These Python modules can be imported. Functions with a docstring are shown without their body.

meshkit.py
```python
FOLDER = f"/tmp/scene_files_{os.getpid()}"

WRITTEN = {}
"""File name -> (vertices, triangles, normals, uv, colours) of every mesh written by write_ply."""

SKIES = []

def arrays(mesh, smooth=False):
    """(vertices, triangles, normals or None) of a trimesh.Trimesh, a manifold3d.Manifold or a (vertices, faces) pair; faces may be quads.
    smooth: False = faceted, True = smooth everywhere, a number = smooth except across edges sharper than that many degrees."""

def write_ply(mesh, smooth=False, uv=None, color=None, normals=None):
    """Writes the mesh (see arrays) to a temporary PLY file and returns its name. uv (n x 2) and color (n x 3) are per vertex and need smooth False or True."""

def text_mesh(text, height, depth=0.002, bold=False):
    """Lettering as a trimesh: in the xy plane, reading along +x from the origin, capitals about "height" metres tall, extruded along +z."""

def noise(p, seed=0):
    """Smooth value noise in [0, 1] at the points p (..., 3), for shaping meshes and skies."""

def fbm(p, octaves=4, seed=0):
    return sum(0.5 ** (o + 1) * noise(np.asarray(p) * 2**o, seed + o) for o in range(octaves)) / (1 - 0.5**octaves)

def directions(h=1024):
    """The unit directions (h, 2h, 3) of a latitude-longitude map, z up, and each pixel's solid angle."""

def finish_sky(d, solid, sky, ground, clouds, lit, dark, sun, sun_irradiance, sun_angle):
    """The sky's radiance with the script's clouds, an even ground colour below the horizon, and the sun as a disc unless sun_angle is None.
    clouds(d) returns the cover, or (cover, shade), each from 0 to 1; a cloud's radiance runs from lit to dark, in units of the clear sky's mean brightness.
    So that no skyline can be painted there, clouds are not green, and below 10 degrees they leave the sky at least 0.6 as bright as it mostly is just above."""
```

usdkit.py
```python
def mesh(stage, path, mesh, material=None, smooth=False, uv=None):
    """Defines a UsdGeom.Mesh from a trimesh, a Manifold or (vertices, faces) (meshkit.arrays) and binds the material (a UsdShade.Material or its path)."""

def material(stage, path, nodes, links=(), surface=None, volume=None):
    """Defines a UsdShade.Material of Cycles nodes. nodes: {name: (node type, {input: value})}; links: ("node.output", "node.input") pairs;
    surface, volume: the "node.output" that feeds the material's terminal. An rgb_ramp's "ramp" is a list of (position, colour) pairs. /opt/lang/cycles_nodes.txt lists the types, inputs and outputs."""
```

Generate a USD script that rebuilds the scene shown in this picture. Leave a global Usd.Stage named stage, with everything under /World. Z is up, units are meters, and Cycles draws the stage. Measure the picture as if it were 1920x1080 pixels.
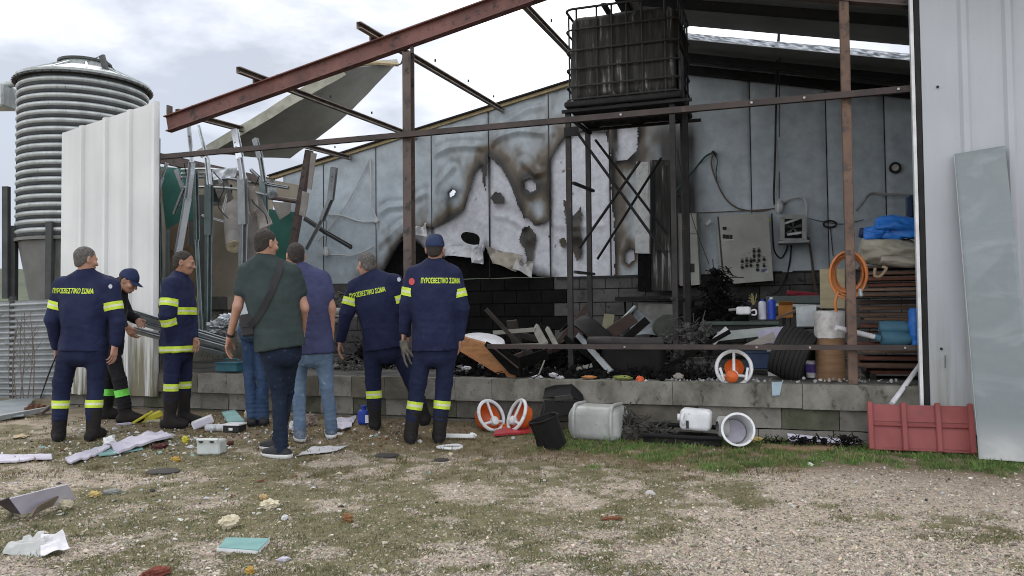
import math, random
import numpy as np, trimesh, manifold3d, usdkit, meshkit
from shapely.geometry import Polygon, Point, LineString, box as sbox
from shapely.ops import unary_union
import shapely
from pxr import Usd, UsdGeom, UsdLux, UsdShade, Gf, Sdf, Vt

stage = Usd.Stage.CreateInMemory()
UsdGeom.SetStageUpAxis(stage, UsdGeom.Tokens.z)
UsdGeom.SetStageMetersPerUnit(stage, 1.0)
UsdGeom.Xform.Define(stage, '/World')
stage.SetDefaultPrim(stage.GetPrimAtPath('/World'))
UsdGeom.Scope.Define(stage, '/World/Looks')
A = np.array
rng = np.random.default_rng(7)
random.seed(7)

# ---------------------------------------------------------------- camera, sky, light, exposure
FPX, HC = 1500.0, 1.17                       # focal length in pixels of the 1920 wide photograph, eye height
PITCH, ROLL = math.atan(50 / FPX), math.radians(0.6)
FWD = A([0, math.cos(PITCH), math.sin(PITCH)])
_r0, _u0 = A([1.0, 0, 0]), A([0, -math.sin(PITCH), math.cos(PITCH)])
CR, CU = math.cos(ROLL) * _r0 - math.sin(ROLL) * _u0, math.sin(ROLL) * _r0 + math.cos(ROLL) * _u0
EYE = A([0, 0, HC])
EXPOSURE = 0.35
SKY_STRENGTH = 0.10
SUN_EL, SUN_AZ = math.radians(52), math.radians(-35)      # azimuth = atan2(x, y)
SUN_INTENSITY, SUN_ANGLE = 0.3, 18.0
CLOUD_BRIGHT, CLOUD_GREY = (14.0, 14.2, 14.6), (5.0, 5.4, 6.2)

def ray0(x, y): return FWD + CR * (x - 960) / FPX - CU * (y - 540) / FPX
def nrm0(a): return a / np.linalg.norm(a)
cam = UsdGeom.Camera.Define(stage, '/World/camera')
m4 = Gf.Matrix4d(*[float(x) for x in (*CR, 0, *CU, 0, *(-FWD), 0, *EYE, 1)])
cam.AddTransformOp().Set(m4)
cam.CreateHorizontalApertureAttr(36.0)
cam.CreateVerticalApertureAttr(20.25)
cam.CreateFocalLengthAttr(36.0 * FPX / 1920)
cam.CreateClippingRangeAttr(Gf.Vec2f(0.05, 5000))
cam.CreateExposureAttr(EXPOSURE)

dome = UsdLux.DomeLight.Define(stage, '/World/sky')
dome.CreateIntensityAttr(1.0)
sky_mat = usdkit.material(stage, '/World/Looks/sky', {
    'tc': ('texture_coordinate', {}),
    'sky': ('sky_texture', {'sky_type': 'single_scattering', 'sun_disc': False, 'sun_elevation': SUN_EL, 'sun_rotation': SUN_AZ,
                            'altitude': 100.0, 'aerosol_density': 2.0}),
    'map': ('mapping', {'scale': (1.0, 1.0, 2.2), 'location': (3.1, 1.7, 0.4)}),
    'n1': ('noise_texture', {'scale': 2.1, 'detail': 7.0, 'roughness': 0.55, 'distortion': 0.3}),
    'nz': ('vector_math', {'math_type': 'normalize'}), 'dt': ('vector_math', {'math_type': 'dot_product', 'vector2': tuple(nrm0(ray0(60, 40)))}),
    'dm': ('map_range', {'range_type': 'smoothstep', 'from_min': 0.86, 'from_max': 1.0, 'to_min': 0.03, 'to_max': -0.12}), 'ad': ('math', {'math_type': 'add'}),
    'r1': ('rgb_ramp', {'ramp': [(0.36, CLOUD_GREY), (0.47, (9.0, 9.3, 10.2)), (0.56, CLOUD_BRIGHT)]}),
    'n2': ('noise_texture', {'scale': 3.3, 'detail': 5.0}),
    'r2': ('rgb_ramp', {'ramp': [(0.3, (0.86, 0.86, 0.86)), (0.6, (1.0, 1.0, 1.0))]}),
    'mix': ('mix', {'mix_type': 'mix'}),
    'bg': ('background_shader', {'strength': SKY_STRENGTH})},
    [('tc.generated', 'map.vector'), ('map.vector', 'n1.vector'), ('n1.fac', 'ad.value1'), ('tc.generated', 'nz.vector1'), ('nz.vector', 'dt.vector1'), ('dt.value', 'dm.value'), ('dm.result', 'ad.value2'), ('ad.value', 'r1.fac'), ('map.vector', 'n2.vector'), ('n2.fac', 'r2.fac'),
     ('r2.color', 'mix.fac'), ('sky.color', 'mix.color1'), ('r1.color', 'mix.color2'), ('mix.color', 'bg.color')], surface='bg.background')
UsdShade.MaterialBindingAPI.Apply(dome.GetPrim()).Bind(sky_mat)
dome.GetPrim().SetCustomDataByKey('kind', 'structure')
dome.GetPrim().SetCustomDataByKey('label', 'bright overcast sky with grey clouds at upper left')

sun = UsdLux.DistantLight.Define(stage, '/World/sun')
sun.CreateIntensityAttr(SUN_INTENSITY)
sun.CreateAngleAttr(SUN_ANGLE)
sun.CreateNormalizeAttr(True)
sun.CreateColorAttr(Gf.Vec3f(1.0, 0.97, 0.93))
sun.AddRotateZOp().Set(-math.degrees(SUN_AZ))
sun.AddRotateXOp().Set(-(90 - math.degrees(SUN_EL)))

# ---------------------------------------------------------------- frames: pixel of the photograph -> point on a real plane
def ray(x, y):
    return FWD + CR * (x - 960) / FPX - CU * (y - 540) / FPX
def gz0(y):
    t = np.clip((np.asarray(y, float) - 6.3) / 2.5, 0, 1)
    return 0.1 * t * t * (3 - 2 * t)
def gpt(x, y, h=0.0):
    d = ray(x, y); z = 0.0
    for _ in range(10):
        P = EYE + d * ((z + h - HC) / d[2]); z = float(gz0(P[1]))
    return P
def at(x, y, depth):
    d = ray(x, y)
    return EYE + d * (depth / d[1])
TH = math.radians(19)
UU, VV, ZZ = A([math.cos(TH), -math.sin(TH), 0]), A([math.sin(TH), math.cos(TH), 0]), A([0, 0, 1.0])
ORG = gpt(1500, 828); ORG[2] = 0
def B(u, v, z):                                # building frame: along the front, into the shed, up
    return ORG + UU * u + VV * v + ZZ * z
def onv(x, y, v):
    d = ray(x, y); t = (v - (EYE - ORG) @ VV) / (d @ VV); P = EYE + d * t
    return float((P - ORG) @ UU), float(P[2])
def onv3(x, y, v):
    u, z = onv(x, y, v)
    return B(u, v, z)
def onz(x, y, z):                              # a pixel on the level z
    d = ray(x, y)
    return EYE + d * ((z - HC) / d[2])
FZ = 0.53                                      # shed floor

# ---------------------------------------------------------------- materials
LK = '/World/Looks/'
_mats = {}
def M(name, c, r=0.6, metal=0.0, c2=None, sc=6.0, amt=None, bump=0.0, bsc=80.0, c3=None, spots=0.0, rnd=0.0, stretch=(1, 1, 1), spec=0.4, trans=0.0):
    """A surface with two tones mixed by noise, an optional third tone in spots, roughness variation and fine relief."""
    if name in _mats:
        return _mats[name]
    c = A(c, float)
    c2 = c * 0.72 if c2 is None else A(c2, float)
    n = {'tc': ('texture_coordinate', {}), 'mp': ('mapping', {'scale': stretch}),
         'n': ('noise_texture', {'scale': sc, 'detail': 6.0, 'roughness': 0.62}),
         'rp': ('rgb_ramp', {'ramp': [(0.32, tuple(c2)), (0.62, tuple(c))]}),
         'rr': ('map_range', {'from_min': 0.3, 'from_max': 0.7, 'to_min': min(1, r + 0.1), 'to_max': max(0.05, r - 0.08), 'clamp': True}),
         'p': ('principled_bsdf', {'metallic': metal, 'specular_ior_level': spec})}
    l = [('tc.object', 'mp.vector'), ('mp.vector', 'n.vector'), ('n.fac', 'rp.fac'), ('n.fac', 'rr.value'), ('rr.result', 'p.roughness')]
    out = 'rp.color'
    if c3 is not None:
        n['n3'] = ('noise_texture', {'scale': sc * 2.3, 'detail': 8.0, 'roughness': 0.7})
        n['r3'] = ('rgb_ramp', {'ramp': [(0.62 - spots * 0.3, (0, 0, 0)), (0.72 - spots * 0.3, (1, 1, 1))]})
        n['m3'] = ('mix', {'color2': tuple(c3)})
        l += [('mp.vector', 'n3.vector'), ('n3.fac', 'r3.fac'), ('r3.color', 'm3.fac'), (out, 'm3.color1')]
        out = 'm3.color'
    if rnd:
        n['oi'] = ('object_info', {}); n['mr'] = ('map_range', {'to_min': 1 - rnd, 'to_max': 1 + rnd})
        n['cx'] = ('mix', {'mix_type': 'multiply', 'fac': 1.0})
        l += [('oi.random', 'mr.value'), ('mr.result', 'cx.color2'), (out, 'cx.color1')]
        out = 'cx.color'
    l.append((out, 'p.base_color'))
    if bump:
        n['bn'] = ('noise_texture', {'scale': bsc, 'detail': 4.0})
        n['b'] = ('bump', {'strength': bump, 'distance': 0.01})
        l += [('mp.vector', 'bn.vector'), ('bn.fac', 'b.height'), ('b.normal', 'p.normal')]
    surf = 'p.BSDF'
    if trans:
        n['tl'] = ('translucent_bsdf', {}); n['mc'] = ('mix_closure', {'fac': trans})
        l += [(out, 'tl.color'), ('p.BSDF', 'mc.closure1'), ('tl.BSDF', 'mc.closure2')]
        surf = 'mc.closure'
    _mats[name] = usdkit.material(stage, LK + name, n, l, surface=surf)
    return _mats[name]
def MV(name, r=0.6, metal=0.0, bump=0.0, bsc=60.0, sc=9.0, spec=0.4):
    """The surface's own colour comes from the mesh's colour attribute 'tone', with noise over it."""
    if name in _mats:
        return _mats[name]
    n = {'tc': ('texture_coordinate', {}), 'at': ('attribute', {'attribute': 'tone'}),
         'n': ('noise_texture', {'scale': sc, 'detail': 6.0, 'roughness': 0.65}),
         'rp': ('rgb_ramp', {'ramp': [(0.3, (0.78, 0.78, 0.78)), (0.65, (1.08, 1.08, 1.08))]}),
         'mx': ('mix', {'mix_type': 'multiply', 'fac': 1.0}),
         'bn': ('noise_texture', {'scale': bsc, 'detail': 5.0}), 'b': ('bump', {'strength': bump, 'distance': 0.01}),
         'p': ('principled_bsdf', {'metallic': metal, 'roughness': r, 'specular_ior_level': spec})}
    l = [('tc.object', 'n.vector'), ('n.fac', 'rp.fac'), ('at.color', 'mx.color1'), ('rp.color', 'mx.color2'), ('mx.color', 'p.base_color'),
         ('tc.object', 'bn.vector'), ('bn.fac', 'b.height'), ('b.normal', 'p.normal')]
    _mats[name] = usdkit.material(stage, LK + name, n, l, surface='p.BSDF')
    return _mats[name]

# ---------------------------------------------------------------- prims
_used = {}
def _path(parent, name):
    base = parent + '/' + name
    k = _used.get(base, 0); _used[base] = k + 1
    return base if k == 0 else f'{base}_{k:03d}'
_loc = {}
def thing(name, label, cat, loc=(0, 0, 0), group=None, kind=None):
    p = _path('/World', name)
    x = UsdGeom.Xform.Define(stage, p)
    x.AddTranslateOp().Set(Gf.Vec3d(*[float(a) for a in loc]))
    _loc[p] = A(loc, float)
    _tag(x.GetPrim(), label, cat, group, kind)
    return p
def _tag(pr, label=None, cat=None, group=None, kind=None):
    for k, v in (('label', label), ('category', cat), ('group', group), ('kind', kind)):
        if v: pr.SetCustomDataByKey(k, v)
def _origin(p):
    while p not in _loc and p != '/World':
        p = p.rsplit('/', 1)[0]
    return _loc.get(p, np.zeros(3))
def vf(mesh):
    if hasattr(mesh, 'to_mesh'):
        q = mesh.to_mesh(); return np.array(q.vert_properties[:, :3]), np.array(q.tri_verts)
    if isinstance(mesh, tuple):
        v, f = np.asarray(mesh[0], float), np.asarray(mesh[1], int)
        if f.shape[1] == 4: f = np.vstack([f[:, [0, 1, 2]], f[:, [0, 2, 3]]])
        return v, f
    return np.array(mesh.vertices), np.array(mesh.faces)
def compact(v, f):
    k = np.unique(f)
    if len(k) == len(v): return v, f
    re = np.zeros(len(v), int); re[k] = np.arange(len(k)); return v[k], re[f]
def part(parent, name, mesh, mat, smooth=35, label=None, tone=None):
    p = _path(parent, name)
    if isinstance(mesh, list): mesh = cat(mesh)
    v, f = vf(mesh)
    if tone is None: v, f = compact(v, f)
    m = usdkit.mesh(stage, p, (v - _origin(parent), f), mat, smooth=True if tone is not None and smooth else (False if tone is not None else smooth))
    if tone is not None:
        UsdGeom.PrimvarsAPI(m).CreatePrimvar('tone', Sdf.ValueTypeNames.Color3fArray, 'vertex').Set(Vt.Vec3fArray.FromNumpy(np.asarray(tone, np.float32)))
    if label: m.GetPrim().SetCustomDataByKey('label', label)
    return p
def solo(name, mesh, mat, label, catg, smooth=35, group=None, kind=None, tone=None):
    """A thing that is one mesh: the mesh sits at its own base."""
    if isinstance(mesh, list): mesh = cat(mesh)
    v, f = vf(mesh)
    base = A([(v[:, 0].min() + v[:, 0].max()) / 2, (v[:, 1].min() + v[:, 1].max()) / 2, v[:, 2].min()])
    p = _path('/World', name)
    m = usdkit.mesh(stage, p, (v - base, f), mat, smooth=True if tone is not None and smooth else (False if tone is not None else smooth))
    m.AddTranslateOp().Set(Gf.Vec3d(*[float(a) for a in base]))
    _loc[p] = base
    if tone is not None:
        UsdGeom.PrimvarsAPI(m).CreatePrimvar('tone', Sdf.ValueTypeNames.Color3fArray, 'vertex').Set(Vt.Vec3fArray.FromNumpy(np.asarray(tone, np.float32)))
    _tag(m.GetPrim(), label, catg, group, kind)
    return p

# ---------------------------------------------------------------- shapes
def cat(ms):
    vs, fs, k = [], [], 0
    for m in ms:
        v, f = vf(m); vs.append(v); fs.append(f + k); k += len(v)
    return np.vstack(vs), np.vstack(fs)
def nrm(a):
    a = np.asarray(a, float); return a / max(np.linalg.norm(a), 1e-12)
_CH = {}
def boxm(c, ax, half, ch=0.0):
    """A box at c with axes ax (3 rows) and half sizes, its edges chamfered by ch."""
    ax = A(ax, float); half = A(half, float)
    if ch <= 0:
        s = A([[x, y, z] for x in (-1, 1) for y in (-1, 1) for z in (-1, 1)], float) * half
        f = A([[0, 1, 3], [0, 3, 2], [4, 6, 7], [4, 7, 5], [0, 4, 5], [0, 5, 1], [2, 3, 7], [2, 7, 6], [0, 2, 6], [0, 6, 4], [1, 5, 7], [1, 7, 3]])
        if np.linalg.det(ax) < 0: f = f[:, ::-1]
        return s @ ax + A(c, float), f
    ch = min(ch, half.min() * 0.95)
    pts = []
    for x in (-1, 1):
        for y in (-1, 1):
            for z in (-1, 1):
                s = A([x, y, z], float)
                for k in range(3):
                    h = half - ch; h[k] = half[k]; pts.append(s * h)
    mm = manifold3d.Manifold.hull_points(A(pts))
    v, f = vf(mm)
    if np.linalg.det(ax) < 0: f = f[:, ::-1]
    return v @ ax + A(c, float), f
BX = A([UU, VV, ZZ])
def bbox(u0, u1, v0, v1, z0, z1, ch=0.0):      # box in the building frame
    return boxm(B((u0 + u1) / 2, (v0 + v1) / 2, (z0 + z1) / 2), BX, ((u1 - u0) / 2, (v1 - v0) / 2, (z1 - z0) / 2), ch)
def frame_along(d, up=ZZ):
    d = nrm(d); s = np.cross(d, up)
    if np.linalg.norm(s) < 1e-3: s = np.cross(d, VV)
    s = nrm(s); return A([d, s, np.cross(s, d)])
def bar(p, q, w, h, up=ZZ, ch=0.0):            # a straight bar from p to q: w across, h along up
    p, q = A(p, float), A(q, float)
    return boxm((p + q) / 2, frame_along(q - p, up), (np.linalg.norm(q - p) / 2, w / 2, h / 2), ch)
def prof(p, q, poly, up=ZZ):
    """A profile (closed 2D outline: across, up) swept straight from p to q."""
    p, q = A(p, float), A(q, float)
    fr = frame_along(q - p, up)
    t = trimesh.creation.extrude_polygon(Polygon(poly), np.linalg.norm(q - p), engine='earcut')
    v = np.array(t.vertices)
    return p + v[:, 2:3] * fr[0] + v[:, 0:1] * fr[1] + v[:, 1:2] * fr[2], np.array(t.faces)[:, ::-1]
def ibeam(w, h, tf=0.012, tw=0.008):
    a, b = w / 2, h / 2
    return [(-a, -b), (a, -b), (a, -b + tf), (tw / 2, -b + tf), (tw / 2, b - tf), (a, b - tf), (a, b), (-a, b), (-a, b - tf), (-tw / 2, b - tf), (-tw / 2, -b + tf), (-a, -b + tf)]
def cprof(w, h, t=0.004, lip=0.012):           # C channel open to +across
    a, b = w / 2, h / 2
    return [(-a, -b), (a, -b), (a, -b + lip), (a - t, -b + lip), (a - t, -b + t), (-a + t, -b + t), (-a + t, b - t), (a - t, b - t), (a - t, b - lip), (a, b - lip), (a, b), (-a, b)]
def lprof(w, t=0.006):
    return [(0, 0), (w, 0), (w, t), (t, t), (t, w), (0, w)]
def tube(pts, r, n=8, taper=None, caps=True):
    pts = A(pts, float); k = len(pts)
    rr = np.full(k, r) if np.ndim(r) == 0 else A(r, float)
    tg = np.gradient(pts, axis=0); tg /= np.maximum(np.linalg.norm(tg, axis=1, keepdims=True), 1e-9)
    s = np.cross(tg[0], ZZ)
    if np.linalg.norm(s) < 0.1: s = np.cross(tg[0], A([1.0, 0, 0]))
    s = nrm(s); vs = []
    an = np.linspace(0, 2 * np.pi, n, endpoint=False)
    for i in range(k):
        s = nrm(s - tg[i] * (s @ tg[i])); b = np.cross(tg[i], s)
        vs.append(pts[i] + rr[i] * (np.cos(an)[:, None] * s + np.sin(an)[:, None] * b))
    v = np.vstack(vs); f = []
    for i in range(k - 1):
        for j in range(n):
            a, b2, c, d = i * n + j, i * n + (j + 1) % n, (i + 1) * n + (j + 1) % n, (i + 1) * n + j
            f += [[a, b2, c], [a, c, d]]
    if caps:
        v = np.vstack([v, pts[:1], pts[-1:]]); e0, e1 = len(v) - 2, len(v) - 1
        for j in range(n):
            f += [[e0, (j + 1) % n, j], [e1, (k - 1) * n + j, (k - 1) * n + (j + 1) % n]]
    return v, A(f)
def smoothpath(pts, n=8):
    pts = A(pts, float); out = []
    P = np.vstack([2 * pts[0] - pts[1], pts, 2 * pts[-1] - pts[-2]])
    for i in range(1, len(P) - 2):
        for t in np.linspace(0, 1, n, endpoint=False):
            a, b, c, d = P[i - 1:i + 3]
            out.append(0.5 * (2 * b + (c - a) * t + (2 * a - 5 * b + 4 * c - d) * t * t + (3 * b - a - 3 * c + d) * t ** 3))
    out.append(pts[-1]); return A(out)
def lathe(c, axis, profile, n=32, squash=None):
    """profile: (radius, height) points; swept round axis through c."""
    fr = frame_along(axis, ZZ if abs(nrm(axis)[2]) < 0.9 else A([0, 1.0, 0]))
    pr = A(profile, float); an = np.linspace(0, 2 * np.pi, n, endpoint=False); k = len(pr)
    v = (A(c, float) + pr[:, 1][:, None, None] * fr[0] + pr[:, 0][:, None, None] * (np.cos(an)[:, None] * fr[1] + np.sin(an)[:, None] * fr[2])).reshape(-1, 3)
    f = []
    for i in range(k - 1):
        for j in range(n):
            a, b2, c2, d = i * n + j, i * n + (j + 1) % n, (i + 1) * n + (j + 1) % n, (i + 1) * n + j
            f += [[a, c2, b2], [a, d, c2]]
    return v, A(f)
def sheet(p00, p10, p11, p01, nx=12, ny=12, t=0.004, wave=0.0, wsc=3.0, seed=0, curl=None):
    """A thick sheet between four corners, displaced along its normal by noise (wave) and by curl(s, t)."""
    P = [A(p, float) for p in (p00, p10, p11, p01)]
    s, q = np.meshgrid(np.linspace(0, 1, nx + 1), np.linspace(0, 1, ny + 1), indexing='ij')
    s3, q3 = s[..., None], q[..., None]
    v = P[0] * (1 - s3) * (1 - q3) + P[1] * s3 * (1 - q3) + P[2] * s3 * q3 + P[3] * (1 - s3) * q3
    n = nrm(np.cross(P[1] - P[0], P[3] - P[0]))
    d = np.zeros_like(s)
    if wave: d = d + wave * 2 * (meshkit.fbm(v * wsc + seed * 7.3, 3, seed) - 0.5)
    if curl is not None: d = d + curl(s, q)
    v = v + d[..., None] * n
    a = v.reshape(-1, 3); b = (v - n * t).reshape(-1, 3); N = len(a); f = []
    idx = np.arange(N).reshape(nx + 1, ny + 1)
    i00, i10, i11, i01 = idx[:-1, :-1].ravel(), idx[1:, :-1].ravel(), idx[1:, 1:].ravel(), idx[:-1, 1:].ravel()
    f = np.vstack([np.c_[i00, i10, i11], np.c_[i00, i11, i01], np.c_[i00, i11, i10] + N, np.c_[i00, i01, i11] + N])
    rim = np.r_[idx[:, 0], idx[-1, 1:], idx[-2::-1, -1], idx[0, -2:0:-1]]
    r2 = np.roll(rim, -1)
    f = np.vstack([f, np.c_[rim, rim + N, r2 + N], np.c_[rim, r2 + N, r2]])
    return np.vstack([a, b]), f
def crumple(c, ax, half, n=16, amp=0.3, seed=0, sc=5.0):
    """A lump with an uneven outline: a noise-displaced ellipsoid."""
    s = trimesh.creation.icosphere(subdivisions=3 if n <= 16 else 4)
    v = np.array(s.vertices)
    d = 1 + amp * 2 * (meshkit.fbm(v * sc * 0.5 + seed * 3.7, 4, seed) - 0.5)
    return (v * d[:, None] * A(half)) @ A(ax) + A(c), np.array(s.faces)
def rot(ang, axis):
    return trimesh.transformations.rotation_matrix(ang, axis)[:3, :3]
def colgrid(mask, U_, Z_, V_):
    """Triangles of a regular grid whose cells are kept by mask."""
    nx, nz = U_.shape
    idx = np.arange(nx * nz).reshape(nx, nz)
    i00, i10, i11, i01 = idx[:-1, :-1][mask], idx[1:, :-1][mask], idx[1:, 1:][mask], idx[:-1, 1:][mask]
    f = np.vstack([np.c_[i00, i10, i11], np.c_[i00, i11, i01]])
    v = (ORG + UU * U_[..., None] + VV * V_[..., None] + ZZ * Z_[..., None]).reshape(-1, 3)
    keep = np.unique(f); re = np.full(len(v), -1); re[keep] = np.arange(len(keep))
    return v[keep], re[f], keep
# ---------------------------------------------------------------- ground
def sst(a, b, x):
    t = np.clip((x - a) / (b - a), 0, 1); return t * t * (3 - 2 * t)
def P3(x, y, s, seed=0, o=4):
    return meshkit.fbm(np.stack([np.asarray(x, float) * s, np.asarray(y, float) * s, np.zeros_like(np.asarray(x, float)) + seed * 5.1], -1), o, seed)
def gz(x, y):
    x, y = np.asarray(x, float), np.asarray(y, float)
    near = np.exp(-((x / 9) ** 2 + ((y - 6) / 8) ** 2))
    return gz0(y) + near * (0.035 * (P3(x, y, 1.1, 3) - 0.5) + 0.012 * (P3(x, y, 6, 4) - 0.5))
def G(px, py, h=0.0):                          # a pixel on the uneven ground
    P = gpt(px, py, h); P[2] = float(gz(P[0], P[1])) + h; return P
def masks(x, y):
    """(gravel, olive grass, bare dirt, fresh green) over the yard, each 0 to 1."""
    x, y = np.asarray(x, float), np.asarray(y, float)
    vv = (x - ORG[0]) * VV[0] + (y - ORG[1]) * VV[1]
    n1, n2, n3 = P3(x, y, 0.9, 1), P3(x, y, 2.6, 2), P3(x, y, 7.0, 9)
    dirt = sst(-1.75, -0.9, vv + 0.9 * (n1 - 0.5)) * (1 - 0.5 * sst(-3.6, -5.0, x))
    green = sst(-1.25, -0.5, vv + 0.9 * (n2 - 0.5) + 0.6 * (n3 - 0.5)) * sst(0.30, 0.52, n3 * 0.6 + n2 * 0.4) * sst(-0.6, 0.9, x + 1.2 * (n1 - 0.5)) + 0.75 * sst(0.6, 0.68, n2) * sst(-1.9, -1.2, vv) * sst(-0.6, 0.6, x)
    left = sst(0.9, -1.4, x - 0.35 * (y - 4))
    n4 = P3(x, y, 13, 12)
    grass = sst(0.49, 0.60, n2 * 0.36 + n1 * 0.16 + n3 * 0.28 + n4 * 0.20 + 0.065 * left + 0.012 - 0.035 * sst(0.6, 2, x))
    gravel = np.clip(1 - grass, 0, 1) * (1 - 0.75 * dirt)
    return gravel, np.clip(grass * (1 - 0.6 * dirt), 0, 1), np.clip(dirt, 0, 1), np.clip(green, 0, 1)
def axis_lines(lo, hi, fine, far):
    core = np.arange(lo, hi, fine); out = []; s = fine; a = hi
    while a < far:
        s *= 1.35; a += s; out.append(a)
    o2 = []; s = fine; a = lo
    while a > -far:
        s *= 1.35; a -= s; o2.append(a)
    return np.r_[o2[::-1], core, out]
gx, gy = axis_lines(-5.2, 5.2, 0.035, 400), axis_lines(2.6, 9.4, 0.035, 400)
XX, YY = np.meshgrid(gx, gy, indexing='ij')
Zg = gz(XX, YY)
ga, gb, gc, gd = masks(XX, YY)
tone = np.zeros(XX.shape + (3,))
c_gr, c_ol, c_di, c_gn = A([0.34, 0.285, 0.225]), A([0.105, 0.096, 0.046]), A([0.135, 0.095, 0.06]), A([0.085, 0.105, 0.04])
tone[:] = c_gr
tone = tone * (1 - 0.8 * gc[..., None]) + c_di * 0.8 * gc[..., None]
tone = tone * (1 - 0.85 * gb[..., None]) + c_ol * 0.85 * gb[..., None]
tone = tone * (1 - 0.7 * gd[..., None]) + c_gn * 0.7 * gd[..., None]
tone *= (0.8 + 0.4 * P3(XX, YY, 14, 6))[..., None]
nx_, ny_ = XX.shape
ii = np.arange(nx_ * ny_).reshape(nx_, ny_)
gf = np.vstack([np.c_[ii[:-1, :-1].ravel(), ii[1:, :-1].ravel(), ii[1:, 1:].ravel()], np.c_[ii[:-1, :-1].ravel(), ii[1:, 1:].ravel(), ii[:-1, 1:].ravel()]])
gp = part('/World', 'ground', (np.stack([XX, YY, Zg], -1).reshape(-1, 3), gf), MV('ground', 0.95, bump=0.6, bsc=45, sc=28, spec=0.15), tone=tone.reshape(-1, 3))
_tag(stage.GetPrimAtPath(gp), 'gravel yard with worn grass in front of the burnt shed', None, None, 'structure')

# far hills behind everything, left of the shed
hx = np.linspace(-260, 60, 90); hv = []
for k, (yy, base) in enumerate([(150, -2), (185, 1), (230, 1)]):
    hv.append(np.stack([hx, np.full_like(hx, yy), base + (0, 9, 14)[k] * (0.55 + 0.9 * meshkit.fbm(np.stack([hx * 0.012, hx * 0 + k, hx * 0], -1), 4, k + 2))], -1))
hv = np.stack(hv); hi_ = np.arange(hv.shape[0] * hv.shape[1]).reshape(hv.shape[:2])
hf = np.vstack([np.c_[hi_[:-1, :-1].ravel(), hi_[:-1, 1:].ravel(), hi_[1:, 1:].ravel()], np.c_[hi_[:-1, :-1].ravel(), hi_[1:, 1:].ravel(), hi_[1:, :-1].ravel()]])
hp = part('/World', 'hills', (hv.reshape(-1, 3), hf), M('hill', (0.07, 0.085, 0.05), 0.95, c2=(0.045, 0.06, 0.035), sc=0.08), smooth=True)
_tag(stage.GetPrimAtPath(hp), 'low wooded hills far behind the silo', None, None, 'structure')

# ---------------------------------------------------------------- shed
BRN = M('rusted_steel', (0.085, 0.062, 0.051), 0.7, c2=(0.06, 0.045, 0.04), sc=5, c3=(0.02, 0.017, 0.016), spots=0.3, bump=0.2, bsc=120)
PURL = M('purlin_steel', (0.20, 0.165, 0.135), 0.65, c2=(0.11, 0.09, 0.08), sc=5, c3=(0.05, 0.04, 0.035), spots=0.2, bump=0.15, bsc=120)
TIE = M('tie_steel', (0.046, 0.032, 0.028), 0.7, c2=(0.022, 0.018, 0.017), sc=3, c3=(0.09, 0.05, 0.037), spots=0.05, bump=0.2, bsc=120)
RED = M('red_oxide_steel', (0.155, 0.062, 0.05), 0.6, c2=(0.085, 0.038, 0.034), sc=3.5, c3=(0.03, 0.022, 0.02), spots=0.25, bump=0.15, bsc=120)
RUST = M('rust_brown_steel', (0.13, 0.08, 0.055), 0.75, c2=(0.075, 0.05, 0.04), sc=4, c3=(0.05, 0.035, 0.03), spots=0.35, bump=0.2, bsc=120)
CLAD = M('white_cladding', (0.55, 0.56, 0.55), 0.42, c2=(0.48, 0.49, 0.48), sc=1.6, c3=(0.35, 0.345, 0.31), spots=0.02, stretch=(1, 1, 0.25))
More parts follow.
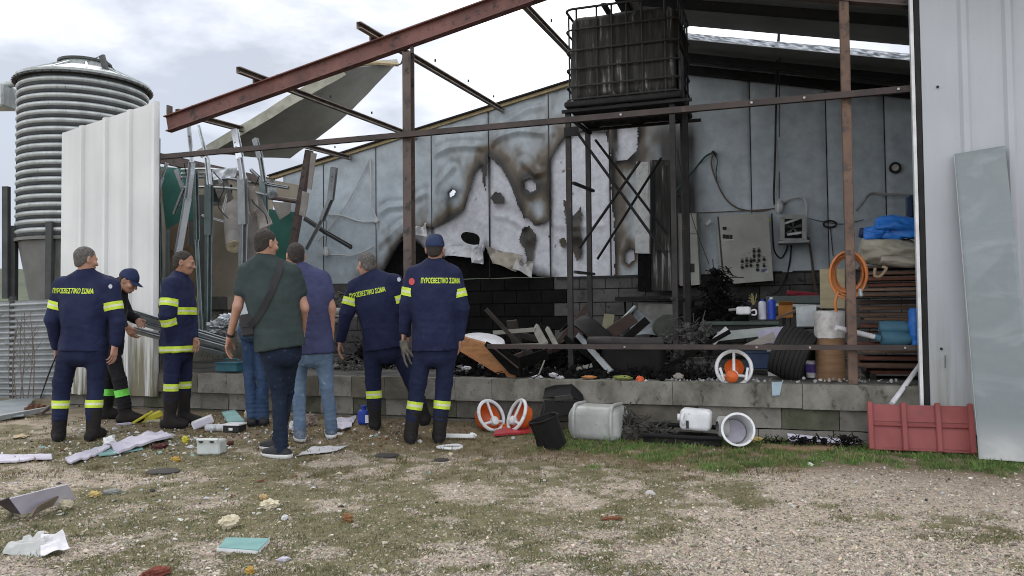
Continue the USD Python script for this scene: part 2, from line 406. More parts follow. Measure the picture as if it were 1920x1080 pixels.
CLADR = M('grey_white_cladding', (0.47, 0.49, 0.52), 0.4, c2=(0.42, 0.44, 0.475), sc=1.2, c3=(0.33, 0.34, 0.34), spots=-0.05, stretch=(1, 1, 0.2))
SHAD = M('dark_trim', (0.016, 0.016, 0.016), 0.65, spec=0.25)
FOAM = M('panel_core', (0.42, 0.34, 0.2), 0.9, sc=20, bump=0.4)
CHAR = M('char', (0.006, 0.0055, 0.0055), 0.9, c2=(0.003, 0.003, 0.003), sc=14, c3=(0.03, 0.028, 0.027), spots=0.0, bump=0.6, bsc=40, spec=0.1)
SOOTM = M('sooty_steel', (0.012, 0.0115, 0.012), 0.7, c2=(0.007, 0.007, 0.007), sc=7, spec=0.2, c3=(0.05, 0.034, 0.027), spots=0.02, bump=0.3)
ROOFU = M('roof_underside', (0.15, 0.15, 0.14), 0.6, c2=(0.11, 0.11, 0.10), sc=1.5)
GALV = M('galvanised_steel', (0.66, 0.70, 0.73), 0.3, metal=0.6, c2=(0.48, 0.51, 0.55), sc=6, bump=0.05)
GALVD = M('dull_zinc', (0.33, 0.35, 0.36), 0.45, metal=0.6, c2=(0.24, 0.26, 0.27), sc=6)
BOLT = M('bolt_steel', (0.35, 0.34, 0.33), 0.4, metal=0.8)

UL, UD, D = -8.54, 0.96, 4.2                   # left end, left edge of the right cladding, depth
UR = 3.6
SL = 0.202                                     # roof pitch
RIDGE = -1.88
def zroof(u):
    return 3.83 + SL * (u + 7.21) if u <= RIDGE else 3.83 + SL * (RIDGE + 7.21) - 0.22 * (u - RIDGE)
shed = thing('burnt_shed', 'long metal clad shed with burnt out open front and missing roof', 'shed', B(-3, 0, 0))
def zraf(u): return 3.45 + (4.31 - 3.45) / 4.24 * (u + 7.21)
part(shed, 'rafter', prof(B(-7.04, 0.1, zraf(-7.04)), B(RIDGE, 0.1, zraf(RIDGE)), ibeam(0.10, 0.19)), RED, label='red oxide rafter beam over the open front')
part(shed, 'rafter', prof(B(RIDGE, 0.1, zraf(RIDGE)), B(UR, 0.1, zraf(RIDGE) - 0.22 * (UR - RIDGE)), ibeam(0.10, 0.19)), BRN)
part(shed, 'post', prof(B(-3.85, 0.1, FZ), B(-3.85, 0.1, zraf(-3.85) - 0.16), ibeam(0.095, 0.1, 0.008, 0.03), up=VV), BRN, label='dark post between the two firefighters')
part(shed, 'post_plate', bbox(-3.82, -3.79, 0.085, 0.115, zraf(-3.85) - 0.17, zraf(-3.85) - 0.09), BRN)
part(shed, 'post', [bbox(0.41, 0.49, 0.06, 0.14, FZ, 4.1, 0.006)], RUST, label='rusty brown post right of the tank')
def steel_run(name, u0, z0, u1, z1, w, h, mat, v=0.1, label=None):
    part(shed, name, prof(B(u0, v, z0), B(u1, v, z1), [(-w / 2, -h / 2), (w / 2, -h / 2), (w / 2, h / 2), (-w / 2, h / 2)]), mat, label=label)
steel_run('tie_beam', -7.06, 3.08, UD - 0.01, 3.07, 0.05, 0.056, TIE, 0.02, label='long thin tie beam across the open front')
steel_run('low_rail', -2.95, 0.853, UD - 0.01, 0.853, 0.04, 0.045, TIE, 0.03, label='low steel rail across the opening')
for uu, vv_ in ((-1.55, -0.012), (-0.35, -0.012), (0.1, -0.012), (0.86, -0.012)):
    part(shed, 'bolt', lathe(B(uu, vv_, 3.072), -VV, [(0, 0.004), (0.012, 0.004), (0.012, -0.008), (0.0, -0.008)], 6), BOLT)
    part(shed, 'bolt', lathe(B(uu, vv_ + 0.018, 0.853), -VV, [(0, 0.004), (0.010, 0.004), (0.010, -0.008), (0.0, -0.008)], 6), BOLT)
for j, uu in enumerate((-6.95, -5.73, -4.23, -2.72)):
    z = zraf(uu) + 0.095 + 0.045
    v0 = -0.28 if j else 0.16
    zz_ = 3.83 + SL * (uu + 7.21) - 0.06
    part(shed, 'purlin', prof(B(uu, v0, z), B(uu, D - 0.02, zz_), cprof(0.055, 0.07, 0.006)), PURL)
    for vb in (0.35, 1.5, 2.6, 3.6):
        p = B(uu + 0.06, vb, z + (zz_ - z) * vb / D + 0.075)
        part(shed, 'roof_screw', tube([p, p + ZZ * 0.03], 0.012, 6), SHAD)
    part(shed, 'purlin_cleat', bbox(uu - 0.06, uu - 0.038, 0.05, 0.13, zraf(uu) + 0.092, zraf(uu) + 0.2), BRN)
# ---- cladding of the front, in sheets
def clad_sheet(u0, u1, z0, ztop, v, rib=0.035, flip=1):
    """One profiled sheet: flat pan with a raised rib at its right edge, top edge following the roof."""
    us = A([u0, u0 + 0.05, u1 - 0.085, u1 - 0.06, u1 - 0.02, u1 + 0.002])
    dv = A([0, 0.004, 0.004, -rib, -rib, 0.0])
    n = len(us); zs = np.linspace(0, 1, 26); vs = []
    for t in zs:
        for a, d in zip(us, dv):
            zt = ztop(a); z = z0 + (zt - z0) * t
            wob = 0.006 * (float(meshkit.noise(A([a * 1.4, z * 1.1, 3.3]), 5)) - 0.5)
            vs.append(B(a, v + d * flip + wob, z))
    vs = A(vs); N = len(vs); back = vs + VV * 0.03; f = []
    for i in range(len(zs) - 1):
        for j in range(n - 1):
            a, b, c, d = i * n + j, i * n + j + 1, (i + 1) * n + j + 1, (i + 1) * n + j
            f += [[a, b, c], [a, c, d], [a + N, c + N, b + N], [a + N, d + N, c + N]]
    rim = list(range(n)) + [i * n + n - 1 for i in range(1, len(zs))] + [(len(zs) - 1) * n + j for j in range(n - 2, -1, -1)] + [i * n for i in range(len(zs) - 2, 0, -1)]
    for a, b in zip(rim, rim[1:] + rim[:1]):
        f += [[a, a + N, b + N], [a, b + N, b]]
    return np.vstack([vs, back]), A(f)[:, ::-1]
def streaked(name, c, dirt, zlow, zhigh, amt):
    """Painted sheet with streaks of dirt and algae that gather towards its lower edge."""
    n = {'g': ('geometry', {}), 'xyz': ('separate_xyz', {}), 'tc': ('texture_coordinate', {}), 'mp': ('mapping', {'scale': (9, 9, 0.5)}),
         'n': ('noise_texture', {'scale': 1.0, 'detail': 6.0, 'roughness': 0.65}), 'r': ('rgb_ramp', {'ramp': [(0.38, (0, 0, 0)), (0.62, (1, 1, 1))]}),
         'mr': ('map_range', {'from_min': zhigh, 'from_max': zlow, 'to_min': 0.08, 'to_max': amt, 'clamp': True}), 'mul': ('math', {'math_type': 'multiply'}),
         'n2': ('noise_texture', {'scale': 1.3, 'detail': 5.0}), 'r2': ('rgb_ramp', {'ramp': [(0.3, tuple(A(c) * 0.86)), (0.7, c)]}),
         'n4': ('noise_texture', {'scale': 60.0, 'detail': 3.0}), 'r4': ('rgb_ramp', {'ramp': [(0.68, (0, 0, 0)), (0.76, (0.5, 0.5, 0.5))]}), 'm4': ('mix', {'color2': tuple(A(c) * 0.5)}),
         'm': ('mix', {'color2': dirt}), 'p': ('principled_bsdf', {'roughness': 0.45, 'specular_ior_level': 0.4})}
    l = [('g.position', 'xyz.vector'), ('xyz.z', 'mr.value'), ('tc.object', 'mp.vector'), ('mp.vector', 'n.vector'), ('n.fac', 'r.fac'), ('r.color', 'mul.value1'),
         ('mr.result', 'mul.value2'), ('tc.object', 'n2.vector'), ('n2.fac', 'r2.fac'), ('r2.color', 'm4.color1'), ('tc.object', 'n4.vector'), ('n4.fac', 'r4.fac'), ('r4.color', 'm4.fac'),
         ('m4.color', 'm.color1'), ('mul.value', 'm.fac'), ('m.color', 'p.base_color')]
    return usdkit.material(stage, LK + name, n, l, surface='p.BSDF')
CL1 = streaked('weathered_white_sheet', (0.56, 0.565, 0.56), (0.13, 0.12, 0.075), 0.25, 1.3, 2.2)
CL2 = streaked('weathered_grey_sheet', (0.35, 0.37, 0.40), (0.16, 0.155, 0.115), 0.1, 1.3, 0.9)
cl = part(shed, 'left_cladding', [bbox(-8.5, -7.06, 0.0, 0.012, 0.32, 3.3)], SHAD, label='white ribbed cladding at the left end')
wdt = (7.105 + UL + 0.0)
edges = np.linspace(UL, -7.06, 5)
for a, b in zip(edges[:-1], edges[1:]):
    part(cl, 'cladding_sheet', clad_sheet(a, b, 0.26, lambda q: 3.48 + 0.172 * (q - UL), -0.035), CL1)
cr = part(shed, 'right_cladding', [bbox(UD + 0.12, UR, 0.0, 0.012, 0.12, 3.2)], SHAD, label='grey white ribbed cladding right of the opening')
e2 = [UD + 0.075, onv(1824, 300, -0.04)[0], onv(1908, 300, -0.04)[0], 2.5, 3.05, 3.6]
for a, b in zip(e2[:-1], e2[1:]):
    part(cr, 'cladding_sheet', clad_sheet(a, b, 0.14, lambda q: 3.95 - 0.1 * (q - 1), -0.04, rib=0.016), CL2)
part(shed, 'edge_trim', bbox(UD - 0.005, UD + 0.02, -0.075, 0.0, 0.14, 3.95), M('pale_trim', (0.55, 0.56, 0.57), 0.4), label='pale upright edge strip of the right cladding')
part(shed, 'edge_gap', bbox(UD + 0.02, UD + 0.073, -0.03, 0.05, 0.14, 3.95), SHAD)
for px, py in ((1758, 163), (1765, 654), (1853, 653)):
    u_, z_ = onv(px, py, -0.045)
    part(cr, 'screw_hole', lathe(B(u_, -0.041, z_), -VV, [(0.012, 0.006), (0.0, 0.0065)], 10), SHAD)
part(cr, 'scratch', bar(onv3(1772, 666, -0.0425), onv3(1772, 690, -0.0425), 0.007, 0.004), SHAD)
# ---- foundation
CON = M('old_concrete', (0.175, 0.168, 0.145), 0.9, c2=(0.075, 0.073, 0.06), sc=4.5, c3=(0.04, 0.04, 0.03), spots=0.22, stretch=(1, 1, 0.6), bump=0.8, bsc=30, spec=0.2)
CONB = [M(f'block_{n}', c, 0.92, c2=A(c) * 0.6, sc=5, c3=A(c) * 0.4, spots=0.12, bump=0.7, bsc=40, spec=0.15) for n, c in
        (('pale', (0.20, 0.19, 0.17)), ('mid', (0.14, 0.134, 0.118)), ('brown', (0.115, 0.105, 0.085)), ('mossy', (0.085, 0.088, 0.062)))]
fo = part(shed, 'foundation', bbox(UL + 0.02, UR, 0.16, D + 0.3, -0.2, FZ - 0.02), CON, label='concrete block plinth with a cast edge')
u = UL + 0.05; k = 0
def rough(u0, u1, v0, v1, z0, z1, amp, seed):
    n = max(2, int((u1 - u0) / 0.07)); m = sheet(B(u0, v0, z0), B(u1, v0, z0), B(u1, v0, z1), B(u0, v0, z1), n, 5, v1 - v0)
    P_ = m[0]; d = meshkit.fbm(P_ * 5 + seed, 3, 2) - 0.5; e = meshkit.fbm(P_ * 9 + seed * 2, 3, 5) - 0.5
    top = (P_[:, 2] > z1 - 0.005)
    return P_ + VV * (d * amp)[:, None] - ZZ * (np.where(top, np.abs(e) * amp * 0.8, 0))[:, None], m[1]
while u < UR:                                  # cast upper edge in lengths with open joints
    L = 0.9 + 1.6 * random.random() if u > -3.2 else 0.40
    L = min(L, UR - u)
    part(fo, 'edge_block', rough(u, u + L - 0.005, -0.014, 0.158, FZ - 0.21 - 0.015 * random.random(), FZ + 0.002, 0.035, u), random.choice([CON, CON, CONB[0]]) if u > -3.2 else random.choice(CONB[:3]), smooth=40)
    u += L
for row in range(2):
    u = UL + 0.05 - 0.2 * row
    while u < UR:
        L = 0.39 + (0.02 if u < -3 else 0.5) * random.random()
        z1 = FZ - 0.205 - row * 0.2
        part(fo, 'block', rough(max(u, UL + 0.02), u + L - 0.006, 0.016 + 0.03 * random.random(), 0.158, z1 - 0.196, z1 - 0.004 * random.random(), 0.05, u + row), random.choice(CONB), smooth=40)
        u += L
part(shed, 'floor', bbox(UL + 0.1, UR, 0.16, D - 0.01, FZ - 0.02, FZ), M('sooty_floor', (0.10, 0.095, 0.085), 0.9, c2=(0.03, 0.029, 0.027), sc=1.6, c3=(0.012, 0.012, 0.012), spots=0.25, bump=0.4), label='soot covered concrete floor')
part(shed, 'blue_stain', cat([(lambda q: (q[0], q[1]))(sheet(onv3(1447, 716, -0.0165), onv3(1467, 716, -0.0165), onv3(1462, 741, -0.0165), onv3(1448, 742, -0.0165), 4, 4, 0.002))]), M('blue_paint_patch', (0.28, 0.36, 0.42), 0.8))
# ---- back block wall
ZB = 1.74
BW = [M(f'soot_block_{n}', c, 0.92, c2=A(c) * 0.55, sc=4, c3=A(c) * 0.35, spots=0.2, bump=0.6, bsc=40, spec=0.12) for n, c in
      (('black', (0.006, 0.0058, 0.0056)), ('dark', (0.016, 0.0155, 0.015)), ('smoky', (0.042, 0.040, 0.038)), ('grey', (0.085, 0.083, 0.079)), ('pale', (0.17, 0.167, 0.16)))]
bw = part(shed, 'block_wall', bbox(UL, UR, D + 0.035, D + 0.2, FZ, ZB), BW[1], label='soot blackened block wall under the back panels')
for row in range(6):
    u = UL + 0.1 - 0.2 * (row % 2)
    z0 = FZ + row * 0.2017
    while u < UR - 0.1:
        L = 0.4
        uc = u + 0.2
        n = float(meshkit.noise(A([uc * 0.8, z0 * 1.7, 2.0]), 8)) + 0.25 * (random.random() - 0.5)
        lvl = 1.3 + n
        if uc < -6.3: lvl = 3.0 + 0.6 * n
        elif -5.9 < uc < -3.3: lvl = 0.1 + 0.35 * n
        elif -3.25 <= uc < -1.7: lvl = 2.3 + 1.2 * n
        elif -1.7 <= uc < -0.5: lvl = 2.1 + n
        elif uc >= -0.5: lvl = 2.9 + 1.1 * n
        part(bw, 'block', bbox(max(u, UL), min(u + L - 0.008, UR), D + 0.006 * random.random(), D + 0.033, z0 + 0.008, z0 + 0.2, 0.006), BW[int(np.clip(round(lvl), 0, 4))])
        u += L
# ---- back wall: sandwich panels with a burnt, torn front skin
def cpx(pts, s=2.455, ox=680, oy=180, v=D):
    return Polygon([onv(ox + x / s, oy + y / s, v) for x, y in pts]).buffer(0)
torn = [cpx(q) for q in (
    [(330, 605), (400, 572), (470, 528), (500, 440), (522, 352), (551, 318), (556, 400), (566, 440), (572, 330), (583, 276), (640, 330), (690, 420), (720, 510), (742, 566), (765, 560), (792, 600), (830, 588), (858, 570), (862, 840), (60, 840), (150, 740), (185, 650), (240, 620)],
    [(748, 392), (775, 378), (803, 402), (800, 432), (776, 446), (752, 428)],
    [(868, 292), (905, 220), (940, 180), (1010, 160), (1120, 165), (1140, 260), (1146, 420), (1158, 600), (1162, 835), (868, 835)],
    [(1206, 722), (1230, 700), (1252, 712), (1250, 752), (1224, 774), (1206, 760)],
    [(1168, 130), (1262, 125), (1266, 180), (1258, 250), (1220, 292), (1168, 300)])]
flaps = [cpx(q) for q in (
    [(588, 470), (608, 442), (640, 446), (658, 472), (655, 494), (610, 496)],
    [(735, 610), (770, 598), (800, 640), (790, 700), (782, 765), (756, 760), (742, 700), (718, 660)],
    [(925, 480), (945, 485), (955, 560), (975, 545), (1005, 510), (1012, 540), (1000, 600), (1012, 680), (1005, 740), (985, 762), (960, 700), (945, 640), (932, 560)],
    [(905, 660), (930, 650), (945, 680), (925, 704), (908, 690)])]
void = [cpx(q) for q in (
    [(60, 860), (95, 806), (130, 742), (185, 652), (200, 640), (244, 668), (292, 722), (372, 742), (430, 716), (486, 728), (505, 772), (535, 770), (562, 694), (600, 770), (690, 792), (765, 822), (830, 828), (862, 832), (862, 870), (60, 870)],
    [(403, 445), (420, 432), (438, 440), (430, 460), (408, 472)])]
skin_hole = unary_union(torn).difference(unary_union(flaps))
voidu = unary_union(void)
PANEL_U = [-8.30, -7.49, -6.49, -5.48, -4.49, -3.50, -2.56, -1.60, -0.53, 0.47, 1.20, 2.2, 3.2, UR]
def ztopb(u): return zroof(u) - 0.0
PAINT, BARE = A([0.325, 0.375, 0.41]), A([0.50, 0.51, 0.555])
SOOT, BROWN = A([0.014, 0.012, 0.011]), A([0.10, 0.078, 0.054])
scorch_line = unary_union([skin_hole, unary_union(flaps)])
CREASE = [(LineString([onv(680 + x / 2.455, 180 + y / 2.455, D) for x, y in q]), am) for q, am in (([(330, 275), (400, 242), (470, 232), (560, 236)], 0.03), ([(590, 222), (640, 185), (720, 162), (860, 172)], 0.035), ([(75, 540), (120, 512), (190, 505)], 0.03), ([(590, 120), (540, 140), (420, 150)], 0.02),
    ([(640, 130), (760, 60), (850, 40)], 0.02), ([(570, 545), (660, 555), (740, 600)], 0.025), ([(870, 590), (960, 600), (1060, 600), (1140, 590)], 0.018), ([(60, 700), (130, 640), (180, 590)], 0.035), ([(740, 300), (800, 360), (850, 350)], 0.03), ([(240, 470), (330, 430), (420, 330)], 0.025))]
def skin(u0, u1, v, front, step=0.022):
    us = np.arange(u0, u1 + 1e-6, (u1 - u0) / max(2, round((u1 - u0) / step)))
    zmax = max(ztopb(u0), ztopb(u1), ztopb(np.clip(RIDGE, u0, u1)))
    zs = np.arange(ZB - 0.02, zmax + step, step)
    U_, Z_ = np.meshgrid(us, zs, indexing='ij')
    top = np.vectorize(ztopb)(U_)
    Z_ = np.minimum(Z_, top)
    ctr_u, ctr_z = (U_[:-1, :-1] + U_[1:, 1:]) / 2, (Z_[:-1, :-1] + Z_[1:, 1:]) / 2
    jit = 0.03 * (meshkit.fbm(np.stack([ctr_u * 14, ctr_z * 14, ctr_u * 0], -1), 3, 4) - 0.5)
    pts = shapely.points(ctr_u.ravel() + jit.ravel(), ctr_z.ravel() + jit.ravel() * 0.7)
    keep = (Z_[:-1, 1:] - Z_[:-1, :-1]) > 1e-5
    keep &= ~shapely.contains(voidu, pts).reshape(ctr_u.shape)
    if front: keep &= ~shapely.contains(skin_hole, pts).reshape(ctr_u.shape)
    P = np.stack([U_ * 1.3, Z_ * 1.1, U_ * 0 + v], -1)
    hurt = np.exp(-np.maximum(0, np.abs(U_ + 3.6) - 2.2) / 0.7)
    dv = (0.05 * hurt + 0.014) * (meshkit.fbm(P * 1.2, 3, 11) - 0.5) * 1.6
    dv += hurt * 0.02 * np.sin((Z_ * 2.4 + U_ * 1.1) + 3 * meshkit.noise(P, 3))
    if hurt.max() > 0.2:
        for ln, am in CREASE:
            dl = shapely.distance(ln, shapely.points(U_.ravel(), Z_.ravel())).reshape(U_.shape)
            dv = dv - am * np.exp(-dl / 0.05) + am * 0.7 * np.exp(-((dl - 0.09) / 0.05) ** 2)
    edge = np.minimum(U_ - u0, u1 - U_)
    dv = dv * sst(0, 0.12, edge) + 0.014 * (1 - sst(0, 0.03, edge))       # pressed in at the seams
    sp = shapely.points(U_.ravel(), Z_.ravel())
    dh = shapely.distance(scorch_line, sp).reshape(U_.shape)
    dvd = shapely.distance(voidu, sp).reshape(U_.shape)
    if front:
        dv -= 0.05 * np.exp(-dh / 0.06) * (meshkit.noise(P * 5, 6) - 0.15)
    dv -= 0.06 * np.exp(-dvd / 0.10) * (meshkit.noise(P * 4, 8))
    n1 = meshkit.fbm(np.stack([U_ * 3, Z_ * 1.6, U_ * 0], -1), 4, 21); n2 = meshkit.fbm(np.stack([U_ * 11, Z_ * 7, U_ * 0], -1), 4, 22)
    if front:
        t = np.broadcast_to(PAINT, U_.shape + (3,)) * (0.9 + 0.2 * n1)[..., None]
        grime = np.clip(sst(0.1, 1.6, Z_ - 2.6) * 0.25 * (n1 + 0.3), 0, 1)[..., None]
        t = t * (1 - grime) + A([0.2, 0.2, 0.185]) * grime
        w = np.clip(np.exp(-dh / (0.07 + 0.55 * n1 ** 2.2)) * 1.1 - 0.16 + 0.22 * (n2 - 0.5) + 0.25 * (n1 - 0.5), 0, 1)[..., None]
        isl = shapely.contains(unary_union(flaps).buffer(0.02), sp).reshape(U_.shape)[..., None]
        w = np.where(isl, 0.62, w)
        brown = t * (1 - np.clip(w * 2.2, 0, 1)) + BROWN * np.clip(w * 2.2, 0, 1)
        s2 = np.clip((w - 0.42) * 2.6, 0, 1)
        s2 = np.maximum(s2, np.clip(1.35 - dh / (0.012 + 0.05 * n2), 0, 0.95)[..., None] * (sst(0.25, 0.5, n1))[..., None])
        t = brown * (1 - s2) + SOOT * s2
    else:
        t = np.broadcast_to(BARE, U_.shape + (3,)) * (0.88 + 0.24 * n2)[..., None]
        w = np.clip((sst(0.50, 0.78, n1) * 0.6) * sst(3.0, 2.0, Z_), 0, 1)[..., None] * 0.9
        t = t * (1 - w) + A([0.23, 0.24, 0.25]) * w
        spots = sst(0.80, 0.83, meshkit.fbm(np.stack([U_ * 7, Z_ * 7, U_ * 0 + 3], -1), 4, 31))[..., None] * 0.85
        t = t * (1 - spots) + A([0.06, 0.05, 0.045]) * spots
    wv = np.clip(np.exp(-dvd / 0.12) * 1.3 - 0.35 + 0.4 * (n2 - 0.5), 0, 1)[..., None]
    wl = np.exp(-np.abs(U_ + 5.75) / 0.25)[..., None] * sst(2.55, 1.75, Z_)[..., None]
    col = np.clip(np.exp(-np.maximum(0, np.abs(U_ + 1.55) - 0.22) / 0.13) * (0.75 + 0.6 * n1) * sst(4.6, 3.5, Z_) - 0.1, 0, 1)[..., None]   # soot column behind the stand
    blk = np.clip(wv + wl * 0.9 + col, 0, 1)
    t = t * (1 - blk) + SOOT * 0.8 * blk
    v_, f_, k_ = colgrid(keep, U_, Z_, v + dv)
    return (v_, f_), t.reshape(-1, 3)[k_]
bk = part(shed, 'back_wall', [bbox(-6.75, -2.5, D + 0.09, D + 0.12, ZB + 0.01, 2.9)], CHAR, label='blue grey sandwich panel back wall, scorched and torn in the middle')
SKINF = MV('scorched_paint_skin', 0.42, metal=0.0, bump=0.08, bsc=18, sc=5)
SKINB = MV('bare_inner_skin', 0.5, metal=0.0, bump=0.25, bsc=22, sc=12)
for a, b in zip(PANEL_U[:-1], PANEL_U[1:]):
    hot = -6.6 < (a + b) / 2 < -1.0
    (m, t) = skin(a + 0.006, b - 0.006, D, True, 0.016 if hot else 0.05)
    part(bk, 'panel', m, SKINF, smooth=True, tone=t)
    if hot:
        (m, t) = skin(a + 0.004, b - 0.004, D + 0.055, False, 0.022)
        part(bk, 'inner_skin', m, SKINB, smooth=True, tone=t)
    if hot: part(bk, 'core_strip', bbox(b - 0.05, b + 0.05, D + 0.072, D + 0.085, ZB + 0.02, ztopb(b) - 0.05), CHAR)  # dark strip added behind each seam to stop light leaking through
    part(bk, 'panel_seam', bbox(b - 0.006, b + 0.006, D + 0.008, D + 0.03, ZB, ztopb(b) - 0.02), SHAD)
part(bk, 'bottom_flashing', bbox(-3.4, UR, D - 0.012, D + 0.03, ZB - 0.035, ZB - 0.004), SHAD)
part(bk, 'top_flashing', [bar(B(UL, D + 0.0, zroof(UL) + 0.02), B(RIDGE, D + 0.0, zroof(RIDGE) + 0.02), 0.10, 0.05)], FOAM)
part(bk, 'top_flashing', [bar(B(UL, D - 0.03, zroof(UL) + 0.055), B(RIDGE, D - 0.03, zroof(RIDGE) + 0.055), 0.16, 0.02)], SHAD)
# torn flaps of the skin hanging over the black hole
def tflap(px, v0, seed, tone_):
    P_ = [onv3(680 + x / 2.455, 180 + y / 2.455, v0 + dv) for x, y, dv in px]
    m = sheet(*P_, 16, 12, 0.003, wave=0.07, wsc=5, seed=seed, curl=lambda s, q: 0.05 * np.sin(s * 5 + q * 3))
    n = meshkit.fbm(m[0] * 6, 4, seed)[:, None]
    return m, np.clip(tone_ * (0.75 + 0.5 * n) * np.where(n > 0.62, 0.45, 1.0), 0, 1)
for k, (px, tn) in enumerate((([(378, 735, 0.0), (498, 742, -0.10), (560, 688, -0.02), (400, 690, 0.0)], A([0.46, 0.47, 0.49])), ([(505, 776, -0.12), (548, 768, -0.14), (566, 690, -0.03), (500, 700, -0.03)], A([0.5, 0.5, 0.52])),
        ([(600, 772, -0.10), (700, 802, -0.12), (742, 738, -0.02), (568, 690, -0.02)], A([0.30, 0.27, 0.22])), ([(690, 795, -0.10), (775, 832, -0.10), (790, 770, -0.01), (720, 735, -0.01)], A([0.42, 0.41, 0.40])), ([(235, 650, -0.10), (292, 640, -0.10), (300, 590, -0.01), (250, 600, -0.01)], A([0.48, 0.48, 0.5])))):
    m, t = tflap(px, D - 0.01, k + 3, tn)
    part(bk, 'torn_flap', m, SKINB, tone=t, smooth=True)
# ---- roof that is left, right of the ridge
rf = part(shed, 'roof', [bar(B(RIDGE, 0.05, zroof(RIDGE) + 0.02), B(RIDGE, D + 0.2, zroof(RIDGE) + 0.02), 0.12, 0.1)], SOOTM, label='dark remaining roof over the right half')
def roofbox(u0, u1, v0, v1, dz=0.0, t=0.06):
    return sheet(B(u0, v1, zroof(u0) + dz), B(u1, v1, zroof(u1) + dz), B(u1, v0, zroof(u1) + dz), B(u0, v0, zroof(u0) + dz), 8, 2, t)
vv0 = -0.4
for v1 in (0.5, 1.5, 2.6):
    part(rf, 'roof_sheet', roofbox(RIDGE + 0.02, UR + 0.2, vv0 + 0.006, v1, 0.02), ROOFU); vv0 = v1
part(rf, 'roof_sheet', roofbox(-1.45, UR + 0.2, 3.06, 3.7, -0.01), ROOFU)
part(rf, 'roof_sheet', roofbox(RIDGE + 0.02, UR + 0.2, 3.706, D + 0.25, -0.01), ROOFU)
SKYL = usdkit.material(stage, LK + 'skylight_strip', {'tl': ('translucent_bsdf', {'color': (0.72, 0.74, 0.76)}), 'd': ('principled_bsdf', {'base_color': (0.6, 0.62, 0.65), 'roughness': 0.35}), 'm': ('mix_closure', {'fac': 0.25}),
    'tc': ('texture_coordinate', {}), 'mp': ('mapping', {'scale': (3, 14, 14)}), 'n': ('noise_texture', {'scale': 2.0, 'detail': 4.0}), 'r': ('rgb_ramp', {'ramp': [(0.35, (0.25, 0.27, 0.29)), (0.6, (0.8, 0.82, 0.85))]})},
    [('tc.object', 'mp.vector'), ('mp.vector', 'n.vector'), ('n.fac', 'r.fac'), ('r.color', 'tl.color'), ('tl.BSDF', 'm.closure1'), ('d.BSDF', 'm.closure2')], surface='m.closure')
part(rf, 'skylight_strip', sheet(B(-1.42, 2.74, zroof(-1.42) - 0.03), B(UR, 2.74, zroof(UR) - 0.03), B(UR, 2.98, zroof(UR) - 0.02), B(-1.42, 2.98, zroof(-1.42) - 0.02), 60, 8, 0.003, wave=0.01, wsc=7, seed=5, curl=lambda s, q: 0.012 * np.sin(q * 12)), SKYL, label='bright crinkled translucent strip in the roof gap', smooth=True)
for vp in (1.5, 3.55):
    part(rf, 'purlin', bar(B(-1.6, vp, zroof(-1.6) - 0.1), B(UR, vp, zroof(UR) - 0.1), 0.06, 0.1), SOOTM)
part(rf, 'purlin', bar(B(-1.7, D - 0.12, zroof(-1.7) - 0.13), B(UR, D - 0.12, zroof(UR) - 0.13), 0.08, 0.12), SOOTM)
part(shed, 'right_wall', bbox(UR, UR + 0.05, 0, D, FZ - 0.3, 4.0), M('inner_grey', (0.2, 0.22, 0.24), 0.5))
# ---- left end wall: what is left of it, seen from inside
GRN = M('green_board', (0.03, 0.115, 0.09), 0.6, c2=(0.02, 0.085, 0.07), sc=2.5, c3=(0.07, 0.13, 0.11), spots=-0.02)
BGE = M('beige_panel', (0.235, 0.205, 0.155), 0.7, c2=(0.18, 0.155, 0.12), sc=2.5, c3=(0.1, 0.09, 0.07), spots=0.05)
lw = part(shed, 'end_wall', bbox(UL - 0.03, UL, 0.05, D, 0.3, 1.3), CON, label='broken end wall on the left, seen from inside')
part(lw, 'eave_beam', bar(B(UL + 0.06, 0.15, 3.42), B(UL + 0.06, D, 3.5), 0.06, 0.14), BRN)
part(lw, 'wall_panel', bbox(UL, UL + 0.05, 0.05, 1.9, 1.3, 3.3), BGE)
part(lw, 'wall_panel', bbox(UL, UL + 0.05, 1.91, 3.0, 1.3, 3.38), M('void_shade_panel', (0.05, 0.05, 0.045), 0.8))  # panel coloured dark to stand for the shaded void behind the studs
part(lw, 'wall_panel', bbox(UL, UL + 0.05, 3.01, D, 1.3, 3.45), BGE)
# ---------------------------------------------------------------- grain silo behind the left end
SY = 13.6
SX = -SY * math.tan(math.radians(28.2)); SR = 0.99
ze, zw = at(140, 163, SY)[2], at(140, 456, SY)[2]
silo = thing('grain_silo', 'round corrugated galvanised grain silo with cone roof on legs', 'silo', (SX, SY, float(gz0(SY))))
SILO = M('silo_zinc', (0.40, 0.43, 0.43), 0.42, metal=0.35, c2=(0.28, 0.30, 0.30), sc=2.2, c3=(0.16, 0.16, 0.15), spots=0.1, stretch=(3, 3, 0.6))
SILOD = M('silo_dark', (0.05, 0.052, 0.052), 0.7, c2=(0.03, 0.032, 0.032), sc=3)
GROOVE_SHADE = M('silo_groove_shade', (0.05, 0.053, 0.055), 0.8, c2=(0.03, 0.032, 0.034), sc=3, spec=0.1)
FENC = M('fence_zinc', (0.36, 0.38, 0.39), 0.6, metal=0.1, c2=(0.24, 0.255, 0.26), sc=2.5, c3=(0.12, 0.11, 0.10), spots=0.12)
nr = 20; zz = np.linspace(0, 1, nr * 10 + 1); pitch = (ze - zw) / nr
prf = [(SR + 0.022 * math.cos(2 * math.pi * t * nr) - 0.012 * max(0, -math.cos(2 * math.pi * t * nr)) , zw + (ze - zw) * t) for t in zz]
part(silo, 'wall', lathe((SX, SY, 0), ZZ, prf, 72), SILO, smooth=True)
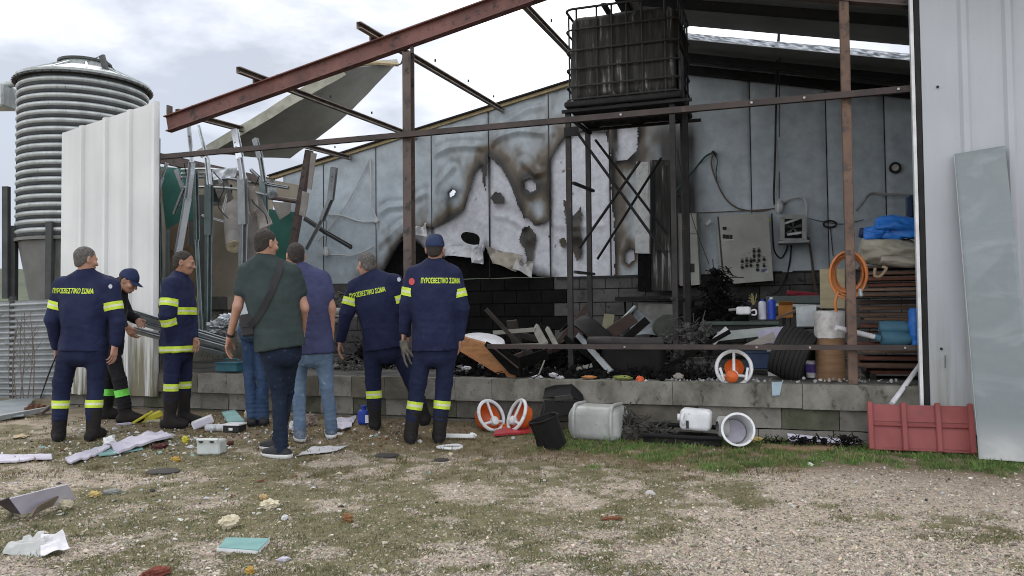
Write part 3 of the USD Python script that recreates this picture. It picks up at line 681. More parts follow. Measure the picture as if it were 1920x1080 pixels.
for k in range(nr):
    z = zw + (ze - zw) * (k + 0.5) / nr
    part(silo, 'groove_ring', lathe((SX, SY, 0), ZZ, [(SR - 0.04, z - 0.034), (SR + 0.002, z - 0.026), (SR + 0.002, z + 0.026), (SR - 0.04, z + 0.034)], 60), GROOVE_SHADE, smooth=True)  # dark rings that paint the shade inside the corrugation grooves
part(silo, 'roof', lathe((SX, SY, 0), ZZ, [(SR + 0.05, ze - 0.02), (SR + 0.06, ze + 0.03), (0.40, ze + 0.30), (0.38, ze + 0.30), (0.38, ze + 0.40), (0.28, ze + 0.40)], 60), SILO, smooth=35)
part(silo, 'eave_ring', lathe((SX, SY, 0), ZZ, [(SR + 0.02, ze - 0.05), (SR + 0.075, ze - 0.05), (SR + 0.075, ze - 0.015), (SR + 0.02, ze - 0.015)], 60), SILOD, smooth=35)
lid = part(silo, 'lid', lathe((SX, SY, 0), ZZ, [(0.0, ze + 0.46), (0.32, ze + 0.44), (0.42, ze + 0.41), (0.42, ze + 0.37), (0.38, ze + 0.37)], 40), SILOD, smooth=35)
for k in range(12):
    a = 2 * math.pi * k / 12
    part(silo, 'roof_rib', bar((SX + SR * math.cos(a), SY + SR * math.sin(a), ze + 0.05), (SX + 0.43 * math.cos(a), SY + 0.43 * math.sin(a), ze + 0.315), 0.03, 0.03), SILO)
for k in range(48):
    a = 2 * math.pi * k / 48 + 0.03
    part(silo, 'eave_bolt', lathe((SX + (SR + 0.075) * math.cos(a), SY + (SR + 0.075) * math.sin(a), ze - 0.032), (math.cos(a), math.sin(a), 0), [(0.012, 0), (0.012, 0.012), (0, 0.014)], 6), SILOD)
pa, pb = at(191, 104, SY - 0.45), at(203, 150, SY - 0.45)
part(silo, 'lid_arm', bar(pb, pa, 0.09, 0.05, VV), SILOD)
part(silo, 'wire', tube([pa, at(135, 128, SY - 0.3)], 0.007, 5), SILOD)
part(silo, 'wire', tube([pa, at(222, 140, SY - 0.3), at(250, 172, SY - 0.2)], 0.007, 5), SILOD)
part(silo, 'hopper', lathe((SX, SY, 0), ZZ, [(0.2, 0.5), (0.66, 0.75), (SR - 0.03, zw - 0.02), (SR + 0.03, zw - 0.02), (SR + 0.03, zw + 0.03)], 48), M('hopper_grey', (0.13, 0.13, 0.125), 0.6, c2=(0.09, 0.09, 0.085), sc=2), smooth=35)
for k in range(6):
    a = math.pi * (k / 3 + 0.17)
    part(silo, 'leg', [boxm((SX + (SR + 0.02) * math.cos(a), SY + (SR + 0.02) * math.sin(a), (zw + 0.25) / 2), np.eye(3), (0.05, 0.05, zw / 2 + 0.12), 0.004)], SILOD)
part(silo, 'side_ladder_rail', bar(at(12, 350, SY - 0.6), at(12, 560, SY - 0.6), 0.09, 0.09), SILOD)
aug = thing('auger_tube', 'grey feed auger tube running into the silo top from the left', 'auger', at(-60, 200, SY))
part(aug, 'tube', tube([at(-90, 182, SY - 0.1), at(100, 139, SY - 0.1)], 0.065, 14), SILO)
part(aug, 'flange', tube([at(96, 141, SY - 0.1), at(103, 138, SY - 0.1)], 0.085, 14), SILOD)
part(aug, 'hood', boxm(at(-5, 182, SY - 0.1), np.eye(3), (0.22, 0.2, 0.2), 0.03), SILO)
part(aug, 'mast', bar(at(-40, 180, SY), at(-40, 700, SY), 0.1, 0.1), SILOD)
# corrugated sheet fence at the left edge
FY = 10.9
fc = thing('corrugated_fence', 'grey corrugated sheet fence with horizontal ridges below the silo', 'fence', at(40, 752, FY))
a0, a1, a2, a3 = at(-150, 752, FY + 0.2), at(104, 752, FY), at(108, 560, FY), at(-150, 572, FY + 0.2)
for k in range(3):
    l0, l1 = k / 3, (k + 1) / 3 - 0.004
    q0, q1, q2, q3 = a0 + (a1 - a0) * l0, a0 + (a1 - a0) * l1, a3 + (a2 - a3) * l1, a3 + (a2 - a3) * l0
    part(fc, 'corrugated_sheet', sheet(q0, q1, q2, q3, 3, 150, 0.003, curl=lambda s, q: 0.03 * np.sin(q * 2 * np.pi * 18)), FENC, smooth=True)
for xx in (-60, 24, 101):
    part(fc, 'post', bar(at(xx, 756, FY + 0.1), at(xx, 556, FY + 0.1), 0.06, 0.06), SILOD)
TWIG = M('dry_twig', (0.16, 0.13, 0.11), 0.9, c2=(0.09, 0.075, 0.065), sc=12)
for k, (x0, x1) in enumerate(((38, 46), (44, 40), (52, 60), (30, 28), (62, 57), (24, 33))):
    tw = thing('dry_weed', ('tall dry weed stalk leaning right', 'tall dry weed stalk nearly upright', 'forked dry weed stalk leaning right', 'short dry weed stalk', 'dry weed stalk leaning left', 'dry weed stalk furthest left')[k] + ' in front of the corrugated fence', 'weed', at(x0, 748, 10.4), group='dry weeds by the corrugated fence')
    top = at(x1, 585 + 12 * k % 40, 10.4)
    st = at(x0, 748, 10.4)
    path = smoothpath([st, st * 0.5 + top * 0.5 + A([0.03 * (-1) ** k, 0, 0]), top], 5)
    part(tw, 'stem', tube(path, np.linspace(0.008, 0.003, len(path)), 5), TWIG)
    for q in range(7):
        p = path[3 + q % 7]; dr = A([random.uniform(-.12, .12), random.uniform(-.08, .08), random.uniform(.08, .2)])
        part(tw, 'twig', tube([p, p + dr * 0.6, p + dr * 1.1 + A([0, 0, 0.02])], [0.004, 0.003, 0.002], 4), TWIG)

# dangling piece of roof
RP = M('roof_panel_under', (0.31, 0.31, 0.28), 0.65, c2=(0.24, 0.24, 0.215), sc=2.5)
RT = M('roof_panel_edge', (0.33, 0.33, 0.27), 0.6, c2=(0.22, 0.22, 0.18), sc=8)
drp = thing('torn_roof_panel', 'torn grey roof panel hanging down behind the rafter', 'roof panel', at(560, 220, 11.5))
c00, c10, c11, c01 = at(372, 288, 10.9), at(545, 302, 11.6), at(748, 121, 11.5), at(640, 128, 10.4)
part(drp, 'underside', sheet(c00, c10, c11, c01, 24, 24, 0.06, wave=0.04, wsc=1.5, seed=3, curl=lambda s, q: 0.10 * np.sin(q * 3.1) - 0.05 * s), RP)
e0, e1, e2_ = at(372, 283, 10.85), at(470, 226, 10.75), at(640, 126, 10.35)
part(drp, 'torn_edge', sheet(at(368, 284, 10.8), at(378, 296, 10.8), at(648, 140, 10.3), at(634, 124, 10.3), 3, 26, 0.02, wave=0.05, wsc=3, seed=9), RT)
part(drp, 'core_foam', tube(smoothpath([at(640, 128, 10.38), at(690, 118, 10.9), at(746, 121, 11.45)], 6), 0.03, 6), FOAM)
part(drp, 'loose_wire', tube(smoothpath([at(744, 122, 11.4), at(752, 119, 9.5), at(757, 104, 8.6)], 5), 0.01, 5), SHAD)

# ---------------------------------------------------------------- steel stand with a burnt tank
TV = 0.72
ul, zt0 = onv(1068, 205, TV); ur, _z = onv(1268, 205, TV)
zb = onv(1170, 191, TV)[1] + 0.05
ul -= 0.04; ur += 0.035; TW, TD = ur - ul, 1.0
stand = thing('tank_stand', 'sooty steel angle stand with crossed braces carrying the burnt tank', 'stand', B(ul + TW / 2, TV + TD / 2, FZ))
SOOT2 = M('sooty_rust', (0.019, 0.016, 0.0145), 0.7, c2=(0.01, 0.009, 0.009), sc=6, c3=(0.13, 0.06, 0.028), spots=0.0, bump=0.3)
ulx = [ul + 0.03, ur - 0.06]
for vv_ in (TV + 0.05, TV + TD - 0.05):
    for uu in ulx:
        part(stand, 'leg', prof(B(uu, vv_, FZ), B(uu, vv_, zb - 0.08), lprof(0.055, 0.009), up=VV), SOOT2)
part(stand, 'leg', prof(B(ur + 0.03, TV + 0.4, FZ), B(ur + 0.03, TV + 0.4, zb - 0.1), lprof(0.06, 0.008), up=VV), SOOTM)
for vv_ in (TV + 0.02, TV + TD * 0.5, TV + TD - 0.05):
    part(stand, 'top_beam', bar(B(ul - 0.05, vv_, zb - 0.09), B(ur + 0.12, vv_, zb - 0.087), 0.04, 0.03), SOOTM)
for uu in ulx:
    part(stand, 'top_beam', bar(B(uu, TV, zb - 0.16), B(uu, TV + TD, zb - 0.118), 0.04, 0.03), SOOTM)
for (x0, y0, x1, y1, v_) in ((1081, 247, 1250, 480, TV + 0.03), (1200, 302, 1086, 466, TV + 0.06), (1116, 262, 1252, 440, TV + TD - 0.08), (1240, 296, 1120, 486, TV + TD - 0.04)):
    part(stand, 'brace', bar(onv3(x0, y0, v_), onv3(x1, y1, v_), 0.006, 0.03, VV), SOOTM)
    part(stand, 'brace_flange', bar(onv3(x0, y0, v_ + 0.015), onv3(x1, y1, v_ + 0.015), 0.03, 0.006, VV), SOOTM)
part(stand, 'strut', bar(onv3(1075, 343, TV + 0.05), onv3(1113, 358, TV + TD - 0.05), 0.03, 0.03), SOOTM)
part(stand, 'gusset', bbox(ulx[0] - 0.06, ulx[0] + 0.1, TV + 0.02, TV + 0.03, zb - 0.36, zb - 0.26), SOOTM)
for x_, y_ in ((1078, 510), (1260, 560)):
    q0, q1 = onv3(x_, y_, TV + 0.03), onv3(x_ + 36, y_ + 4, TV + TD - 0.05)
    part(stand, 'strut', bar(q0, q1, 0.03, 0.03), SOOT2)
part(stand, 'strut', bar(onv3(1256, 684, TV), onv3(1330, 684, TV + 0.2), 0.025, 0.025), SOOT2)
tank = thing('intermediate_bulk_tank', 'burnt black square tank in a steel cage on top of the stand', 'tank', B(ul + TW / 2, TV + TD / 2, zb))
n_ = {'tc': ('texture_coordinate', {}), 'mp': ('mapping', {'scale': (14, 14, 0.9)}), 'n': ('noise_texture', {'scale': 1.2, 'detail': 6.0, 'roughness': 0.7}),
      'r': ('rgb_ramp', {'ramp': [(0.42, (0.010, 0.0098, 0.009)), (0.56, (0.036, 0.034, 0.031)), (0.66, (0.22, 0.22, 0.215))]}),
      'b': ('bump', {'strength': 0.5, 'distance': 0.02}), 'p': ('principled_bsdf', {'roughness': 0.7, 'specular_ior_level': 0.25})}
TANKM = usdkit.material(stage, LK + 'burnt_tank_skin', n_, [('tc.object', 'mp.vector'), ('mp.vector', 'n.vector'), ('n.fac', 'r.fac'), ('r.color', 'p.base_color'), ('n.fac', 'b.height'), ('b.normal', 'p.normal')], surface='p.BSDF')
zt = onv(1068, 26, TV)[1]
def rbox(u0, u1, v0, v1, z0, z1, r, amp=0.0, seed=1):
    pts = [B(u, v, z) for u in (u0 + r, u1 - r) for v in (v0 + r, v1 - r) for z in (z0 + r, z1 - r)]
    sph = np.array(trimesh.creation.icosphere(subdivisions=2, radius=r).vertices)
    m = manifold3d.Manifold.hull_points(np.vstack([sph + p for p in pts]))
    m = m.refine_to_length(0.09)
    v, f = vf(m)
    if amp:
        c = v.mean(0); d = amp * 2 * (meshkit.fbm(v * 3.3, 3, seed) - 0.5)
        v = v + (v - c) / np.linalg.norm(v - c, axis=1, keepdims=True) * d[:, None]
    return v, f
part(tank, 'bottle', rbox(ul + 0.035, ur - 0.03, TV + 0.035, TV + TD - 0.03, zb + 0.02, zt - 0.02, 0.09, 0.035, 5), TANKM, smooth=True)
CAGE = M('cage_tube', (0.028, 0.026, 0.025), 0.6, metal=0.3, c2=(0.014, 0.014, 0.014), sc=8)
def loop(z, r=0.010, off=0.0, sag=0.0):
    a, b, c, d = ul - off, ur + off, TV - off, TV + TD + off; R = 0.09
    pts = []
    for (cx, cy, s0) in ((b - R, c + R, -90), (b - R, d - R, 0), (a + R, d - R, 90), (a + R, c + R, 180)):
        for q in range(7):
            t = math.radians(s0 + q * 15); pts.append(B(cx + R * math.cos(t), cy + R * math.sin(t), z + sag * math.sin(q + cx * 5)))
    pts.append(pts[0]); return tube(pts, r, 8)
zh = [zb + 0.03] + [onv(1068, y, TV)[1] for y in (163, 130, 96, 57, 18)]
for i, z in enumerate(zh):
    part(tank, 'cage_bar', loop(z, 0.011 if i < 5 else 0.014), CAGE)
for x in (1081, 1119, 1147, 1175, 1204, 1247):
    uu = onv(x, 110, TV)[0]
    part(tank, 'cage_bar', tube([B(uu, TV + 0.012, zb), B(uu, TV + 0.012, zh[-1])], 0.010, 8), CAGE)
    part(tank, 'cage_bar', tube([B(uu, TV + TD - 0.012, zb), B(uu, TV + TD - 0.012, zh[-1])], 0.010, 6), CAGE)
for k in range(5):
    for uu in (ul + 0.012, ur - 0.012):
        vv_ = TV + 0.12 + (TD - 0.24) * k / 4
        part(tank, 'cage_bar', tube([B(uu, vv_, zb), B(uu, vv_, zh[-1])], 0.010, 6), CAGE)
part(tank, 'pallet_tray', rbox(ul - 0.02, ur + 0.02, TV - 0.02, TV + TD + 0.02, zb - 0.055, zb + 0.012, 0.025), SOOTM)
for uu in (ul + 0.08, (ul + ur) / 2, ur - 0.08):
    part(tank, 'pallet_foot', bbox(uu - 0.07, uu + 0.07, TV + 0.02, TV + TD - 0.02, zb - 0.072, zb - 0.056, 0.004), SOOTM)
part(tank, 'corner_plate', bbox(ur - 0.01, ur + 0.012, TV + 0.06, TV + 0.3, zb - 0.05, zb + 0.45, 0.004), CAGE)
part(tank, 'top_strap', bar(B(ul + 0.42, TV + 0.02, zh[-1] + 0.02), B(ul + 0.42, TV + TD, zh[-1] + 0.02), 0.06, 0.02), CAGE)
part(tank, 'filler_neck', lathe(B(ul + 0.55, TV + 0.5, zt - 0.04), ZZ, [(0.09, 0), (0.09, 0.06), (0.105, 0.06), (0.105, 0.09), (0, 0.1)], 20), TANKM)
# ---------------------------------------------------------------- people: implicit surfaces meshed on a grid
class Field:
    def __init__(s, lo, hi, h):
        s.lo = A(lo, float); s.h = h; s.n = np.ceil((A(hi) - s.lo) / h).astype(int) + 1
        s.f = np.full(s.n, 1.0)
        s.ax = [s.lo[k] + np.arange(s.n[k]) * h for k in range(3)]
    def sub(s, lo, hi):
        i0 = np.maximum(np.floor((lo - s.lo) / s.h).astype(int), 0); i1 = np.minimum(np.ceil((hi - s.lo) / s.h).astype(int) + 1, s.n)
        if np.any(i1 <= i0): return None, None
        sl = tuple(slice(a, b) for a, b in zip(i0, i1))
        X = np.stack(np.meshgrid(*[s.ax[k][sl[k]] for k in range(3)], indexing='ij'), -1)
        return sl, X
    def mix(s, sl, d, k, cut=False):
        g = s.f[sl]
        if cut: s.f[sl] = np.maximum(g, -d); return
        h = np.maximum(k - np.abs(g - d), 0) / k if k > 0 else 0
        s.f[sl] = np.minimum(g, d) - h * h * k / 4
    def cone(s, a, b, ra, rb=None, k=0.02, cut=False):
        a, b = A(a, float), A(b, float); rb = ra if rb is None else rb
        m = max(ra, rb) + 0.07
        sl, X = s.sub(np.minimum(a, b) - m, np.maximum(a, b) + m)
        if sl is None: return s
        ab = b - a; t = np.clip(((X - a) @ ab) / max(ab @ ab, 1e-9), 0, 1)
        s.mix(sl, np.linalg.norm(X - a - t[..., None] * ab, axis=-1) - (ra + (rb - ra) * t), k, cut); return s
    def ell(s, c, ax, r, k=0.02, cut=False):
        c, r = A(c, float), A(r, float); m = r.max() + 0.07
        sl, X = s.sub(c - m, c + m)
        if sl is None: return s
        q = (X - c) @ A(ax).T
        k0 = np.linalg.norm(q / r, axis=-1); k1 = np.linalg.norm(q / r ** 2, axis=-1)
        s.mix(sl, k0 * (k0 - 1) / np.maximum(k1, 1e-6), k, cut); return s
    def clip(s, p, n):                         # keep the side the normal points away from
        X = np.stack(np.meshgrid(*s.ax, indexing='ij'), -1)
        s.f = np.maximum(s.f, (X - A(p, float)) @ nrm(n)); return s
    def mesh(s, smooth=2):
        f = s.f; n = s.n
        f = f.copy(); f[[0, -1]] = np.maximum(f[[0, -1]], 0.01); f[:, [0, -1]] = np.maximum(f[:, [0, -1]], 0.01); f[:, :, [0, -1]] = np.maximum(f[:, :, [0, -1]], 0.01)
        ins = f < 0
        c = [ins[i:n[0] - 1 + i, j:n[1] - 1 + j, k:n[2] - 1 + k] for i in (0, 1) for j in (0, 1) for k in (0, 1)]
        tot = sum(x.astype(int) for x in c); act = (tot > 0) & (tot < 8)
        cell = np.argwhere(act); acc = np.zeros((len(cell), 3)); cnt = np.zeros(len(cell))
        cr = [A([i, j, k]) for i in (0, 1) for j in (0, 1) for k in (0, 1)]
        fv = [f[tuple((cell + q).T)] for q in cr]
        for a in range(8):
            for b in range(a + 1, 8):
                if np.abs(cr[a] - cr[b]).sum() != 1: continue
                x = (fv[a] < 0) != (fv[b] < 0)
                t = np.where(x, fv[a] / np.where(np.abs(fv[a] - fv[b]) < 1e-12, 1, fv[a] - fv[b]), 0)
                acc += np.where(x[:, None], cr[a] + t[:, None] * (cr[b] - cr[a]), 0); cnt += x
        v = s.lo + (cell + acc / cnt[:, None]) * s.h
        ind = np.full(act.shape, -1); ind[tuple(cell.T)] = np.arange(len(cell)); F = []
        for d in range(3):
            e1, e2 = (d + 1) % 3, (d + 2) % 3
            sa = [slice(0, None)] * 3; sb = [slice(0, None)] * 3; sa[d] = slice(0, -1); sb[d] = slice(1, None)
            x = np.argwhere(ins[tuple(sa)] != ins[tuple(sb)])
            ok = (x[:, e1] > 0) & (x[:, e2] > 0) & (x[:, e1] < n[e1] - 1) & (x[:, e2] < n[e2] - 1)
            x = x[ok]; o1 = np.zeros(3, int); o1[e1] = 1; o2 = np.zeros(3, int); o2[e2] = 1
            q = [ind[tuple((x - p).T)] for p in (o1 * 0, o1, o1 + o2, o2)]
            fl = ins[tuple(x.T)]
            q = np.stack(q, 1); q[~fl] = q[~fl][:, ::-1]
            F += [q[:, [0, 1, 2]], q[:, [0, 2, 3]]]
        F = np.vstack(F)
        E = np.vstack([F[:, [0, 1]], F[:, [1, 2]], F[:, [2, 0]]]); dg = np.maximum(np.bincount(E[:, 0], minlength=len(v)), 1)[:, None]
        for lam in (0.5, -0.42) * smooth:
            L = np.zeros_like(v)
            for q in range(3): L[:, q] = np.bincount(E[:, 0], weights=v[E[:, 1], q], minlength=len(v))
            v = v + lam * np.where(dg > 0, L / dg - v, 0)
        return v, F
def wrinkle(m, amp, sc=(9, 9, 5), seed=0, folds=()):
    v, f = m; tm = trimesh.Trimesh(v, f, process=False); n = np.array(tm.vertex_normals)
    d = amp * 2 * (meshkit.fbm(v * A(sc) + seed * 11.7, 3, seed) - 0.5)
    for p, dr, wl, am, rad in folds:           # ring folds round a joint
        q = (v - p); w = np.exp(-(np.linalg.norm(q, axis=1) / rad) ** 2)
        d += am * w * (0.25 + 1.1 * meshkit.noise(v * 9 + 3.1, seed + 1)) * np.sin((q @ nrm(dr)) / wl * 2 * np.pi + 5 * meshkit.noise(v * 7, seed))
    return v + n * d[:, None], f
def band(m, a, b, t0, t1, out=0.004, rad=0.16):
    """The ring of a garment between two points of a limb a-b, set a little proud."""
    tm = trimesh.Trimesh(*m, process=False); a, b = A(a), A(b); ax = nrm(b - a)
    tm.vertex_normals
    tm = trimesh.Trimesh(m[0] + np.array(tm.vertex_normals) * out, m[1], process=False)
    tm = trimesh.intersections.slice_mesh_plane(tm, ax, a + (b - a) * t0)
    tm = trimesh.intersections.slice_mesh_plane(tm, -ax, a + (b - a) * t1)
    v, f = np.array(tm.vertices), np.array(tm.faces)
    c = v[f].mean(1); mid = a + (b - a) * (t0 + t1) / 2
    keep = np.linalg.norm((c - mid) - ((c - mid) @ ax)[:, None] * ax, axis=1) < rad
    return (v, f[keep]) if keep.any() else None
SKIN = M('skin', (0.36, 0.20, 0.14), 0.5, c2=(0.31, 0.165, 0.115), sc=14, c3=(0.38, 0.19, 0.14), spots=0.1, bump=0.1, bsc=200)
SKIN2 = M('skin_tanned', (0.29, 0.155, 0.10), 0.5, c2=(0.24, 0.125, 0.08), sc=14, bump=0.1, bsc=200)
HAIRG = M('hair_grey', (0.13, 0.12, 0.11), 0.8, c2=(0.05, 0.045, 0.04), sc=60, bump=1.0, bsc=260)
HAIRD = M('hair_dark', (0.032, 0.025, 0.02), 0.75, c2=(0.014, 0.011, 0.009), sc=60, bump=1.0, bsc=260)
NAVY = M('navy_cloth', (0.0125, 0.0165, 0.048), 0.85, c2=(0.0085, 0.011, 0.033), sc=5, c3=(0.018, 0.023, 0.06), spots=0.05, bump=1.0, bsc=15, spec=0.2)
NAVYT = M('navy_trouser_cloth', (0.0105, 0.0145, 0.042), 0.85, c2=(0.007, 0.0095, 0.027), sc=5, bump=1.0, bsc=15, spec=0.2)
BLKC = M('black_cloth', (0.012, 0.012, 0.015), 0.85, c2=(0.007, 0.007, 0.009), sc=5, bump=1.0, bsc=15, spec=0.2)
GRNT = M('grey_green_cotton', (0.034, 0.046, 0.045), 0.9, c2=(0.024, 0.034, 0.034), sc=4, bump=1.0, bsc=15, spec=0.15)
PURT = M('violet_blue_cotton', (0.048, 0.052, 0.112), 0.9, c2=(0.034, 0.037, 0.08), sc=4, bump=1.0, bsc=15, spec=0.15)
LGRT = M('light_grey_cotton', (0.30, 0.32, 0.34), 0.9, c2=(0.22, 0.24, 0.26), sc=4, bump=1.0, bsc=15, spec=0.15)
DENIM_D = M('dark_denim', (0.011, 0.017, 0.032), 0.9, c2=(0.007, 0.011, 0.021), sc=7, c3=(0.03, 0.04, 0.066), spots=0.1, bump=1.0, bsc=15, spec=0.15)
DENIM_M = M('mid_denim', (0.035, 0.062, 0.12), 0.9, c2=(0.02, 0.038, 0.08), sc=6, c3=(0.07, 0.11, 0.18), spots=0.05, bump=1.0, bsc=15, spec=0.15)
DENIM_L = M('washed_denim', (0.115, 0.165, 0.235), 0.9, c2=(0.06, 0.095, 0.155), sc=6, c3=(0.19, 0.25, 0.32), spots=0.15, bump=1.0, bsc=15, spec=0.15)
LIME = M('reflective_lime', (0.50, 0.64, 0.045), 0.5, c2=(0.37, 0.47, 0.035), sc=14, c3=(0.22, 0.26, 0.05), spots=0.03)
GREENB = M('reflective_green', (0.16, 0.62, 0.08), 0.5, c2=(0.12, 0.5, 0.06), sc=9)
SILV = M('reflective_silver', (0.55, 0.57, 0.42), 0.35, c2=(0.46, 0.48, 0.34), sc=9)
BOOT = M('black_boot_leather', (0.010, 0.009, 0.009), 0.7, c2=(0.018, 0.015, 0.013), sc=9, bump=0.3, bsc=90, spec=0.15)
SOLEW = M('white_rubber', (0.62, 0.62, 0.62), 0.6)
CAPM = M('navy_cap_cloth', (0.02, 0.03, 0.075), 0.85, c2=(0.014, 0.022, 0.055), sc=9, bump=0.3, bsc=300, spec=0.2)
EYEW = M('eye_white', (0.3, 0.27, 0.25), 0.4, spec=0.2); EYED = M('eye_dark', (0.02, 0.012, 0.01), 0.2)
PATCHR = M('red_patch', (0.38, 0.045, 0.05), 0.7); PATCHW = M('pale_patch', (0.42, 0.44, 0.5), 0.7)
LEATH = M('black_nylon', (0.014, 0.014, 0.016), 0.7, bump=0.2, bsc=200)

def hand(wr, d, back, thumb, s=1.0, curl=0.5, right=True):
    """A relaxed hand: palm, four bent fingers of different lengths, thumb off the side of the palm."""
    d, back, th = nrm(d), nrm(back), nrm(thumb)
    th = nrm(th - d * (th @ d)); back = nrm(np.cross(d, th)) if (np.cross(d, th) @ back) > 0 else -nrm(np.cross(d, th))
    inn = -back; F = Field(wr - 0.13 * s + d * 0.09 * s, wr + 0.13 * s + d * 0.09 * s, 0.0055)
    kn = [wr + d * L * s + th * o * s for L, o in ((0.088, 0.032), (0.092, 0.011), (0.088, -0.011), (0.080, -0.031))]
    for i, k in enumerate(kn):
        F.cone(wr + th * (0.018, 0.006, -0.006, -0.018)[i] * s, k, 0.0155 * s, 0.0105 * s, k=0.012)
        L = (0.041, 0.046, 0.043, 0.034)[i] * s; p = k; a = curl * (0.45 + 0.12 * i); r = (0.0088, 0.009, 0.0086, 0.0076)[i] * s
        for j in range(3):
            q = p + (d * math.cos(a) + inn * math.sin(a) + th * (0.10, 0.02, -0.05, -0.12)[i] * 0.6) * L
            F.cone(p, q, r, r * 0.9, k=0.003); p = q; L *= 0.72; a += curl * 0.75; r *= 0.92
    t0 = wr + d * 0.022 * s + th * 0.02 * s; t1 = wr + d * 0.055 * s + th * 0.046 * s + inn * 0.012 * s
    F.cone(t0, t1, 0.0145 * s, 0.011 * s, k=0.012)
    t2 = t1 + nrm(d * 0.85 + th * 0.25 + inn * 0.45) * 0.034 * s; F.cone(t1, t2, 0.0105 * s, 0.0092 * s, k=0.004)
    F.cone(t2, t2 + nrm(d * 0.95 + inn * 0.4) * 0.024 * s, 0.0092 * s, 0.0078 * s, k=0.004)
    F.cone(wr - d * 0.05 * s, wr + d * 0.01, 0.027 * s, 0.024 * s, k=0.014)
    return F.mesh(1)
def join(ms):
    """Unites overlapping closed pieces to one continuous surface."""
    try:
        out = None
        for v, f in ms:
            m = manifold3d.Manifold(manifold3d.Mesh(np.ascontiguousarray(v, np.float32), np.ascontiguousarray(f, np.uint32)))
            if m.status() != manifold3d.Error.NoError: raise ValueError
            out = m if out is None else out + m
        return vf(out)
    except Exception:
        return cat(ms)
def head_parts(c, fdir, up, s=1.0, nk=None):
    """Meshes in world space: (bare head, hair, eyes whites, pupils). c is the middle of the head."""
    f = nrm(fdir); w = nrm(A(up) - f * (A(up) @ f)); r = np.cross(f, w); ax = A([r, f, w])
    def X(a, b, d): return c + (r * a + f * b + w * d) * s
    F = Field(c - 0.2 * s, c + 0.2 * s, 0.0062)
    F.ell(X(0, -0.012, 0.030), ax, A([0.076, 0.096, 0.088]) * s, 0.02)
    F.ell(X(0, 0.022, -0.035), ax, A([0.062, 0.070, 0.078]) * s, 0.03)
    F.ell(X(0, 0.055, -0.088), ax, A([0.034, 0.030, 0.026]) * s, 0.03)
    F.ell(X(0, 0.082, 0.018), ax, A([0.050, 0.014, 0.012]) * s, 0.02)
    F.cone(X(0, 0.086, 0.006), X(0, 0.110, -0.032), 0.009 * s, 0.013 * s, 0.012)
    for sd in (-1, 1):
        F.ell(X(sd * 0.013, 0.098, -0.036), ax, A([0.009, 0.011, 0.008]) * s, 0.008)
        F.ell(X(sd * 0.031, 0.090, 0.001), ax, A([0.017, 0.014, 0.011]) * s, 0.0, cut=True)
        F.ell(X(sd * 0.048, 0.062, -0.028), ax, A([0.024, 0.024, 0.020]) * s, 0.02)
        e = A([nrm(r + f * 0.35 * sd), nrm(f - r * 0.35 * sd), w])
        F.ell(X(sd * 0.079, -0.012, -0.006), e, A([0.010, 0.021, 0.033]) * s, 0.006)
        F.ell(X(sd * 0.085, -0.006, -0.004), e, A([0.006, 0.011, 0.019]) * s, 0.0, cut=True)
    F.ell(X(0, 0.091, -0.058), ax, A([0.022, 0.010, 0.006]) * s, 0.006)
    F.ell(X(0, 0.089, -0.068), ax, A([0.019, 0.010, 0.007]) * s, 0.006)
    F.ell(X(0, 0.102, -0.063), ax, A([0.02, 0.006, 0.0018]) * s, 0.0, cut=True)
    ne = X(0, -0.035, -0.15) if nk is None else c + (nk - c) * min(1.0, 0.185 * s / np.linalg.norm(nk - c))
    F.cone(X(0, -0.026, -0.03), ne, 0.054 * s, 0.052 * s, 0.03)
    hd = F.mesh(1)
    eyes = [trimesh.creation.icosphere(subdivisions=2, radius=0.0118 * s) for _ in (0, 1)]
    pup = [trimesh.creation.icosphere(subdivisions=1, radius=0.0055 * s) for _ in (0, 1)]
    for k, sd in enumerate((-1, 1)):
        eyes[k].apply_translation(X(sd * 0.031, 0.0765, 0.001)); pup[k].apply_translation(X(sd * 0.031, 0.085, 0.001))
    H = Field(c - 0.2 * s, c + 0.2 * s, 0.007)
    H.ell(X(0, -0.015, 0.032), ax, A([0.0790, 0.0985, 0.0910]) * s, 0.01)
    H.cone(X(0, -0.034, -0.03), c + (ne - c) * 0.62 - f * 0.006, 0.066 * s, 0.056 * s, 0.02)
    H.clip(X(0, 0.046, 0.055), f * 0.92 - w * 0.55)              # hairline
    H.clip(X(0, -0.02, -0.022), nrm(f * 0.75 - w * 0.66))         # round the ears to the nape
    H.clip(X(0, -0.08, -0.098), -w - f * 0.25)
    hr = wrinkle(H.mesh(1), 0.004, (60, 60, 60), 3)
    return hd, hr, eyes, pup, X, ax

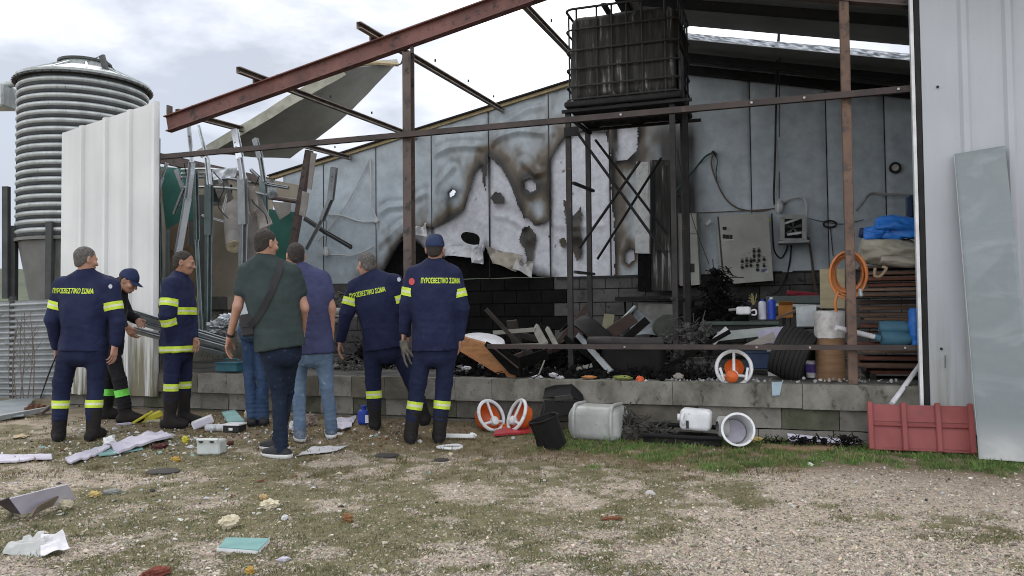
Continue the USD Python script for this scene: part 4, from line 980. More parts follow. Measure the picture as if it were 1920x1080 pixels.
def person(label, Y, J, face, look_up=(0, 0, 1), top='jacket', topm=None, legm=None, hairm=None, skinm=None, foot='boot', cap=None, bands=True, sleeve_bands=True,
           trouser_band=True, bandm=None, text=None, hem=None, bulk=1.0, hc=(1.0, 1.0), handsp=(1, 1), boot_h=0.2, seed=1, hl=0.5, collar=True, extra=None, toe_dir=None, fold=0.27):
    s = 1.0
    j = {k: (at(p[0], p[1], Y + (p[2] if len(p) > 2 else 0.0))) for k, p in J.items()}
    base = (j['toL'] + j['toR']) / 2
    P = thing('person', label, 'person', (base[0], base[1], float(gz(base[0], base[1]))), group=None)
    nk, shL, shR, hipL, hipR = j['nk'], j['shL'], j['shR'], j['hipL'], j['hipR']
    hipM, shM = (hipL + hipR) / 2, (shL + shR) / 2
    latT, latB = nrm(shR - shL), nrm(hipR - hipL)
    for a in 'LR':
        g = float(gz(j['an' + a][0], j['an' + a][1])); 
        j['an' + a] = j['an' + a].copy(); j['an' + a][2] = g + 0.085
        t = j['to' + a] - j['an' + a]; t[2] = 0; j['to' + a] = j['an' + a] + nrm(t) * 0.15; j['to' + a][2] = g + 0.03
    allp = A(list(j.values())); lo, hi = allp.min(0) - 0.22, allp.max(0) + 0.22
    h = 0.013
    # torso levels from hem to neck
    def levels(F, add, k=0.05, low=0.0, top=1.0, w=1.0):
        tb = [(-0.20, 0.180, 0.118), (0.0, 0.180, 0.120), (0.20, 0.172, 0.114), (0.42, 0.180, 0.120), (0.64, 0.196, 0.124), (0.80, 0.200, 0.110), (0.92, 0.165, 0.080), (1.0, 0.09, 0.062)]
        for t, a, r in tb:
            if t < low or t > top: continue
            c = hipM + (shM - hipM) * t * 0.96 + (nk - shM) * max(0, (t - 0.75) / 0.25) * 0.9
            bulge = math.sin(max(0, min(1, t)) * math.pi)
            lat = nrm(latB + (latT - latB) * min(1, max(0, t)))
            spn = nrm(shM - hipM); fw_ = nrm(np.cross(spn, lat)) * -1
            c = c - fw_ * 0.0 * bulge
            a, r = a * bulk * w + add, r * bulk + add
            F.cone(c - lat * (a - r), c + lat * (a - r), r, r, k=k)
        if top >= 1.0:
            for sd, e in ((-1, shL), (1, shR)):
                F.cone(nk - ZZ * 0.015, nk + (e - nk) * 0.75 - ZZ * 0.012, 0.058 + add * 0.5, 0.066 + add * 0.5, k=0.045)
    # ---- skin: one body, finer at head and hands
    BF = Field(lo, hi, 0.018)
    levels(BF, -0.03)
    for a in 'LR':
        BF.cone(j['sh' + a], j['el' + a], 0.046, 0.042, 0.03); BF.cone(j['el' + a], j['wr' + a], 0.041, 0.028, 0.02)
        BF.cone(j['hip' + a], j['kn' + a], 0.075, 0.05, 0.03); BF.cone(j['kn' + a], j['an' + a], 0.048, 0.038, 0.02)
        BF.cone(j['an' + a], j['to' + a], 0.035, 0.025, 0.02)
    hd, hr, eyes, pup, X, ax = head_parts(j['hd'], A(face, float), A(look_up, float), hc[0], nk)
    BF.cone(nk - (nk - shM) * 0.2, j['hd'] + (nk - j['hd']) * 0.35, 0.055, 0.052, 0.02)
    pieces = [BF.mesh(1), hd]
    fwd = nrm(A([face[0], face[1], 0])) if toe_dir is None else nrm(A([*toe_dir, 0.0]))
    for a, on in zip('LR', handsp):
        if not on: continue
        d = nrm(j['wr' + a] - j['el' + a]) * 0.75 + A([0, 0, -0.35])
        bk_ = (latT if a == 'R' else -latT)
        pieces.append(hand(j['wr' + a], d, bk_, fwd, hc[1], curl=hl, right=a == 'R'))
    part(P, 'body', join(pieces), skinm or SKIN, smooth=True)
    part(P, 'hair', hr, hairm or HAIRD, smooth=True)
    for k in (0, 1):
        ep = part(P, 'eye', vf(eyes[k]), EYEW, smooth=True); part(ep, 'pupil', vf(pup[k]), EYED, smooth=True)
    # ---- trousers
    TF = Field(lo, hi, h)
    levels(TF, -0.004, low=-0.21, top=0.25, w=0.93)
    for a in 'LR':
        TF.cone(j['hip' + a], j['kn' + a], 0.098 * bulk, 0.073 * bulk if foot == 'boot' else 0.064 * bulk, 0.03)
        end = j['an' + a] + nrm(j['kn' + a] - j['an' + a]) * (boot_h - 0.07 if foot == 'boot' else -0.02)
        TF.cone(j['kn' + a], end, 0.073 * bulk if foot == 'boot' else 0.064 * bulk, 0.068 if foot == 'boot' else 0.056, 0.025)
        if foot == 'boot':
            pass
    spn = nrm(shM - hipM)
    TF.clip(hipM + spn * 0.07, spn)
    folds = []
    for a in 'LR':
        ax_ = j['an' + a] - j['kn' + a]
        folds += [(j['kn' + a], ax_, 0.05, 0.006 * fold * 2, 0.13), (j['an' + a] + ZZ * 0.10, ax_, 0.045, 0.009 * fold * 2, 0.12), (j['hip' + a] - ZZ * 0.10, ax_ + latB * 0.05, 0.07, 0.005 * fold * 2, 0.16)]
    tr = wrinkle(wrinkle(TF.mesh(1), 0.010, (8, 8, 4), seed, folds), 0.006, (20, 20, 7), seed + 5)
    tp = part(P, 'trousers', tr, legm or NAVYT, smooth=True)
    bm = bandm or LIME
    if trouser_band:
        for a in 'LR':
            L = np.linalg.norm(j['an' + a] - j['kn' + a]); t0 = 1 - (boot_h + 0.085) / L if trouser_band is True or trouser_band < 0.2 else trouser_band
            for k, (x0, x1, mt) in enumerate(((0.0, 0.026, bm), (0.026, 0.046, SILV), (0.046, 0.072, bm))):
                b = band(tr, j['kn' + a], j['an' + a], t0 + x0 / L, t0 + x1 / L, 0.004, 0.13)
                if b: part(tp, 'reflective_band', b, mt if bm is LIME else bm, smooth=True)
    # ---- feet
    for a in 'LR':
        an, to, kn = j['an' + a], j['to' + a], j['kn' + a]
        fd = nrm((to - an) * A([1, 1, 0])); g = an[2] - 0.085
        FB = Field(np.minimum(an, to) - 0.16 - ZZ * 0.02, np.maximum(an, to) + 0.16 + ZZ * (boot_h + 0.02), 0.0095)
        heel = A([*(an[:2] - fd[:2] * 0.055), g + 0.04])
        if foot == 'boot':
            FB.cone(an + A([0, 0, -0.03]), an + nrm(kn - an) * boot_h, 0.057, 0.069, 0.02)
            FB.cone(heel, heel + fd * 0.1, 0.047, 0.045, 0.02); FB.cone(heel + fd * 0.09, heel + fd * 0.215 + ZZ * 0.004, 0.050, 0.043, 0.03)
            FB.cone(an - ZZ * 0.01 + fd * 0.02, heel + fd * 0.16 + ZZ * 0.02, 0.055, 0.04, 0.03)
            FB.clip(an + nrm(kn - an) * boot_h, kn - an)
        else:
            FB.cone(an + A([0, 0, -0.03]), an + A([0, 0, 0.012]), 0.044, 0.047, 0.02)
            FB.cone(heel, heel + fd * 0.1, 0.041, 0.040, 0.02); FB.cone(heel + fd * 0.09, heel + fd * 0.205, 0.045, 0.034, 0.03)
            FB.cone(an - ZZ * 0.02 + fd * 0.02, heel + fd * 0.15 + ZZ * 0.012, 0.045, 0.032, 0.03)
        FB.clip(A([0, 0, g + 0.002]), -ZZ)
        bmesh = FB.mesh(1)
        bp = part(P, 'boot' if foot == 'boot' else 'shoe', wrinkle(bmesh, 0.004, (16, 16, 16), seed), BOOT if foot == 'boot' else (extra or {}).get('shoem', LEATH), smooth=True)
        FS = Field(np.minimum(an, to) - 0.16, np.maximum(an, to) + 0.16, 0.0095)
        sr = 0.004 if foot == 'boot' else 0.008
        FS.cone(heel, heel + fd * 0.1, 0.047 + sr, 0.045 + sr, 0.01); FS.cone(heel + fd * 0.09, heel + fd * (0.215 if foot == 'boot' else 0.205), 0.049 + sr, 0.042 if foot == 'boot' else 0.039, 0.02)
        FS.clip(A([0, 0, g - 0.002]), -ZZ); FS.clip(A([0, 0, g + (0.024 if foot == 'boot' else 0.034)]), ZZ)
        part(bp, 'sole', FS.mesh(0), BLKC if foot == 'boot' else (extra or {}).get('solem', SOLEW), smooth=40)
    # ---- upper garment
    JF = Field(lo, hi, h)
    hem_ = hem if hem is not None else -0.14
    levels(JF, 0.014 if top == 'jacket' else 0.019, low=-0.21, w=1.0 if top == 'jacket' else 1.07)
    for a in 'LR':
        sh, el, wr = j['sh' + a], j['el' + a], j['wr' + a]
        if top == 'jacket':
            JF.cone(sh, el, 0.078 * bulk, 0.066 * bulk, 0.045)
    spn = nrm(shM - hipM)
    JF.clip(hipM + spn * hem_ * np.linalg.norm(shM - hipM), -spn)
    if top == 'jacket':
        for a in 'LR':
            sh, el, wr = j['sh' + a], j['el' + a], j['wr' + a]
            JF.cone(el, wr - nrm(wr - el) * 0.03, 0.066 * bulk, 0.052, 0.018)
        if collar:
            JF.cone(nk - ZZ * 0.02, nk + (j['hd'] - nk) * 0.30, 0.078, 0.070, 0.02); JF.clip(nk + (j['hd'] - nk) * 0.42 , (j['hd'] - nk) + A([face[0], face[1], 0]) * -0.02)
    else:
        for a in 'LR':
            sh, el = j['sh' + a], j['el' + a]
            JF.cone(sh, sh + (el - sh) * 0.55, 0.068 * bulk, 0.066 * bulk, 0.045)
        JF.cone(nk - ZZ * 0.02, nk + (j['hd'] - nk) * 0.22, 0.074, 0.066, 0.02)
        JF.clip(nk + (j['hd'] - nk) * 0.34, (j['hd'] - nk))
    folds = [(j['el' + a], j['wr' + a] - j['el' + a], 0.06, 0.0042 * fold * 2, 0.12) for a in 'LR'] + [(hipM + spn * 0.15, spn + latT * 0.15, 0.075, 0.006 * fold * 2, 0.18),
             (shL - spn * 0.12 + latT * 0.06, latT * 0.6 + spn, 0.06, 0.005 * fold * 2, 0.13), (shR - spn * 0.12 - latT * 0.06, -latT * 0.6 + spn, 0.06, 0.005 * fold * 2, 0.13)]
    jk = wrinkle(wrinkle(JF.mesh(1), 0.013, (6, 6, 4), seed + 3, folds), 0.006, (17, 17, 9), seed + 8)
    jp = part(P, 'jacket' if top == 'jacket' else 'shirt', jk, topm or NAVY, smooth=True)
    if sleeve_bands and top == 'jacket':
        for a in 'LR':
            sh, el = j['sh' + a], j['el' + a]; L = np.linalg.norm(el - sh); t0 = 0.45
            for x0, x1, mt in ((0.0, 0.028, bm), (0.028, 0.046, SILV), (0.046, 0.074, bm)):
                b = band(jk, sh, el, t0 + x0 / L, t0 + x1 / L, 0.004, 0.098)
                if b:
                    v, f = b; c = v[f].mean(1); out = nrm(latT * (1 if a == 'R' else -1)); ctr = sh + (el - sh) * (t0 + 0.1)
                    f = f[((c - ctr) @ out) > -0.085]
                    part(jp, 'reflective_band', (v, f), mt, smooth=True)
    ctx = dict(P=P, jp=jp, jk=jk, tp=tp, tr=tr, j=j, X=X, ax=ax, spn=spn, latT=latT, hipM=hipM, shM=shM, nk=nk, lo=lo, hi=hi)
    if text: back_text(ctx, *text)
    if cap: make_cap(ctx, cap, hc[0])
    return ctx
def project(ctx, mesh2d, anchor, right, upv, off=0.004):
    """Lays a flat mesh (x right, y up, z out) on the garment's surface seen from the camera's side."""
    v, f = mesh2d
    tm = trimesh.Trimesh(*ctx['jk'], process=False)
    right = nrm(right); out = nrm(np.cross(right, upv)); upv = np.cross(out, right)
    o = A(anchor) + v[:, :1] * right + v[:, 1:2] * upv + out * 0.5
    loc, ri, _ = tm.ray.intersects_location(o, np.tile(-out, (len(o), 1)), multiple_hits=False)
    res = o - out * 0.5; dep = np.full(len(o), np.nan); dep[ri] = ((o[ri] - loc) @ out)
    dep = np.where(np.isnan(dep), np.nanmedian(dep), dep)
    return o - out * (dep - off)[:, None] + out * v[:, 2:3] * 1.0, f
def back_text(ctx, px, py, width, tilt=0.0, Yd=0.0, txt='ΠΥΡΟΣΒΕΣΤΙΚΟ ΣΩΜΑ'):
    t = meshkit.text_mesh(txt, 0.046, 0.002, True)
    t = t.subdivide_to_size(0.02)
    v = np.array(t.vertices); w = v[:, 0].max() - v[:, 0].min()
    v[:, 0] = (v[:, 0] - v[:, 0].min() - w / 2) * width / w; v[:, 1] -= 0.023
    a = at(px, py, ctx['shM'][1])
    r = ctx['latT']; up = nrm(ctx['spn'] + r * 0); r = nrm(r + up * tilt)
    part(ctx['jp'], 'lettering', project(ctx, (v, np.array(t.faces)), a, r, up, 0.003), LIME, label='lime yellow lettering across the back')
def make_cap(ctx, kind, s):
    X, ax = ctx['X'], ctx['ax']; r, f, w = ax
    c = X(0, 0, 0)
    F = Field(c - 0.22 * s, c + 0.22 * s, 0.007)
    F.ell(X(0, -0.012, 0.034), ax, A([0.087, 0.106, 0.098]) * s, 0.01)
    F.cone(X(-0.03, -0.012, 0.10), X(0.03, -0.012, 0.10), 0.035 * s, 0.035 * s, 0.03)
    F.clip(X(0, 0.03, 0.028), -w + f * 0.12)
    cp = part(ctx['P'], 'cap', wrinkle(F.mesh(1), 0.003, (14, 14, 14), 4), kind, smooth=True)
    vs = []
    n = 14
    for i in range(n + 1):
        an = math.radians(-62 + 124 * i / n)
        for q in range(5):
            rr = q / 4
            vs.append(X(math.sin(an) * (0.083 + 0.0 * rr), -0.012 + math.cos(an) * 0.10 + rr * 0.075 * math.cos(an * 0.9) ** 0.6, 0.034 - 0.018 * rr - 0.02 * math.sin(an) ** 2 * (1 - 0.2 * rr)))
    vs = A(vs); k = len(vs); top = vs + w * 0.004; f_ = []
    for i in range(n):
        for q in range(4):
            a, b, c2, d = i * 5 + q, (i + 1) * 5 + q, (i + 1) * 5 + q + 1, i * 5 + q + 1
            f_ += [[a, b, c2], [a, c2, d], [a + k, c2 + k, b + k], [a + k, d + k, c2 + k]]
    rim = [i * 5 + 4 for i in range(n + 1)]
    for a, b in zip(rim[:-1], rim[1:]): f_ += [[a, b, b + k], [a, b + k, a + k]]
    part(cp, 'visor', (np.vstack([vs, top]), A(f_)), kind, smooth=40)
    part(cp, 'button', vf(trimesh.Trimesh(np.array(trimesh.creation.icosphere(subdivisions=1, radius=0.008).vertices) + X(0, -0.012, 0.134), trimesh.creation.icosphere(subdivisions=1).faces)), kind)

# --- 1 firefighter at the far left
p1 = person('grey haired firefighter in navy with feet apart, furthest left of the group', 7.46,
    dict(hd=(161, 487), nk=(162, 514), shL=(116, 536), shR=(208, 536), elL=(99, 600, .0), elR=(221, 604, .0), wrL=(107, 652, .10), wrR=(215, 648, -.02), hipL=(132, 643), hipR=(181, 643),
         knL=(117, 715, .03), knR=(180, 718, .03), anL=(110, 812, .0), anR=(174, 812, .0), toL=(108, 812, .5), toR=(198, 812, .22)),
    face=(0.55, 0.8, -0.1), hairm=HAIRG, text=(148, 546, 0.40, -0.02), handsp=(1, 1), boot_h=0.20, seed=11, toe_dir=(0.25, 1), bulk=1.06)
solo('thin_cable', tube(smoothpath([p1['j']['wrL'] - ZZ * 0.06, at(92, 700, 7.6), G(76, 745, 0.01)], 8), 0.007, 6), BLKC, 'thin black wand hanging from the leftmost firefighter’s hand to the ground', 'wand')
# --- 2 person in black with a cap, bending
p2 = person('person in black with navy cap bending forward, green band on trousers', 8.45,
    dict(hd=(241, 527, -.0), nk=(222, 533, .03), shR=(213, 547, -.17), shL=(222, 549, .2), elR=(219, 594, -.22), elL=(240, 590, .22), wrR=(238, 612, -.14), wrL=(258, 600, .12), hipR=(206, 650, -.09), hipL=(209, 650, .1),
         knR=(224, 712, -.11), knL=(203, 712, .14), anR=(236, 770, -.1), anL=(198, 772, .14), toR=(290, 770, -.1), toL=(250, 772, .2)),
    face=(0.85, 0.02, -0.5), look_up=(0.5, 0, 0.85), topm=BLKC, legm=BLKC, sleeve_bands=False, trouser_band=0.28, bandm=GREENB, cap=CAPM, boot_h=0.16, seed=13, toe_dir=(1, 0), bulk=0.92)
solo('handheld_radio', [boxm(at(233, 603, 8.2), rot(0.2, (0, 1, 0)), (0.026, 0.018, 0.055), 0.006), tube([at(236, 596, 8.2), at(240, 580, 8.2)], 0.007, 6)], LEATH, 'small black radio with short aerial held by the capped person in black', 'radio')
# --- 3 firefighter looking right, long jacket
p3 = person('dark haired firefighter looking right, jacket and trousers with many lime bands, tall black boots', 8.1,
    dict(hd=(345, 493, .0), nk=(337, 517, .02), shR=(319, 536, -.17), shL=(346, 534, .18), elR=(312, 592, -.23), elL=(356, 590, .18), wrR=(320, 640, -.16), wrL=(364, 634, .05), hipR=(325, 640, -.09), hipL=(342, 640, .09),
         knR=(322, 708, -.09), knL=(345, 706, .11), anR=(318, 780, -.1), anL=(344, 775, .12), toR=(380, 780, -.16), toL=(400, 775, .08)),
    face=(0.9, 0.18, -0.12), skinm=SKIN2, boot_h=0.27, seed=17, toe_dir=(1, -0.1), hem=-0.19, trouser_band=0.14, bulk=1.04)
# --- 4 person in grey green T-shirt
p4 = person('tall person in grey green T-shirt and dark jeans with a black shoulder bag', 6.72,
    dict(hd=(499, 457, .0), nk=(494, 487, -.01), shL=(459, 511, .02), shR=(551, 511, -.02), elL=(446, 574, -.03), elR=(570, 577, .02), wrL=(430, 634, .08), wrR=(566, 628, .24), hipL=(503, 640, .0), hipR=(545, 638, .0),
         knL=(523, 738, .02), knR=(535, 735, .16), anL=(527, 835, -.05), anR=(522, 825, .22), toL=(470, 835, .05), toR=(470, 825, .30)),
    face=(0.55, 0.8, -0.08), top='shirt', topm=GRNT, legm=DENIM_D, foot='shoe', trouser_band=False, hem=-0.12, seed=23, toe_dir=(0.1, 1), hl=0.45, bulk=0.99)
# --- 5 person in violet T-shirt
p5 = person('person in violet blue T-shirt and washed jeans standing beside the shoulder bag wearer', 7.34,
    dict(hd=(554, 480, .02), nk=(562, 505, .0), shL=(541, 525, .05), shR=(607, 523, -.02), elL=(530, 580, .1), elR=(621, 577, -.02), wrL=(535, 625, .28), wrR=(621, 632, .06), hipL=(564, 645, .02), hipR=(604, 645, -.02),
         knL=(560, 722, .04), knR=(613, 724, .02), anL=(562, 818, .0), anR=(621, 806, .12), toL=(572, 818, -.4), toR=(623, 806, .5)),
    face=(-0.45, 0.85, -0.1), top='shirt', topm=PURT, legm=DENIM_L, foot='shoe', trouser_band=False, hem=-0.16, seed=29, toe_dir=(0.1, 1), hl=0.5, bulk=0.96, extra=dict(shoem=M('grey_sneaker', (0.12, 0.15, 0.2), 0.7, c2=(0.05, 0.06, 0.09), sc=30)))
# --- 6 person bending over, mostly hidden
p6 = person('stooping person in light grey top and blue jeans, mostly hidden by the shoulder bag wearer', 8.05,
    dict(hd=(508, 560, .55), nk=(502, 553, .42), shL=(478, 565, .36), shR=(520, 562, .36), elL=(486, 625, .46), elR=(530, 620, .5), wrL=(505, 665, .56), wrR=(540, 660, .6), hipL=(467, 612, .0), hipR=(492, 612, .0),
         knL=(467, 700, .04), knR=(492, 702, .04), anL=(473, 780, .05), anR=(494, 781, .05), toL=(470, 780, .5), toR=(497, 781, .5)),
    face=(0.1, 0.75, -0.65), look_up=(0, 0.6, 0.8), top='shirt', topm=LGRT, legm=DENIM_M, foot='shoe', trouser_band=False, hem=0.0, seed=31, toe_dir=(0, 1), bulk=0.9, extra=dict(solem=BLKC))
# --- 7 firefighter without cap, arms apart
p7 = person('firefighter with short greying hair and bare head, arms apart, standing left of the capped firefighter', 7.82,
    dict(hd=(687, 496, .0), nk=(699, 515, .0), shL=(666, 535, .02), shR=(741, 530, -.02), elL=(650, 588, .0), elR=(757, 582, .0), wrL=(638, 640, .06), wrR=(763, 630, .08), hipL=(698, 640, .0), hipR=(738, 640, .0),
         knL=(700, 718, .02), knR=(772, 712, .12), anL=(703, 788, .0), anR=(796, 782, .22), toL=(706, 788, .5), toR=(802, 782, .6)),
    face=(-0.6, 0.75, -0.12), hairm=HAIRG, text=(694, 549, 0.37, 0.13), boot_h=0.20, seed=37, toe_dir=(-0.1, 1), bulk=1.03, trouser_band=0.14)
# --- 8 firefighter with cap
p8 = person('firefighter in navy cap seen from behind, rightmost of the group, beside the dark post', 7.22,
    dict(hd=(816, 468, .0), nk=(815, 493, .0), shL=(776, 515, .0), shR=(850, 515, .0), elL=(764, 572, .0), elR=(866, 578, .0), wrL=(757, 624, .05), wrR=(862, 636, .06), hipL=(796, 640, .0), hipR=(837, 640, .0),
         knL=(784, 718, .03), knR=(833, 716, .03), anL=(770, 815, .0), anR=(823, 815, .0), toL=(762, 815, .5), toR=(826, 815, .5)),
    face=(0.12, 0.98, -0.06), cap=CAPM, text=(828, 527, 0.345, 0.0), boot_h=0.20, seed=41, toe_dir=(0, 1), bulk=1.07, trouser_band=0.12)
# --- shoulder bag, strap, wristband, patches, extra bands
def ondress(ctx, px, py, out=0.008):           # a point of the garment under a pixel
    tm = trimesh.Trimesh(*ctx['jk'], process=False); d = ray(px, py)
    loc, _, tri = tm.ray.intersects_location([EYE], [d], multiple_hits=False)
    if len(loc) == 0: return at(px, py, ctx['shM'][1] - 0.14)
    return loc[0] - nrm(d) * out
sp = [ondress(p4, *q, 0.020) for q in ((529, 487), (524, 505), (517, 525), (508, 548), (497, 570), (487, 588))] + [at(477, 602, 6.57), at(468, 612, 6.60)]
spm = smoothpath(sp, 5)
sv = []
for i, q in enumerate(spm):
    t = nrm(spm[min(i + 1, len(spm) - 1)] - spm[max(i - 1, 0)]); sd = nrm(np.cross(t, q - EYE))
    sv += [q - sd * 0.026, q + sd * 0.026]
sv = A(sv); k_ = len(sv); sb_ = sv + nrm(spm[0] - EYE) * 0.004; f_ = []
for i in range(len(spm) - 1):
    a = 2 * i; f_ += [[a, a + 1, a + 3], [a, a + 3, a + 2], [a + k_, a + 3 + k_, a + 1 + k_], [a + k_, a + 2 + k_, a + 3 + k_]]
bag = thing('shoulder_bag', 'black shoulder bag hanging at the hip of the person in grey green T-shirt', 'bag', at(464, 625, 6.62))
part(bag, 'strap', (np.vstack([sv, sb_]), A(f_)), LEATH, smooth=40)
bgm = boxm(at(466, 610, 6.66), rot(0.12, (0, 1, 0)) @ A([[1, 0, 0], [0, 1, 0], [0, 0, 1]]), (0.065, 0.04, 0.095), 0.02)
part(bag, 'pouch', bgm, LEATH)
part(bag, 'flap', boxm(at(466, 602, 6.62), rot(0.12, (0, 1, 0)), (0.067, 0.006, 0.05), 0.004), LEATH)
w_ = p4['j']['wrL']; d_ = nrm(w_ - p4['j']['elL'])
part(p4['P'], 'watch_strap', lathe(w_ - d_ * 0.035, d_, [(0.034, -0.012), (0.037, -0.01), (0.037, 0.01), (0.034, 0.012)], 16), LEATH)
for ctx, px, py, mt, sz in ((p8, 772, 528, PATCHR, 0.032), (p7, 748, 524, PATCHW, 0.022), (p1, 207, 537, PATCHW, 0.02)):
    q = ondress(ctx, px, py, 0.0)
    disc = trimesh.creation.cylinder(radius=sz, height=0.002, sections=20).subdivide_to_size(0.02)
    r_ = nrm(np.cross(nrm(q - EYE), ZZ))
    part(ctx['jp'], 'sleeve_patch', project(ctx, (np.array(disc.vertices) * A([0.8, 1, 1]), np.array(disc.faces)), q, r_, ZZ, 0.004), mt)
j3 = p3['j']
for a, b, t0, rad, seg in ((j3['elR'], j3['wrR'], 0.10, 0.085, 0), (p3['shM'], p3['hipM'], 0.40, 0.30, 1), (p3['shM'], p3['hipM'], 1.08, 0.30, 2)):
    L = np.linalg.norm(b - a)
    for x0, x1, mt in ((0, 0.028, LIME), (0.028, 0.046, SILV), (0.046, 0.074, LIME)):
        bb = band(p3['jk'], a, b, t0 + x0 / L, t0 + x1 / L, 0.004, rad)
        if bb:
            v, f = bb
            if seg == 1:                       # keep the band off the sleeves
                c = v[f].mean(1); e0, e1 = j3['shR'], j3['elR']; ab = e1 - e0
                tt = np.clip(((c - e0) @ ab) / (ab @ ab), 0, 1); f = f[np.linalg.norm(c - e0 - tt[:, None] * ab, axis=1) > 0.098]
            if len(f): part(p3['jp'], 'reflective_band', (v, f), mt, smooth=True)
glv = thing('work_gloves', 'pair of dark gloves held in the capped firefighter’s left hand', 'gloves', at(760, 660, 7.2))
gm, _n = [], 0
for dx in (-0.012, 0.016):
    c = p8['j']['wrL'] + A([dx + 0.01, -0.05, -0.11])
    part(glv, 'glove', hand(c, (0.1 + dx * 4, 0, -1), (-1, -0.4, 0), (0.3, -1, 0), 1.05, 0.25), M('glove_grey', (0.05, 0.05, 0.05), 0.8, c2=(0.13, 0.11, 0.07), sc=25), smooth=True)
# ---------------------------------------------------------------- wrecked light partition at the left end
def stud(pts, v, w=0.055, mat=GALV, label=None, parent=None, name='stud', tw=0.0):
    """A C stud through pixel points at depth v (each may carry its own depth), bent where the points turn."""
    P_ = [onv3(q[0], q[1], q[2] if len(q) > 2 else v) for q in pts]
    ms = []
    for i, (a, b) in enumerate(zip(P_[:-1], P_[1:])):
        ms.append(prof(a, b + nrm(b - a) * 0.01, cprof(w * 1.25, w * 0.8, 0.003, 0.01), up=VV * math.cos(tw + i * 0.5) + UU * math.sin(tw + i * 0.5)))
    return part(parent, name, cat(ms), mat, smooth=20, label=label)
pf = thing('partition_frame', 'bent galvanised steel stud frame of a wrecked partition at the left end', 'wall frame', B(-6.6, 0.9, FZ))
STUDG = M('stud_green_zinc', (0.20, 0.25, 0.25), 0.45, metal=0.5, c2=(0.13, 0.17, 0.17), sc=5)
stud([(392, 325), (391, 440), (389, 640)], 0.9, 0.075, STUDG, parent=pf)
stud([(366, 318), (369, 450), (378, 640)], 0.8, 0.06, STUDG, parent=pf, tw=0.4)
stud([(454, 330), (456, 420), (452, 640)], 0.9, 0.085, GALVD, parent=pf)
stud([(493, 335), (496, 410)], 1.2, 0.07, STUDG, parent=pf)
stud([(297, 380), (300, 520), (305, 650)], 0.75, 0.05, STUDG, parent=pf)
stud([(315, 430), (312, 640)], 0.9, 0.035, STUDG, parent=pf)
for y0, dy, x1 in ((318, 6, 445), (333, 9, 470), (352, 14, 500), (326, 3, 420)):
    part(pf, 'track', tube(smoothpath([onv3(340, y0, 1.0), onv3(390, y0 - 1, 0.95), onv3((390 + x1) / 2, y0 + dy * 0.2, 0.98), onv3(x1, y0 + dy, 1.2)], 6), 0.018, 4), GALVD, smooth=20)
def loose(name, label, cat_, pts, v, w, mat, tw=0.0, holes=()):
    t = thing(name, label, cat_, onv3(pts[-1][0], pts[-1][1], v))
    stud(pts, v, w, mat, parent=t, name='channel', tw=tw)
    for hx, hy in holes:
        q = onv3(hx, hy, v)
        part(t, 'punched_hole', lathe(q - VV * (w * 0.36 + 0.001), -VV, [(w * 0.16, 0), (w * 0.16, 0.002), (0, 0.003)], 10), SHAD)
    return t
loose('loose_stud', 'shiny stud leaning out over the tie beam, leftmost of the upright pair', 'stud', [(354, 236), (360, 304), (352, 372), (334, 474)], 0.5, 0.062, GALV, 0.9, ((357, 256),))
loose('loose_stud', 'shiny stud standing above the tie beam, right one of the upright pair', 'stud', [(372, 233), (388, 296), (393, 345)], 0.55, 0.05, GALV, 0.9)
loose('loose_stud', 'shiny stud with two punched holes rising beside the torn roof panel', 'stud', [(440, 243), (450, 296), (456, 335)], 0.5, 0.062, GALV, 0.0, ((443, 268), (445, 276)))
loose('loose_stud', 'dull stud rising in front of the torn roof panel, right of the holed one', 'stud', [(478, 260), (488, 296), (495, 340)], 0.8, 0.055, GALVD, 0.2)
loose('loose_stud', 'short bright bent stud beside the left cladding edge', 'stud', [(313, 306), (303, 332), (294, 358)], 0.4, 0.05, GALV, 0.9)
loose('loose_stud', 'grey stud with punched holes leaning before the blue grey wall', 'stud', [(627, 314), (620, 374), (604, 412), (574, 468)], 2.6, 0.075, GALVD, 0.1, ((625, 332), (624, 341)))
loose('crossed_stud', 'dark steel strip lying slantwise across the leaning grey stud', 'strip', [(571, 409), (610, 435), (658, 463)], 2.7, 0.05, M('dark_zinc', (0.085, 0.09, 0.095), 0.5, metal=0.4), 0.6)
wp = thing('wrecked_post', 'dark leaning post with torn pale board strips, left of the bare wall', 'post', onv3(548, 470, 2.0))
part(wp, 'post', bar(onv3(580, 282, 2.0), onv3(548, 470, 2.0), 0.09, 0.09, VV, 0.006), BRN)
GREYB = M('torn_grey_board', (0.25, 0.235, 0.215), 0.8, c2=(0.17, 0.155, 0.14), sc=4, c3=(0.33, 0.32, 0.30), spots=0.05, bump=0.3)
part(wp, 'board_strip', sheet(onv3(584, 286, 1.9), onv3(594, 288, 1.9), onv3(584, 356, 1.9), onv3(577, 354, 1.9), 4, 14, 0.015, wave=0.02, wsc=5), GREYB)
part(wp, 'board_strip', sheet(onv3(568, 358, 1.88), onv3(580, 362, 1.88), onv3(574, 408, 1.88), onv3(562, 402, 1.88), 4, 14, 0.015, wave=0.03, wsc=5, seed=4), GREYB)
def board(name, label, cat_, q, v, mat, t=0.014, wave=0.01, seed=0, wsc=2.5, n=10):
    P_ = [onv3(x, y, (v if np.ndim(v) == 0 else v[i])) for i, (x, y) in enumerate(q)]
    return solo(name, sheet(P_[3], P_[2], P_[1], P_[0], n, n, t, wave=wave, seed=seed, wsc=wsc), mat, label, cat_)
board('green_board', 'dark green wall board standing behind the leftmost studs', 'board', [(299, 312), (374, 318), (364, 412), (311, 430)], 1.6, GRN, seed=1)
board('green_board', 'dark green board behind the two heads in T-shirts', 'board', [(504, 392), (556, 398), (549, 540), (508, 540)], 2.9, GRN, seed=2)
